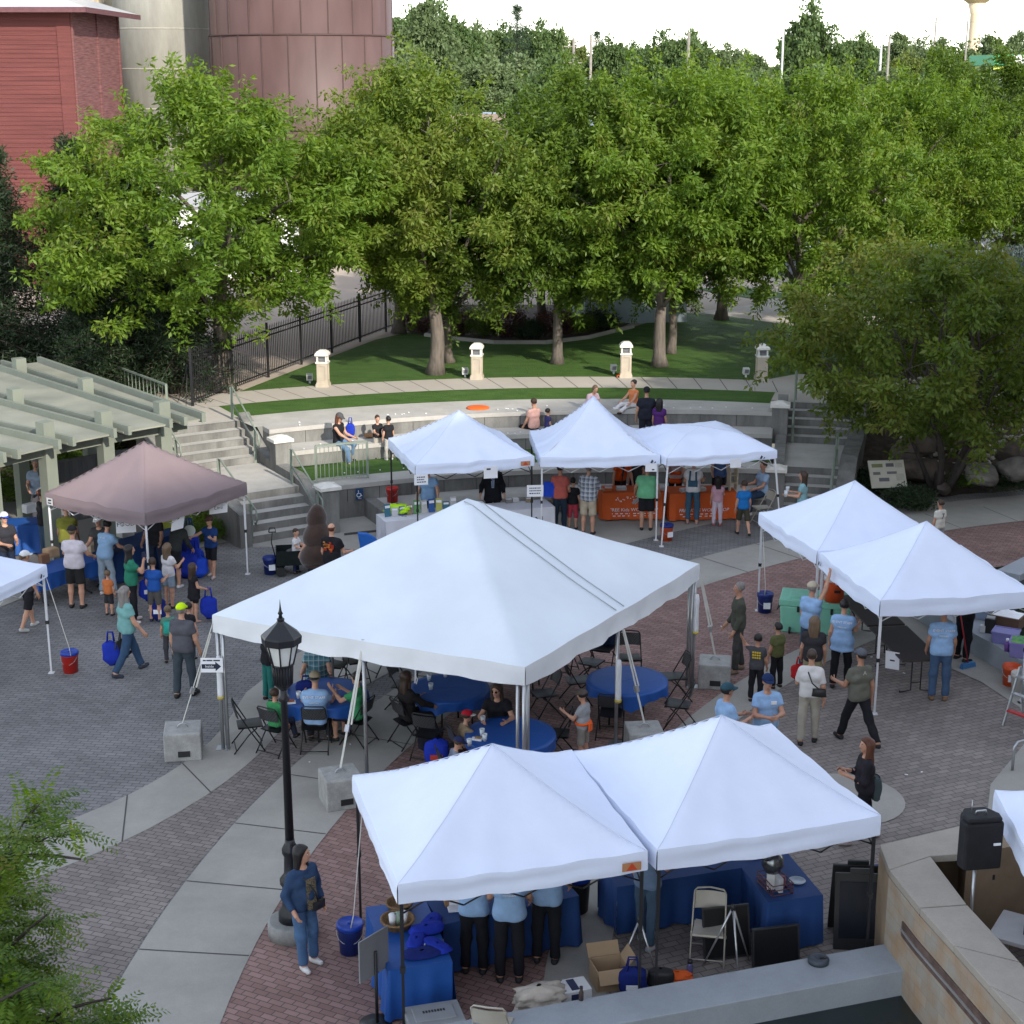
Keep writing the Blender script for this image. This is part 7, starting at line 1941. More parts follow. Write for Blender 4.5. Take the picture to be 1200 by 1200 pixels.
for px, py, f, lb in ((290, 851, 75, 'empty black folding chair left of the first round table'), (395, 780, 200, 'empty black folding chair behind the first round table'), (415, 775, 150, 'black folding chair turned away between first and second table'), (445, 765, 230, 'black folding chair in the dark at the left back of the tent'),
                      (502, 862, 20, 'black folding chair with a bag before the second round table'), (472, 805, 110, 'black folding chair at the far left of second table'), (640, 815, 250, 'black folding chair right behind the third round table'), (655, 862, 275, 'black folding chair at the right of the third round table'),
                      (675, 800, 80, 'black folding chair left of the right round table'), (690, 778, 120, 'black folding chair at the left back of the right round table'), (738, 772, 180, 'black folding chair straight behind the right round table'), (792, 795, 260, 'black folding chair right of the right round table'), (797, 828, 285, 'black folding chair at the right front of the right table'), (716, 838, 10, 'black folding chair in front of the right round table'),
                      (505, 770, 190, 'black folding chair behind the second round table'), (545, 785, 200, 'black folding chair at the right back of the second table'), (660, 765, 200, 'black folding chair with a dark blue jacket over it')):
    p = at(px, py, .4); put_chair(p[0], p[1], f, lb)
p = at(664, 752, .85)
p = at(709, 772, .4); put_chair(p[0], p[1] + .5, 200, 'black folding chair with a navy jacket, back of the tent')
def drape(label, c, ang, mat):
    t = thing('jacket', label, 'jacket', c, ang)
    mb = MB(); mb.grid(lambda u, v: ((u - .5) * (.46 + .08 * abs(v - .5)) + .01 * sin(v * 20), (.10 if v > .5 else -.10) * abs(2 * v - 1) ** .4 + .02 * sin(u * 14), .06 - .62 * abs(v - .5) * 1.6 + .02 * sin(u * 9 + v * 6)), 16, 18); mb.build('cloth', mat, t); return t
drape('navy jacket hung over a chair back at the rear of the tent', (p[0] + .08, p[1] + .70, .88), -radians(200), cloth((.02, .03, .07)))
# ---- round tables
def round_table(px, py, r, label, grp='round tables under blue covers'):
    p = at(px, py, .74)
    t = thing('round_table', label, 'table', (p[0], p[1], 0), random.uniform(0, 1), grp)
    mb = MB(); mb.lathe([(r - .02, .70), (r - .02, .73)], n=36); mb.build('tabletop', m_dk, t)
    for k in range(4):
        a = k * pi / 2 + .4; mb = MB(); mb.tube((r * .6 * cos(a), r * .6 * sin(a), .01), (r * .55 * cos(a), r * .55 * sin(a), .72), .016, n=8); mb.build('leg', m_dk, t)
    cl = thing('tablecloth', label.replace('round folding table', 'blue plastic cover on the round table'), 'tablecloth', (p[0], p[1], 0), random.uniform(0, 1), 'blue plastic covers on round tables')
    def f(u, v):
        a = u * 2 * pi
        if v <= .5: rr = r * v * 2; return (rr * cos(a), rr * sin(a), .742 + .002 * sin(a * 3 + rr * 9))
        k = (v - .5) * 2; sqr = 1 / max(abs(cos(a)), abs(sin(a))); drop = .16 + (sqr - 1) * .42
        w = .035 * k * sin(a * 14) + .03 * k * sin(a * 5 + 1); return ((r + .006 + w * .6) * cos(a), (r + .006 + w * .6) * sin(a), .742 - drop * k)
    mb = MB(); mb.grid(f, 96, 16); mb.build('cloth', m_blue, cl)
    return p
T1 = round_table(381, 812, .74, 'round folding table at the left end of the big tent')
T2 = round_table(527, 806, .70, 'round folding table in the middle of the big tent')
T3 = round_table(598, 860, .74, 'round folding table at the front corner of the big tent')
T4 = round_table(735, 797, .72, 'round folding table at the right side of the big tent')
T5 = round_table(610, 765, .7, 'round folding table hidden deep under the big tent')
m_cup = M('cup_white', (.62, .66, .68), .4, .04, 20)
def cup(px, py, label, h=.12):
    p = at(px, py, .745); t = thing('cup', label, 'cup', p, 0, 'paper cups on the round tables')
    mb = MB(); mb.lathe([(.032, 0), (.044, h), (.041, h), (.03, .01)], n=14); mb.build('wall', m_cup, t); mb = MB(); mb.lathe([(0, .09), (.039, .092)], n=14); mb.build('drink', paint((.3, .45, .55), .2), t)
for px, py, lb in ((503, 797, 'cup near the left front of second round table'), (505, 808, 'cup at the left edge of the second round table'), (522, 793, 'cup near the tent edge on the second round table'), (565, 862, 'cup nearest the woman in sunglasses'), (566, 847, 'cup by the hand of the child in red cap'), (568, 868, 'front one of two cups on the third round table'), (550, 874, 'cup at the front left of the third table'), (350, 818, 'cup on the left of the first round table')):
    cup(px, py, lb)
m_box = M('cardboard', (.36, .25, .15), .9, .1, 3)
def block(name, label, cat, p, d, rz, mat, parts=(), group=None, bevel=.006):
    t = thing(name, label, cat, p, rz, group); mb = MB(); mb.box((0, 0, d[2] / 2), d); mb.build('body', mat, t, bevel=bevel)
    for nm, c, dd, mm in parts: mb = MB(); mb.box(c, dd); mb.build(nm, mm, t)
    return t
block('paper_tray', 'small tray with food on the first round table', 'tray', at(341, 824, .745), (.16, .11, .035), .2, m_paper, (('food', (0, 0, .045), (.12, .07, .03), paint((.3, .08, .03), .6)),))
block('paper_tray', 'half empty snack tray on the third round table', 'tray', at(559, 867, .745), (.18, .10, .03), -.3, m_paper, (('food', (0.02, 0, .04), (.1, .06, .03), paint((.3, .2, .1), .6)),))
def sack(name, label, cat, p, w, d, h, mat, seed=0, group=None, handles=False, logo=None, rz=0, mat2=None):
    rg = np.random.default_rng(seed); ph = rg.uniform(0, 6, 4)
    t = thing(name, label, cat, p, rz, group)
    def f(u, v):
        a = u * 2 * pi; k = min(1, .25 + v * 3) if v < .25 else 1 - .25 * max(0, v - .6)
        k *= max(.02, 1 - max(0, v - .86) / .14) ** .5
        ex = abs(cos(a)) ** .6 * (1 if cos(a) > 0 else -1); ey = abs(sin(a)) ** .6 * (1 if sin(a) > 0 else -1)
        if name == 'cloth_bundle': k *= 1 + .22 * sin(u * 25 + v * 11 + ph[0]) * sin(v * 13 + ph[1]) + .12 * sin(u * 44 - v * 9)
        return (w / 2 * ex * k + .02 * w * sin(v * 9 + ph[0]), d / 2 * ey * k * (1 - .35 * v) + .03 * d * sin(u * 19 + ph[1]), h * v + .02 * h * sin(u * 13 + ph[2]) * v)
    mb = MB(); mb.grid(f, 28, 12); mb.lathe([(0, .01), (.2 * w, .01)], n=12); mb.build('bag', mat, t)
    if handles:
        for s in (-1, 1): mb = MB(); mb.path([(-w * .2, s * d * .2, h * .95), (-w * .14, s * d * .1, h * 1.35), (w * .14, s * d * .1, h * 1.35), (w * .2, s * d * .2, h * .95)], .012, 5); mb.build('handle', mat2 or mat, t)
    if logo: mb = MB(); mb.box((0, -d / 2 - .004, h * .45), (w * .5, .012, h * .18)); mb.build('print', logo, t)
    return t
m_bagb = cloth((.015, .035, .34)); m_bagd = cloth((.012, .022, .14)); m_bagbr = cloth((.02, .075, .55))
sack('tote_bag', 'dark blue tote bag lying on the first round table', 'bag', at(359, 811, .745), .36, .2, .22, m_bagd, 3, None, True)
sack('backpack', 'blue backpack with red patch on a chair before the second table', 'bag', (*at(512, 885, .2)[:2], .0), .42, .3, .5, m_bagb, 4, None, False, paint((.5, .05, .03), .6))
sack('backpack', 'dark backpack slumped on the ground beside the blue backpack', 'bag', (*at(503, 868, .2)[:2], .0), .4, .3, .42, cloth((.02, .02, .03)), 5)
# ---- rectangular tables
def rect_table(label, c, L, Wd, ang, mat, hgt=.74, drop=.70, cloth_on=True, mt=None, clabel=None, group=None):
    """c: centre (x,y); ang: direction of the long side"""
    t = thing('folding_table', label, 'table', (c[0], c[1], 0), ang, group)
    mb = MB(); mb.box((0, 0, hgt - .022), (L, Wd, .04)); mb.build('tabletop', mt or m_dk, t, bevel=.008)
    for sx in (-1, 1):
        mb = MB(); x = sx * (L / 2 - .25)
        mb.path([(x, -Wd * .4, .05), (x, -Wd * .4, .015), (x, -Wd * .12, .05), (x, -Wd * .12, hgt - .05)], .014, 6); mb.path([(x, Wd * .4, .05), (x, Wd * .4, .015), (x, Wd * .12, .05), (x, Wd * .12, hgt - .05)], .014, 6); mb.tube((x, -Wd * .12, .2), (x, Wd * .12, .2), .01, n=6); mb.build('leg', m_dk, t)
    if not cloth_on: return t, None
    cl = thing('tablecloth', clabel, 'tablecloth', (c[0], c[1], 0), ang)
    per = 2 * (L + Wd); rg = np.random.default_rng(int(abs(c[0] * 100 + c[1] * 37))); ph = rg.uniform(0, 6, 3)
    hx, hy = L / 2 + .008, Wd / 2 + .008
    def edge(s):
        s = s % 1 * per
        for (x0, y0, dx, dy, ln) in ((-hx, -hy, 1, 0, L + .016), (hx, -hy, 0, 1, Wd + .016), (hx, hy, -1, 0, L + .016), (-hx, hy, 0, -1, Wd + .016)):
            if s <= ln: return (x0 + dx * s, y0 + dy * s, dy, -dx)
            s -= ln
        return (-hx, -hy, 0, -1)
    def f(u, v):
        x, y, nx, ny = edge(u)
        w = v * (.034 * sin(u * per * 10 + ph[0]) + .022 * sin(u * per * 23 + ph[1])) + .02 * v
        return (x + nx * w, y + ny * w, hgt + .004 - drop * v)
    mb = MB(); mb.grid(f, 160, 8); mb.grid(lambda u, v: ((u - .5) * 2 * hx, (v - .5) * 2 * hy, hgt + .004 + .003 * sin(u * 13 + ph[2]) * sin(v * 9)), 12, 6); mb.build('cloth', mat, cl)
    return t, cl
def quad_table(pts, z=.74):
    """pts: picture corners of the top: near-left, near-right, far-right, far-left -> centre, length, width, angle"""
    P_ = [Vector(at(x, y, z)[:2]) for x, y in pts]
    c = sum(P_, Vector((0, 0))) / 4; e1 = (P_[1] - P_[0] + P_[2] - P_[3]) / 2; e2 = (P_[3] - P_[0] + P_[2] - P_[1]) / 2
    if e1.length >= e2.length: return (c.x, c.y), e1.length, e2.length, atan2(e1.y, e1.x)
    a = atan2(e2.y, e2.x); a = a - pi if a > pi / 2 + .3 else a
    return (c.x, c.y), e2.length, e1.length, a
c, L_, Wd_, a = quad_table([(456, 1137), (529, 1127), (499, 1056), (428, 1062)]); rect_table('folding table with blue cover at the left end of the front canopy', c, L_, Wd_, a, m_blue, clabel='bright blue cloth on the table at the left end of front canopy'); TA = (c, a)
c, L_, Wd_, a = quad_table([(512, 1083), (668, 1050), (660, 1020), (504, 1052)]); rect_table('folding table behind the three staff in light blue', c, L_, .74, a, m_navy, clabel='navy cloth on the table before the three staff')
c, L_, Wd_, a = quad_table([(716, 1037), (868, 1014), (862, 988), (708, 1012)]); rect_table('folding table at the back of the right front canopy', c, L_, .74, a, m_navy, clabel='dark blue cloth on the table behind the beige chair')
c, L_, Wd_, a = quad_table([(901, 1057), (963, 1049), (917, 993), (857, 1001)]); rect_table('folding table with a basket by the black sign board', c, L_, Wd_, a, m_navy, clabel='dark blue cloth on the table holding the basket'); TD = (c, a)
m_brown = M('table_brown', (.050, .040, .036), .45, .1, 3)
c, L_, Wd_, a = quad_table([(1036, 758), (1072, 776), (1098, 756), (1050, 726)]); 
pa, pb_ = Vector(at(1078, 770, .74)[:2]), Vector(at(1040, 733, .74)[:2]); d = (pb_ - pa); an = atan2(d.y, d.x)
cA = pa + d * .45; rect_table('brown folding table in front beneath the right canopy', (cA.x, cA.y), 1.85, .76, an, None, cloth_on=False, mt=m_brown)
cB = cA + d.normalized() * 1.95 ; rect_table('brown folding table further back beneath the right canopy', (cB.x, cB.y), 1.85, .76, an, None, cloth_on=False, mt=m_brown)
fl, fr_ = Vector(at(447, 606, .74)[:2]), Vector(at(648, 592, .74)[:2])
def front_table(px0, py0, px1, py1, mat, label, clabel, wd=.76, drop=.70):
    a_, b_ = Vector(at(px0, py0, .74)[:2]), Vector(at(px1, py1, .74)[:2]); d = b_ - a_; n = Vector((-d.y, d.x)).normalized()
    c = (a_ + b_) / 2 + n * wd / 2
    return rect_table(label, (c.x, c.y), d.length, wd, atan2(d.y, d.x), mat, clabel=clabel, drop=drop), c, atan2(d.y, d.x), d.length
(tw, tcw), cw, aw, lw_ = front_table(452, 612, 545, 602, m_whitec, 'folding table with leaflets at the left end of the white booth', 'white cloth on the leaflet table, left of the suit')
(tw2, tcw2), cw2, aw2, lw2 = front_table(549, 602, 650, 594, m_whitec, 'folding table before the man in the black suit', 'white cloth lettered MERIDIAN on the suit man table')
m_inkb = paint((.02, .025, .07), .6)
text_part('MERIDIAN', .30, m_inkb, tcw2, (.12, -.425, .42), (pi / 2, 0, 0), .002)
mb = MB(); mb.path([(.34 + .36 * cos(a_), -.425, .38 + .19 * sin(a_)) for a_ in np.linspace(radians(150), radians(390), 24)], .012, 5); mb.build('ring_mark', m_inkb, tcw2)
(to1, tco1), co1, ao1, lo1 = front_table(706, 578, 778, 577, m_orange, 'folding table of the middle booth with orange cover', 'orange cloth lettered FREE Kids WORKSHOP in the middle booth')
(to2, tco2), co2, ao2, lo2 = front_table(785, 579, 863, 577, m_orange, 'folding table of the right booth with orange cover', 'orange cloth lettered FREE KIDS WORKSHOP in the right booth')
text_part('FREE Kids WORKSHOP', .125, m_paper, tco1, (.02, -.425, .30), (pi / 2, 0, 0), .002)
text_part('FREE KIDS WORKSHOP', .125, m_paper, tco2, (.02, -.425, .30), (pi / 2, 0, 0), .002, shear=.2)
for tc_ in (tco1, tco2):
    mb = MB()
    for z, w in ((.20, 1.0), (.14, .85)):
        x = -w / 2 - .1
        while x < w / 2: mb.box((x + .04, -.424, z), (.075, .004, .022)); x += random.uniform(.1, .16)
    mb.build('small_print', m_paper, tc_)
mb = MB()
for i in range(22): mb.box((-.45 + .8 * random.random(), -.424, .50 + .16 * random.random()), (.03, .004, .02))
mb.build('confetti_print', m_paper, tco1)
mb = MB(); mb.bar((-.02, -.424, .47), (.14, -.424, .62), .01, .06); mb.bar((.04, -.424, .45), (.2, -.424, .60), .01, .03); mb.build('tool_print', paint((.4, .4, .42), .6), tco1)
# food tables at the left
(tf1, tc1), cf1, af1, _ = front_table(44, 676, 118, 656, m_blue, 'folding table of food behind the sturdy man', 'blue cloth on the food table before the sturdy man', drop=.34)
(tf2, tc2), cf2, af2, _ = front_table(132, 650, 214, 622, m_navy, 'folding table of food under the taupe canopy', 'blue cloth on the food table under the taupe canopy')
c, L_, Wd_, a = quad_table([(16, 618), (58, 618), (55, 604), (18, 604)]); rect_table('folding table deep under the pergola', c, 1.7, .74, 0.2, m_blue, clabel='blue cloth on the table under the pergola')
# ---- things on the food tables
rg = np.random.default_rng(8)
for i, (px, py, w, h, col, lb) in enumerate(((60, 652, .3, .18, (.35, .24, .14), 'cardboard box on the left food table by the pergola post'), (110, 645, .3, .16, (.5, .4, .28), 'open food tray on the food table beside the ripped jeans woman'), (147, 628, .34, .14, (.5, .5, .45), 'foil food tray under the food sign'), (195, 618, .3, .2, (.4, .42, .05), 'yellow green food box under the taupe canopy'), (182, 622, .2, .14, (.5, .25, .03), 'orange snack box under the taupe canopy'), (35, 600, .3, .2, (.6, .6, .6), 'white box on the table under the pergola'), (52, 660, .2, .2, (.18, .09, .05), 'brown basket on the left food table'))):
    p = at(px, py, .75); block('food_box', lb, 'box', (p[0], p[1], .75), (w, w * .7, h), af1, paint(col, .7), (('lid', (0, 0, h + .006), (w * .94, w * .66, .012), paint(tuple(min(.7, c * 1.15) for c in col), .7)),), None)
# ---- paper signs
def marks(t, rows, w, z0, dz):
    mb = MB()
    for r in range(rows):
        x = -w / 2
        while x < w / 2 - .02: k = random.uniform(.02, .05); mb.box((x + k / 2, -.006, z0 - r * dz), (k, .003, dz * .4)); x += k + .012
    mb.build('writing', m_inkb, t)
p = at(153, 617, 1.85); board('white sign reading FOOD hanging under the taupe canopy', (-8.35, 33.0, 1.72), .42, .40, .3, .15, (('FOOD', .135, .0),))
board('white sign slanting under the right edge of the taupe canopy', (-7.25, 33.15, 1.75), .34, .42, .9, .25, (('P', .10, .06),))
p = atd(256, 594, 34.35); board('white sign reading Line at the right of the taupe canopy', (p[0], p[1], p[2]), .42, .32, .5, .2, (('Line', .12, -.02),))
p = atd(487, 562, 36.45); s_ = board('white sign hanging at the front left corner of the white booth', (p[0] + .13, p[1], p[2]), .33, .26, .25, 0); marks(s_, 3, .2, .06, .06)
p = atd(575, 553, 36.95); s_ = board('white sign hanging before the face of the suited man', (p[0], p[1] - .05, p[2]), .34, .29, .25, 0); mb = MB(); mb.box((-.05, -.006, .085), (.1, .003, .04)); mb.build('print', m_inkb, s_)
p = atd(627, 574, 37.25); s_ = board('white sign tied to the pole between the left and middle booths', (p[0], p[1] - .1, p[2]), .40, .29, .1, 0); marks(s_, 3, .28, .07, .065)
p = atd(763, 548, 37.3); s_ = board('white sign hanging at the right corner of the middle booth', (p[0], p[1], p[2]), .28, .20, 0, 0); mb = MB(); mb.box((.05, -.006, -.05), (.06, .003, .03)); mb.build('print', m_inkb, s_)
p = atd(862, 543, 37.5); s_ = board('white sign hanging from the front of the right booth', (p[0], p[1], p[2]), .28, .22, .2, 0)
p = atd(1039, 759, 27.4); s_ = board('white sheet taped to the edge of the brown table', (at(1041, 764, .62)[0], at(1041, 764, .62)[1] - .34, .58), .26, .36, -.5, .12); mb = MB(); mb.box((0, -.006, 0), (.09, .003, .03)); mb.build('print', m_inkb, s_)
# ---- buckets
def bucket(label, p, mb_, ml, s=1.0, lid=True, logo=None, grp='buckets used as canopy weights', open_=False, kind='bucket'):
    t = thing(kind, label, kind, p, random.uniform(-.4, .4), grp); t.scale = (s, s, s)
    mb = MB(); mb.lathe([(.0, .003), (.128, .0), (.148, .31), (.158, .315), (.158, .345), (.15, .35), (.152, .37)] + ([(.138, .37), (.12, .02)] if open_ else []), n=24); mb.build('bucket', mb_, t)
    if lid: mb = MB(); mb.lathe([(.162, .335), (.162, .385), (.148, .395), (.14, .385), (0, .385)], n=24); mb.lathe([(.0, .40), (.03, .40), (.03, .385)], n=10); mb.build('lid', ml, t)
    mb = MB(); mb.path([(.16 * cos(a), -.03 - .17 * sin(a) * .6, .30 - .17 * sin(a) * .8) for a in np.linspace(0, pi, 10)], .004, 5); mb.build('handle', m_silver, t)
    if logo: mb = MB(); mb.box((.02, -.143, .17), (.13, .03, .12)); mb.build('label', logo, t)
    return t
m_bor = M('bucket_orange', (.62, .085, .02), .4, .04); m_bred = M('bucket_red', (.48, .025, .018), .4, .04); m_bnv = M('bucket_navy', (.012, .03, .17), .4, .05); m_bbl = M('bucket_blue', (.012, .05, .33), .4, .05); m_bwt = M('bucket_white', (.52, .50, .45), .5, .05)
bucket('red orange bucket with blue lid at the left canopy leg', at(83, 787), m_bred, m_bbl, 1.08)
bucket('blue bucket at the right leg of the taupe canopy', at(317, 672), m_bnv, m_bbl, 1.1, logo=m_paper, lid=False, open_=True)
bucket('orange bucket with navy lid and white print beside the middle booth leg', at(781, 633), m_bor, m_bnv, 1.05, logo=m_paper)
bucket('dark blue bucket hung by cord at the right canopy leg', at(896, 717), m_bnv, m_bnv, 1.1, logo=m_paper)
bucket('blue lidded bucket beside the front canopy pole on the red pavers', at(411, 1115), m_bnv, m_bbl, 1.1)
bucket('red bucket standing on the terrace seat behind the leaflet table', (*at(460, 588, .45)[:2], .45), m_bred, m_bred, 1.05, lid=False, open_=True)
bucket('orange bucket with white print beside the pond curb', at(1184, 803), m_bor, m_bor, 1.1, False, m_paper, 'buckets by the pond', True)
bucket('dirty white bucket in front of the orange one by the pond', at(1194, 812), m_bwt, m_bwt, 1.1, False, None, 'buckets by the pond', True)
t = thing('trash_bin', 'dark bin with bright blue liner between the front canopies', 'bin', at(673, 1066), 0)
mb = MB(); mb.lathe([(.19, 0), (.225, .60), (.235, .62)], n=24); mb.build('bin', m_dk, t); mb = MB(); mb.lathe([(.238, .50), (.242, .62), (.225, .64), (.20, .60), (.0, .56)], n=24); mb.build('liner', m_bagbr, t)
# cords that hold the hanging weights
m_cord = M('cord', (.55, .53, .48), .8, .05)
for label, a_, b_ in (('white cord from canopy corner down to the blue lidded bucket', (*at(411, 1090, .4)[:2], .42), (-1.95, 19.15, 2.0)), ('white cord from canopy corner down to the dark blue bucket', (*at(896, 700, .4)[:2], .45), (5.3, 32.3, 2.0)), ('white cord from the left canopy down to the red bucket', (*at(83, 770, .4)[:2], .42), (-8.85, 28.65, 2.0))):
    t = thing('cord', label, 'cord', a_); v = Vector(b_) - Vector(a_); mb = MB(); mb.path([(0, 0, 0), tuple(v * .1 + Vector((.02, 0, 0))), tuple(v)], .008, 5); mb.build('line', m_cord, t)
# ---- coolers
m_mint = M('cooler_mint', (.22, .56, .40), .45, .05); m_grayl = M('cooler_gray', (.21, .22, .23), .5, .05); m_wht = M('cooler_white', (.6, .6, .6), .45, .04)
def cooler(label, p, d, rz, mbody, mlid, wheels=False):
    t = thing('cooler', label, 'cooler', p, rz)
    mb = MB(); mb.box((0, 0, d[2] * .4), (d[0], d[1], d[2] * .8), taper=1.05); mb.build('body', mbody, t, bevel=.03)
    mb = MB(); mb.box((0, 0, d[2] * .9), (d[0] * 1.08, d[1] * 1.08, d[2] * .2)); mb.box((0, 0, d[2] * 1.01), (d[0] * .8, d[1] * .7, d[2] * .05)); mb.build('lid', mlid, t, bevel=.025)
    for sx in (-1, 1):
        mb = MB(); mb.path([(sx * d[0] * .53, -.1, d[2] * .7), (sx * d[0] * .58, -.09, d[2] * .55), (sx * d[0] * .58, .09, d[2] * .55), (sx * d[0] * .53, .1, d[2] * .7)], .014, 6); mb.build('handle', m_dk, t)
        mb = MB(); mb.box((sx * d[0] * .25, -d[1] * .55, d[2] * .74), (.05, .03, .12)); mb.build('latch', m_dk, t)
    if wheels:
        for sx in (-1, 1): mb = MB(); mb.tube((sx * d[0] * .35, -d[1] * .56, .07), (sx * d[0] * .35 + sx * .04, -d[1] * .56, .07), .07, n=14); mb.build('wheel', m_dk, t)
    return t
pm = at(956, 718, .35); cooler('large mint green cooler on wheels under the right canopies', (pm[0], pm[1], 0), (1.35, .75, .72), -.25, m_mint, m_mint, True)
p = at(984, 690, .9); t = thing('drink_cooler', 'orange drink cooler with white lid on the mint cooler end', 'cooler', (at(977, 703, .75)[0], at(977, 703, .75)[1], .74), 0)
mb = MB(); mb.lathe([(0, 0), (.19, 0), (.215, .42), (.215, .44)], n=28); mb.build('body', m_bor, t); mb = MB(); mb.lathe([(.222, .44), (.222, .52), (.2, .54), (0, .54)], n=28); mb.build('lid', m_wht, t); mb = MB(); mb.box((.02, -.20, .25), (.13, .03, .05)); mb.build('label', m_dk, t)
tC = cooler('gray and white cooler at the bottom edge by the pool curb', (at(509, 1190, .4)[0], at(509, 1190, .4)[1] - .05, 0), (.62, .42, .46), .27, m_wht, m_grayl)
mb = MB()
for i in range(8): mb.box((-.12 + .035 * i, .03, .4785), (.022, .045, .003))
mb.build('lettering', m_dk, tC)
# ---- front canopy odds and ends
t = thing('flip_sign', 'gray sign plate on a dark stand left of the blue table', 'sign', at(440, 1200, .0), .9)
mb = MB(); mb.box((0, 0, .95), (.5, .02, .55)); mb.build('plate', M('sign_gray', (.20, .205, .215), .6, .05), t); mb = MB(); mb.tube((0, -.03, 0), (0, -.03, 1.0), .02, n=8); mb.lathe([(.2, 0), (.2, .02), (.03, .04)], n=18); mb.build('stand', m_dk, t)
def wicker(label, p, r, h, rz=0):
    t = thing('basket', label, 'basket', p, rz); mw = M('wicker', (.23, .135, .06), .8, .3, 30, bump=.8, bscale=50)
    mb = MB(); mb.lathe([(r * .8, 0), (r, h), (r * 1.06, h), (r * 1.06, h + .02), (r * .94, h + .02), (r * .75, .02), (0, .02)], n=24); mb.build('weave', mw, t); return t, mw
pB = at(466, 1085, .745); t, mw = wicker('round wicker basket with cups on the bright blue table', pB, .21, .09)
for i in range(3): mb = MB(); mb.lathe([(.04, 0), (.05, .16), (0, .16)], (-.06 + .07 * i, .03 * (i - 1), .02), 12); mb.build('cup', [m_paper, paint((.3, .4, .3), .5), m_paper][i], t)
wicker('smaller wicker basket behind the cup basket', at(468, 1064, .745), .17, .07)
block('snack_box', 'brown snack box on the navy table behind the staff', 'box', at(532, 1058, .745), (.26, .2, .12), .2, paint((.28, .16, .07), .7), (('label', (0, -.101, .06), (.16, .004, .06), m_paper),))
block('paper_stack', 'white paper stack on the navy table behind the staff', 'papers', at(534, 1066, .745), (.2, .14, .02), .2, m_paper, (('sheet', (.02, .01, .024), (.2, .14, .006), m_paper),))
for i, (px, py, w, hh) in enumerate(((500, 1092, .45, .10), (488, 1105, .40, .08), (512, 1110, .42, .07), (495, 1118, .5, .06), (505, 1082, .4, .07))):
    sack('tote_bag', ['folded blue tote bag at the back of the pile on the bright blue table', 'folded blue tote bag with white print on the bright blue table', 'folded blue tote bag at the right of the pile', 'folded navy tote bag at the near end of the pile', 'folded navy tote bag under the wicker baskets'][i], 'bag', at(px, py, .745), w, w * .6, hh, [m_bagb, m_bagd][i % 2 if i != 1 else 0], i + 20, 'tote bags piled on the bright blue table', False, m_paper if i == 1 else None, .4 + i)
# basket of things on table D
pD = at(908, 1040, .745); t = thing('basket', 'wire basket of colored packs on the dark blue table', 'basket', pD, TD[1] + .1)
mwire = paint((.10, .03, .035), .5)
mb = MB()
for z in (.01, .08, .15):
    for a_, b_ in (((-.22, -.15), (.22, -.15)), ((.22, -.15), (.22, .15)), ((.22, .15), (-.22, .15)), ((-.22, .15), (-.22, -.15))): mb.tube((*a_, z), (*b_, z), .007, n=5)
for i in range(9):
    for y in (-.15, .15): mb.tube((-.22 + i * .055, y, 0), (-.22 + i * .055, y, .15), .005, n=4)
mb.build('wire', mwire, t)
for i, (x, y, w, h, c) in enumerate(((-.1, 0, .14, .2, (.5, .5, .52)), (.05, .03, .08, .24, (.55, .30, .03)), (.13, -.03, .1, .2, (.55, .5, .4)), (0, -.08, .12, .15, (.25, .06, .08)), (-.02, .08, .1, .22, (.6, .6, .6)))): mb = MB(); mb.box((x, y, h / 2 + .01), (w, .06, h), rz=.3 * i); mb.build('pack', paint(c, .5), t)
mb = MB(); mb.lathe([(.0, .22), (.1, .26), (.15, .36), (.14, .46), (.08, .54), (0, .57)], (-.02, .06, 0), 14); mb.build('foil_bow', paint((.16, .17, .18), .2, .8), t)
block('paper_stack', 'gray folder at the far end of the dark blue table', 'papers', at(886, 1002, .745), (.3, .22, .03), .4, paint((.16, .17, .19), .6), (('sheet', (0, 0, .033), (.28, .2, .006), paint((.25, .26, .28), .6)),))
t = thing('plate', 'clear plastic plate on the dark blue table', 'plate', at(934, 1033, .747)); mb = MB(); mb.lathe([(0, .004), (.07, .004), (.11, .018), (.115, .02), (.07, .0)], n=24); mb.build('plate', paint((.3, .36, .42), .15), t)
# easels and black boards
def tripod(label, p, h, rz, spread=.36, m=m_silver):
    t = thing('easel', label, 'tripod', p, rz)
    for k in range(3):
        a = 2 * pi * k / 3 + .5; mb = MB(); mb.path([(0, 0, h), (spread * .5 * cos(a), spread * .5 * sin(a), h * .5), (spread * cos(a), spread * sin(a), .01)], [.016, .014, .010], 6); mb.build('leg', m, t)
    mb = MB(); mb.lathe([(.03, h - .05), (.035, h + .02), (0, h + .05)], n=10); mb.build('head', m_dk, t); return t
tripod('silver tripod easel in front of the black board', at(856, 1138), .92, .2); tripod('small silver tripod near the canopy poles', at(748, 1136), .72, .9, .3)
def blackboard(label, px, py, w, h, rz, tilt):
    p = at(px, py, 0); t = thing('display_board', label, 'board', (p[0], p[1], h / 2 + .02), rz); t.rotation_euler = (tilt, 0, rz)
    mb = MB(); mb.box((0, 0, 0), (w, .03, h)); mb.build('panel', paint((.010, .010, .011), .35), t)
    mb = MB()
    for s in (-1, 1): mb.box((s * w / 2, 0, 0), (.02, .045, h)); mb.box((0, 0, s * h / 2), (w + .02, .046, .02))
    mb.build('edge', paint((.03, .03, .032), .4), t)
blackboard('black display board leaning behind the silver tripod', 850, 1120, .62, .66, .22, -.25); blackboard('black display board propped against the pool curb', 908, 1130, .62, .5, .22, -.15)
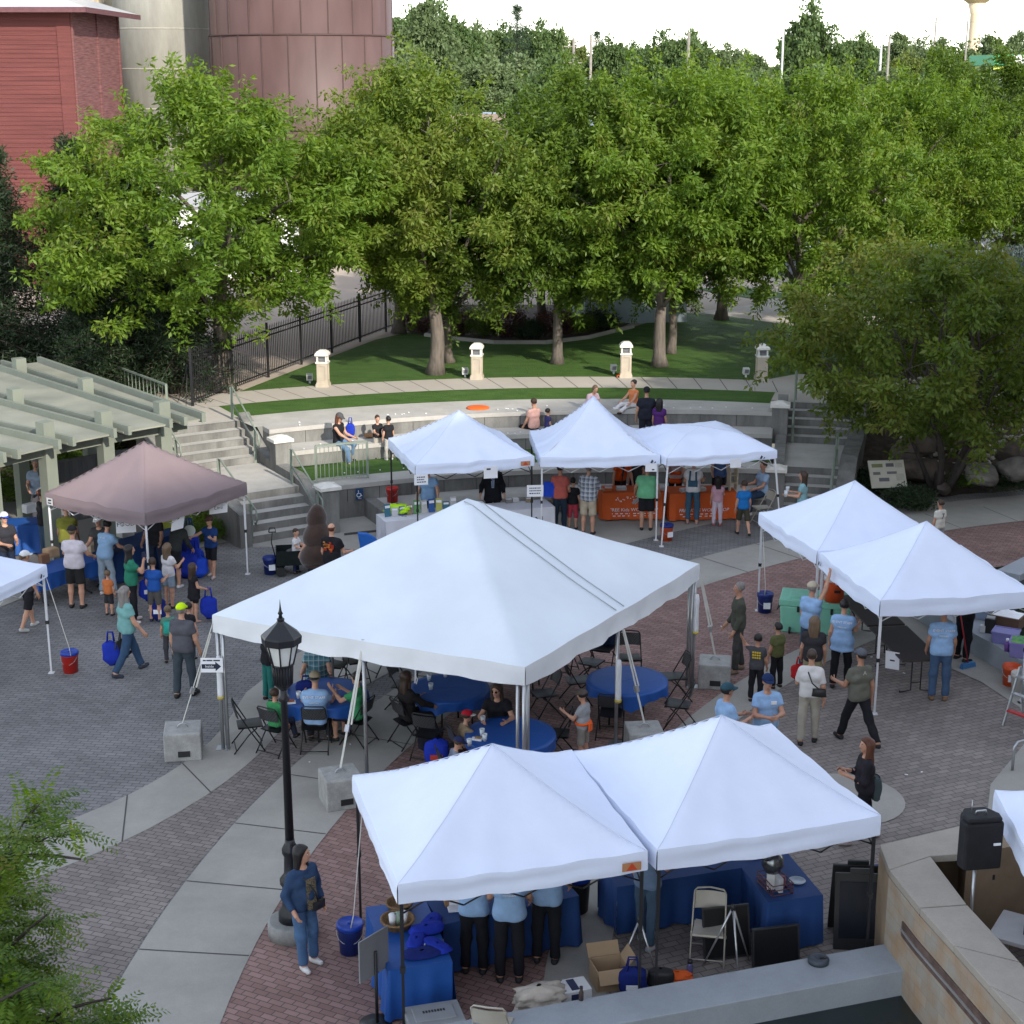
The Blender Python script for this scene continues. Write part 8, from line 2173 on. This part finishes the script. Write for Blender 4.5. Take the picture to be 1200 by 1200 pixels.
# A-frame board with handle slot
p = at(1002, 1100); t = thing('a_frame_sign', 'tall black folding sign board beside the stone wall end', 'sign', (p[0], p[1], 0), -.06)
for s in (-1, 1):
    mb = MB(); mb.box((0, s * .20, .52), (.66, .04, 1.04), tilt=s * .17); mb.box((0, s * .115, 1.06), (.28, .035, .08), tilt=s * .17); mb.build('panel', m_dk, t, bevel=.008)
    mb = MB(); mb.box((0, s * .225, .55), (.54, .02, .76), tilt=s * .17); mb.build('chalk_face', paint((.012, .014, .02), .25), t)
p = at(1021, 1078); t = thing('stool', 'bright blue plastic seat on thin legs beside the black sign board', 'stool', (p[0], p[1], 0), .2)
mb = MB(); mb.grid(lambda u, v: ((u - .5) * .34, (v - .5) * .42, .62 - .05 * sin(pi * u) * sin(pi * v) + .10 * max(0, v - .8) * 5), 8, 10); mb.box((0, 0, .575), (.32, .38, .04)); mb.build('seat', M('bright_blue', (.012, .05, .62), .35, .03), t)
for x in (-.13, .13):
    for y in (-.16, .16): mb = MB(); mb.tube((x * 1.2, y * 1.2, 0), (x, y, .57), .009, n=6); mb.build('leg', m_silver, t)
for px, py, f, lb in ((830, 1098, 190, 'beige folding chair between the front canopies'), (577, 1190, 12, 'beige folding chair behind the pool curb at the bottom'), (895, 601, 250, 'beige folding chair under the seated man at the right booth')):
    p = at(px, py, .3) if px != 577 else at(577, 1167, .88); put_chair(p[0], p[1], f, lb, 'b', 'beige folding chairs')
# boxes and bags along the curb
tB = block('carton', 'white carton with dark label beside the pool curb', 'box', (*at(671, 1160, .25)[:2], 0), (.40, .30, .32), .32, m_wht, (('label', (-.02, -.151, .2), (.10, .006, .16), m_inkb), ('top_label', (0, 0, .322), (.10, .24, .006), m_inkb)))
p = at(714, 1158); t = thing('cardboard_box', 'open brown cardboard box beside the pool curb', 'box', (p[0], p[1] + .1, 0), .25)
for c, d in (((0, -.17, .15), (.42, .012, .3)), ((0, .17, .15), (.42, .012, .3)), ((-.205, 0, .15), (.012, .33, .3)), ((.205, 0, .15), (.012, .33, .3)), ((0, 0, .008), (.40, .33, .012))): mb = MB(); mb.box(c, d); mb.build('side', m_box, t)
for c, d, tl in (((0, .26, .34), (.42, .2, .01), .9), ((0, -.25, .25), (.42, .18, .01), 1.0)): mb = MB(); mb.box(c, d, tilt=tl); mb.build('flap', m_box, t)
mb = MB(); mb.bar((.20, -.0, .30), (.30, 0, .44), .32, .01); mb.build('flap', m_box, t)
sack('tote_bag', 'navy bag with white print between the cardboard box and canopy poles', 'bag', (*at(741, 1155, .1)[:2], 0), .36, .3, .36, m_bagd, 31, None, True, m_paper)
sack('cloth_bundle', 'crumpled cream cloth bundle on the pool curb end', 'cloth', (*at(632, 1168, .3)[:2], .12), .62, .4, .34, cloth((.46, .41, .35)), 33, None, False, None, .4)
sack('cloth_bundle', 'orange red cloth on the ground by the pool curb', 'cloth', (*at(793, 1146, .05)[:2], 0), .34, .26, .14, m_or, 34)
sack('backpack', 'black backpack on the ground near the canopy poles', 'bag', (*at(774, 1148, .1)[:2], 0), .34, .26, .26, m_dk, 35)
t = thing('bottle', 'dark water bottle standing near the orange cloth', 'bottle', at(808, 1147)); mb = MB(); mb.lathe([(.04, 0), (.042, .17), (.03, .20), (.03, .23)], n=14); mb.build('bottle', paint((.10, .10, .22), .2), t); mb = MB(); mb.lathe([(.034, .23), (.034, .27), (0, .275)], n=14); mb.build('cap', m_dk, t)
t = thing('pump_lid', 'dark round lid lying on the pool curb', 'lid', (*at(959, 1127, .46)[:2], .452)); mb = MB(); mb.lathe([(.13, 0), (.135, .05), (.11, .075), (.05, .07), (.03, .045), (0, .045)], n=24); mb.build('disc', paint((.045, .055, .07), .5), t); mb = MB(); mb.box((.06, -.02, .08), (.08, .03, .02)); mb.build('grip', m_dk, t)
t = thing('bottle', 'small brown bottle standing on the pool curb', 'bottle', (*at(681, 1171, .46)[:2], .452)); mb = MB(); mb.lathe([(.03, 0), (.03, .10), (.018, .13), (.018, .16), (0, .16)], n=12); mb.build('bottle', paint((.06, .04, .035), .2), t); mb = MB(); mb.lathe([(.021, .15), (.021, .18), (0, .18)], n=10); mb.build('cap', m_dk, t)
# loudspeaker on its pole, behind the stone wall
p = at(1146, 1060, 1.0); sx_, sy_ = at(1147, 985, 2.1)[:2]
t = thing('loudspeaker', 'black covered loudspeaker on a pole behind the stone wall', 'speaker', (sx_, sy_, 0), .15)
mb = MB(); mb.tube((-.02, 0, .2), (-.02, 0, 1.85), .022, n=10); mb.build('pole', m_silver, t)
for k in range(3): a = 2 * pi * k / 3; mb = MB(); mb.path([(0, 0, .95), (.45 * cos(a), .45 * sin(a), .02)], .014, 6); mb.build('leg', m_dk, t)
mb = MB(); mb.prism([(-.24, -.16), (.24, -.16), (.26, .0), (.16, .22), (-.16, .22), (-.26, .0)], 1.78, 2.40); mb.prism([(-.22, -.15), (.22, -.15), (.24, .0), (.14, .2), (-.14, .2), (-.24, .0)], 2.40, 2.46); mb.build('cover', M('cover_black', (.010, .010, .012), .8, .2, 6, bump=.5, bscale=10), t, bevel=.03)
mb = MB(); mb.path([(-.07, 0, 2.46), (-.06, 0, 2.50), (.06, 0, 2.50), (.07, 0, 2.46)], .012, 6); mb.tube((-.1, .05, 2.45), (-.1, .05, 2.62), .006, n=5); mb.build('handle', m_silver, t)
mb = MB(); mb.box((.16, -.165, 2.12), (.09, .012, .03)); mb.build('mark', m_paper, t)
p = at(1185, 1085, .8); t = thing('folding_table', 'white table corner behind the stone wall with black case', 'table', (p[0] + .35, p[1] - .2, 0), -.55)
mb = MB(); mb.box((0, 0, .76), (1.2, .75, .06)); mb.build('tabletop', m_wht, t, bevel=.01)
for x in (-.5, .5): mb = MB(); mb.box((x, 0, .37), (.05, .6, .73)); mb.build('leg', m_silver, t)
block('equipment_case', 'black case lying on the white table behind the wall', 'case', (p[0] + .40, p[1] - .15, .795), (.5, .4, .14), -.5, m_dk, (('clasp', (0, -.205, .08), (.1, .02, .04), m_silver),))
# ---- pond edge: crates, ladder, broom
m_clear = M('tub_clear', (.22, .27, .36), .25, .15, 6); m_tubp = M('tub_purple', (.20, .19, .42), .3, .1)
def crate(label, px, py, z, d, rz, mbody, mlid=None, content=None):
    p = at(px, py, z); t = thing('storage_tub', label, 'crate', (p[0], p[1], z), rz, 'tubs and boxes on the pond curb')
    mb = MB(); mb.box((0, 0, d[2] / 2), d, taper=1.06); mb.build('tub', mbody, t, bevel=.012)
    mb = MB()
    for c, dd in (((0, -d[1] * .53, d[2]), (d[0] * 1.1, .025, .03)), ((0, d[1] * .53, d[2]), (d[0] * 1.1, .025, .03)), ((-d[0] * .53, 0, d[2]), (.025, d[1] * 1.06, .03)), ((d[0] * .53, 0, d[2]), (.025, d[1] * 1.06, .03))): mb.box(c, dd)
    mb.build('rim', mlid or mbody, t)
    if content: mb = MB(); rr = np.random.default_rng(int(px)); mb.grid(lambda u, v: ((u - .5) * d[0], (v - .5) * d[1], d[2] + .02 + .07 * sin(pi * u) * sin(pi * v) * (1 + .4 * sin(u * 17) * sin(v * 15))), 14, 14); mb.build('contents', content, t)
    return t
crate('open clear tub with dark lid on the pond curb behind the broom', 1145, 722, .45, (.55, .42, .24), -.5, m_clear, m_bnv)
crate('brown box of white paper bags on the pond curb', 1180, 735, .50, (.55, .42, .26), -.6, M('box_brown', (.12, .07, .045), .8, .1), None, m_paper)
crate('clear lavender tub in front of the box of paper bags', 1178, 752, .45, (.45, .36, .22), -.5, m_tubp)
crate('purple tub with green and teal toys at the right edge', 1200, 768, .45, (.5, .42, .28), -.4, m_tubp, M('lid_purple', (.25, .16, .5), .3, .05), M('toys', (.05, .25, .2), .5, .4, 12, col2=(.15, .4, .05)))
t = thing('bottle', 'purple spray bottle standing before the lavender tub', 'bottle', (*at(1180, 760, .5)[:2], .45), 0); mb = MB(); mb.lathe([(.05, 0), (.052, .16), (.03, .2), (0, .2)], n=14); mb.build('bottle', paint((.22, .10, .36), .3), t); mb = MB(); mb.lathe([(.032, .19), (.032, .25), (0, .25)], n=12); mb.build('cap', m_paper, t)
block('coffee_maker', 'small black and white appliance on the pond curb', 'appliance', (*at(1160, 738, .5)[:2], .45), (.2, .2, .3), -.4, m_dk, (('jug', (-.13, -.06, .08), (.1, .1, .14), m_wht), ('lid', (0, 0, .31), (.16, .16, .02), m_silver)))
p = at(1134, 783); t = thing('broom', 'blue headed push broom with red handle on the paving', 'broom', (p[0], p[1], 0), .5)
mb = MB(); mb.box((0, 0, .055), (.36, .09, .11), taper=.85); mb.build('head', M('broom_blue', (.05, .17, .36), .8, .2, 30, bump=.6), t); mb = MB(); mb.tube((0, 0, .1), (-.22, .16, 1.35), .013, n=8); mb.build('handle', paint((.36, .02, .03), .4), t)
p = at(1192, 850); t = thing('step_ladder', 'gray folding step ladder at the right edge', 'ladder', (p[0] + .12, p[1], 0), -.9)
for s in (-1, 1):
    mb = MB(); mb.bar((s * .22, -.30, 0), (s * .18, 0, 1.05), .03, .05); mb.build('rail', m_silver, t); mb = MB(); mb.bar((s * .24, .34, 0), (s * .18, .02, 1.05), .025, .04); mb.build('rear_rail', m_silver, t)
for k in range(3): mb = MB(); z = .28 + .3 * k; mb.box((0, -.30 + z * .29, z), (.40, .10, .03)); mb.build('step', [m_silver, paint((.4, .03, .03), .5)][k == 0], t)
p = at(1199, 900); t = thing('bike_rack', 'gray bent tube rack at the right edge of the picture', 'rack', (p[0], p[1], 0), .5)
mb = MB(); mb.path([(-.25, 0, 0), (-.25, 0, .42), (-.18, 0, .5), (.3, 0, .5), (.4, 0, .4), (.4, 0, 0)], .025, 8); mb.build('tube', m_silver, t)
# ---- wagon
p = at(347, 672); t = thing('wagon', 'black folding wagon with bags behind the tent roof', 'wagon', (p[0], p[1] + .1, 0), .15)
for c, d in (((0, -.27, .42), (.9, .02, .34)), ((0, .27, .42), (.9, .02, .34)), ((-.45, 0, .42), (.02, .54, .34)), ((.45, 0, .42), (.02, .54, .34)), ((0, 0, .26), (.9, .54, .02))): mb = MB(); mb.box(c, d); mb.build('side', cloth((.012, .016, .016)), t)
for x in (-.36, .36):
    for y in (-.3, .3): mb = MB(); mb.tube((x, y - .03, .11), (x, y + .03, .11), .11, n=14); mb.build('wheel', m_dk, t)
mb = MB(); mb.path([(-.45, 0, .3), (-.55, -.05, .75), (-.52, -.05, 1.0)], .014, 6); mb.path([(-.60, -.05, 1.0), (-.44, -.05, 1.0), (-.46, -.05, 1.1), (-.58, -.05, 1.1), (-.60, -.05, 1.0)], .016, 6); mb.build('handle', m_dk, t)
for i, (x, c) in enumerate(((-.1, (.1, .1, .1)), (.15, (.5, .5, .48)), (.3, (.03, .12, .08)))): sack('bag', ['dark bag inside the black wagon', 'pale parcel inside the black wagon', 'green bag at the end of the black wagon'][i], 'bag', (p[0] + x, p[1] + .08, .28), .24, .3, .3, cloth(c), 40 + i)
# ---- bags held or set down
def held(P, side, label, w, d, h, mat, seed, logo=None, rz=0):
    hnd = P['handL'] if side == 'L' else P['handR']; wp = P['obj'].matrix_basis @ Vector(hnd) if False else Matrix.Translation(P['obj'].location) @ P['obj'].rotation_euler.to_matrix().to_4x4() @ Vector(hnd)
    return sack('shopping_bag', label, 'bag', (wp.x, wp.y, max(.03, wp.z - h * 1.3)), w, d, h, mat, seed, None, True, logo, rz)
held(P10, 'L', 'black bag with white print held by the long haired man', .42, .14, .40, m_dk, 51, m_paper, .8)
sack('shopping_bag', 'bright blue bag behind the black bag of the long haired man', 'bag', (*at(131, 772, .25)[:2], .12), .34, .2, .5, m_bagb, 52, None, True)
held(P16, 'R', 'blue shopping bag carried by the girl in black dress', .36, .12, .50, m_bagb, 53)
held(P8, 'L', 'dark blue shopping bag hanging beside the woman in green', .40, .14, .5, m_bagb, 54, m_paper, .3)
sack('shopping_bag', 'blue bag with white label standing behind the royal blue shirted boy', 'bag', (*at(186, 722, .1)[:2], 0), .34, .18, .5, m_bagd, 55, None, True, m_paper)
held(P50, 'L', 'red bag carried by the woman in black shirt and khaki shorts', .34, .14, .34, cloth((.45, .02, .025)), 56)
for i, (px, py, w, h, m_) in enumerate(((218, 662, .6, .62, m_bagb), (228, 655, .5, .55, m_bagb), (212, 650, .5, .75, m_bagd), (233, 662, .4, .5, m_bagbr), (222, 645, .5, .8, m_bagb))):
    sack('tote_bag', ['big blue tote bag at the front of the pile by the taupe canopy', 'blue tote bag at the right of the pile by the taupe canopy', 'dark tote bag at the back of the pile', 'bright blue tote bag at the edge of the pile near the fan boy', 'blue tote bag on top behind the pile'][i], 'bag', (*at(px, py, .3)[:2], 0), w, .35, h, m_, 60 + i, 'blue bags piled by the taupe canopy', True, None, i)
# shoulder bag, pack, crossbody, phone, fan
def strap_bag(P, label, off, size, mat, strap_side, name='shoulder_bag', cross=False):
    R_ = P['obj'].rotation_euler.to_matrix(); base = Vector(P['obj'].location); s = P['s']
    t = thing(name, label, 'bag', tuple(base), P['obj'].rotation_euler.z)
    c = Vector(P['pel']) + Vector(off) * s
    mb = MB(); mb.grid(lambda u, v: tuple(c + Vector((size[0] / 2 * cos(u * 2 * pi) * (1 - .15 * v) * s, size[1] / 2 * sin(u * 2 * pi) * s * (.4 + .6 * sin(pi * (.1 + .8 * v))), (v - .5) * size[2] * s))), 20, 8); mb.box(tuple(c), (size[0] * .9 * s, size[1] * .5 * s, size[2] * .9 * s)); mb.build('bag', mat, t)
    S0 = Vector(P['neck']) + Vector((strap_side * .09, 0, -.03)) * s
    bk = -1 if off[1] < 0 else 1
    mb = MB(); mb.path([tuple(c + Vector((0, 0, size[2] * .4 * s))), tuple((c + S0) / 2 + Vector((0, bk * .15 * s * P['w'] if cross else 0, 0))), tuple(S0 + Vector((0, 0, .025 * s))), tuple((c + S0) / 2 + Vector((0, -bk * .16 * s * P['w'], 0)))], .013 * s, 5); mb.build('strap', mat, t); return t
strap_bag(P32, 'bright blue shoulder bag of the person in coral', (-.26, -.06, .16), (.36, .14, .40), m_bagbr, -1)
strap_bag(P52, 'black crossbody bag on the back of the speckled blouse', (.16, -.17, .10), (.26, .10, .14), m_dk, -1, 'crossbody_bag', True)
strap_bag(P71, 'small black handbag worn by the woman in denim', (-.10, .20, .0), (.22, .08, .13), m_dk, 1, 'handbag', True)
strap_bag(P57, 'gray green bag behind the hip of the long haired woman', (.0, -.17, .0), (.26, .2, .36), cloth((.06, .08, .085)), -1)
strap_bag(P12, 'mint green pack on the back of the small child', (.0, -.17, .25), (.30, .16, .36), M('pack_mint', (.02, .36, .28), .6, .1), 1, 'backpack')
def in_hand(P, side, dz=0, fwd=0):
    hnd = P['handL'] if side == 'L' else P['handR']; v = P['obj'].rotation_euler.to_matrix() @ (Vector(hnd) + Vector((0, fwd, 0))); b = Vector(P['obj'].location); return (b.x + v.x, b.y + v.y, b.z + v.z + dz)
block('phone', 'dark phone held to the ear of the woman in green', 'phone', in_hand(P8, 'R', -.02), (.02, .075, .15), P8['obj'].rotation_euler.z, m_dk, (('screen', (.011, 0, .075), (.003, .065, .13), m_inkb),), None, .003)
t = thing('hand_fan', 'pale round fan held by the boy in blue', 'fan', in_hand(P17, 'R'), .3); mb = MB(); mb.tube((0, -.012, .16), (0, .012, .16), .13, n=24); mb.build('blade', M('fan_pale', (.42, .46, .42), .5, .05), t); mb = MB(); mb.tube((0, 0, -.05), (0, 0, .06), .012, n=6); mb.build('handle', m_dk, t)
for i, sx in enumerate((-.05, .06)):
    q_ = in_hand(P44, 'LR'[i]); t = thing('cup', ['left white cup carried by the woman in teal', 'right white cup carried by the woman in teal'][i], 'cup', (q_[0], q_[1], q_[2] - .04)); mb = MB(); mb.lathe([(.035, 0), (.05, .15), (.045, .15), (.03, .01)], n=14); mb.build('wall', m_cup, t); mb = MB(); mb.lathe([(0, .12), (.044, .121)], n=14); mb.build('drink', paint((.3, .4, .5), .2), t)
q_ = at(329, 800, .85); block('paper_bag', 'brown paper bag held by the boy in teal trousers', 'bag', (q_[0] + .05, q_[1], .78), (.2, .13, .3), .4, m_box, (('fold', (0, 0, .31), (.19, .05, .03), m_box),))
# ---- leaflets on the white table
rg = np.random.default_rng(15)
cols = [(.05, .16, .22), (.5, .5, .5), (.06, .08, .22), (.3, .24, .16), (.12, .3, .1), (.55, .55, .5), (.03, .1, .3), (.4, .4, .1)]
for i in range(10):
    u = -.42 + .93 * i / 10; x = cw.x + cos(aw) * lw_ * u; y = cw.y + sin(aw) * lw_ * u + .05
    t = thing('leaflet', ['teal', 'white', 'navy', 'tan', 'green', 'cream', 'blue', 'yellow', 'teal striped', 'pale'][i] + ' standing leaflet on the white booth table, number %d from the left' % (i + 1) if False else ['teal leaflet at the left end of the white booth table', 'white leaflet beside the neon cloth', 'navy leaflet on the white booth table', 'tan leaflet on the white booth table', 'green leaflet on the white booth table', 'cream leaflet on the white booth table', 'mid blue leaflet on the white booth table', 'yellow leaflet on the white booth table', 'second teal leaflet, near the right end of the leaflets', 'gray leaflet at the right end of the white booth table'][i], 'leaflet', (x, y, .75), aw + rg.uniform(-.4, .4), 'leaflets standing on the white booth table')
    h = rg.uniform(.2, .34); mb = MB(); mb.box((0, 0, h / 2), (.16, .012, h), tilt=-.15); mb.build('card', paint(cols[i % 8], .5), t); mb = MB(); mb.box((0, -.010 - .0, h * .78), (.13, .006, h * .2), tilt=-.15); mb.build('heading', m_paper, t)
q_ = at(466, 603, .75); sack('cloth_bundle', 'neon yellow cloth heaped at the corner of the white booth table', 'cloth', (q_[0], q_[1] + .1, .75), .6, .42, .24, cloth((.42, .72, .02)), 71)
q_ = at(469, 610, .6); sack('backpack', 'black cap and bag hanging at the white table corner', 'bag', (q_[0] + .1, q_[1] - .12, .45), .32, .2, .3, m_dk, 72)
for i, (px, py, c) in enumerate(((596, 589, (.2, .19, .18)), (604, 588, (.5, .5, .48)), (545, 597, (.3, .3, .28)), (620, 588, (.25, .2, .12)))):
    block('desk_item', ['dark tray on the white table before the suit', 'white mug on the white table before the suit', 'gray card box on the white booth table', 'tan card holder on the suit man table'][i], 'box', at(px, py, .75), (.16, .1, .09), .3, paint(c, .5), (('lid', (0, 0, .094), (.15, .09, .01), m_paper),))
for i, (px, py, c, w) in enumerate(((713, 575, (.5, .12, .03), .2), (728, 574, (.42, .42, .44), .26), (775, 574, (.5, .5, .5), .2), (803, 576, (.45, .45, .47), .28), (822, 575, (.5, .5, .48), .2), (848, 574, (.03, .03, .035), .24), (856, 570, (.55, .52, .45), .2))):
    block('craft_kit', ['orange craft kit at the left of the orange table', 'gray craft tray by the hands of the apron woman', 'white craft kit at the right end of the first orange table', 'gray craft tray on the second orange table', 'white craft box by the overalls woman', 'black craft case by the pink girl', 'cream craft box at the right end of the orange tables'][i], 'box', at(px, py, .75), (w, .16, .08), .1 * i, paint(c, .5), (('lid', (0, 0, .086), (w * .9, .14, .012), m_paper),))
# wooden craft chair models on the table edge
t = thing('display_stand', 'cream wooden display stand at the right end of the orange table', 'stand', at(858, 574, .75), .3)
for c, d in (((-.1, 0, .3), (.03, .2, .6)), ((.1, 0, .3), (.03, .2, .6)), ((0, 0, .2), (.2, .2, .02)), ((0, 0, .4), (.2, .2, .02)), ((0, 0, .6), (.24, .22, .02))): mb = MB(); mb.box(c, d); mb.build('shelf', M('pine', (.5, .43, .33), .7, .08), t)
# fin shaped blue float behind the tent roof
t = thing('blue_float', 'bright blue fin shaped float rising behind the tent roof', 'float', (*at(438, 652, .0)[:2], 0), .1); t.scale = (.6, .6, .72)
mb = MB(); prof = [(-.5, 0), (-.55, .45), (-.62, .85), (-.25, .82), (.05, .68), (.3, .42), (.45, .1), (.45, 0)]
mb.add([(x, -.08, z) for x, z in prof] + [(x, .08, z) for x, z in prof], [tuple(range(8)), tuple(range(15, 7, -1))] + [(i, 8 + i, 8 + (i + 1) % 8, (i + 1) % 8) for i in range(8)]); mb.build('fin', M('float_blue', (.02, .13, .48), .4, .05), t, bevel=.04); mb = MB(); mb.box((0, 0, .03), (1.1, .4, .06)); mb.build('base', m_dk, t)
# hanging tent light with cord
q_ = atd(489, 784, 23.95); t = thing('hanging_light', 'small white fixture with a cord hanging from the tent valance', 'light', (q_[0], q_[1], q_[2])); mb = MB(); mb.box((0, 0, .05), (.26, .06, .05)); mb.build('housing', m_paper, t); mb = MB(); mb.path([(-.03, 0, .02), (-.03, -.01, -.14), (-.04, 0, -.24)], .014, 6); mb.path([(-.03, 0, -.1), (.0, 0, -.18), (-.02, 0, -.26)], .01, 6); mb.build('cord', m_cup, t)
# camera tripod with lamp by the upper left steps
q_ = at(222, 474, ZT); tripod('black tripod standing beside the tree trunk at the upper left steps', q_, 1.15, 0, .45, m_dk)
# second patterned planter: wheel litter on the paving
rg = np.random.default_rng(44); mb = MB()
lit = []
for i in range(26):
    px, py = rg.uniform(200, 1100), rg.uniform(690, 930); p = at(px, py, .02)
    mb.box((p[0], p[1], .021), (rg.uniform(.02, .06), rg.uniform(.01, .03), .004), rz=rg.uniform(0, 3))
o = mb.build('litter', m_paper); tag(o, 'tiny white scraps of paper scattered on the paving', 'litter', kind='stuff')
mb = MB(); 
for i in range(60):
    a = rg.uniform(-27, 9); r = rg.choice([20.9, 21.0, 21.8, 19.3, 22.0]) + rg.uniform(-.1, .3); z = .93 if r < 20 else 1.37 if r < 21.7 else 1.83
    mb.box((C3[0] + r * sin(radians(a)), C3[1] + r * cos(radians(a)), z), (rg.uniform(.02, .05), .03, .02), rz=rg.uniform(0, 3))
o = mb.build('petals', m_paper); tag(o, 'white petals and scraps along the terrace edges', 'litter', kind='stuff')
# shirt cloth on far seats
sack('backpack', 'blue backpack on the terrace right of the man in uniform', 'bag', (*at(787, 493, 1.36)[:2], 1.36), .5, .32, .36, m_bagb, 80)
sack('tote_bag', 'blue bag on the lap of the woman in black top on the terrace', 'bag', (*at(411, 513, 1.36)[:2], 1.36), .24, .16, .42, m_bagb, 81, None, True)
sack('tote_bag', 'small brown bag on the terrace seat by the two children', 'bag', (*at(433, 513, 1.36)[:2], 1.36), .3, .2, .14, cloth((.25, .14, .07)), 82)
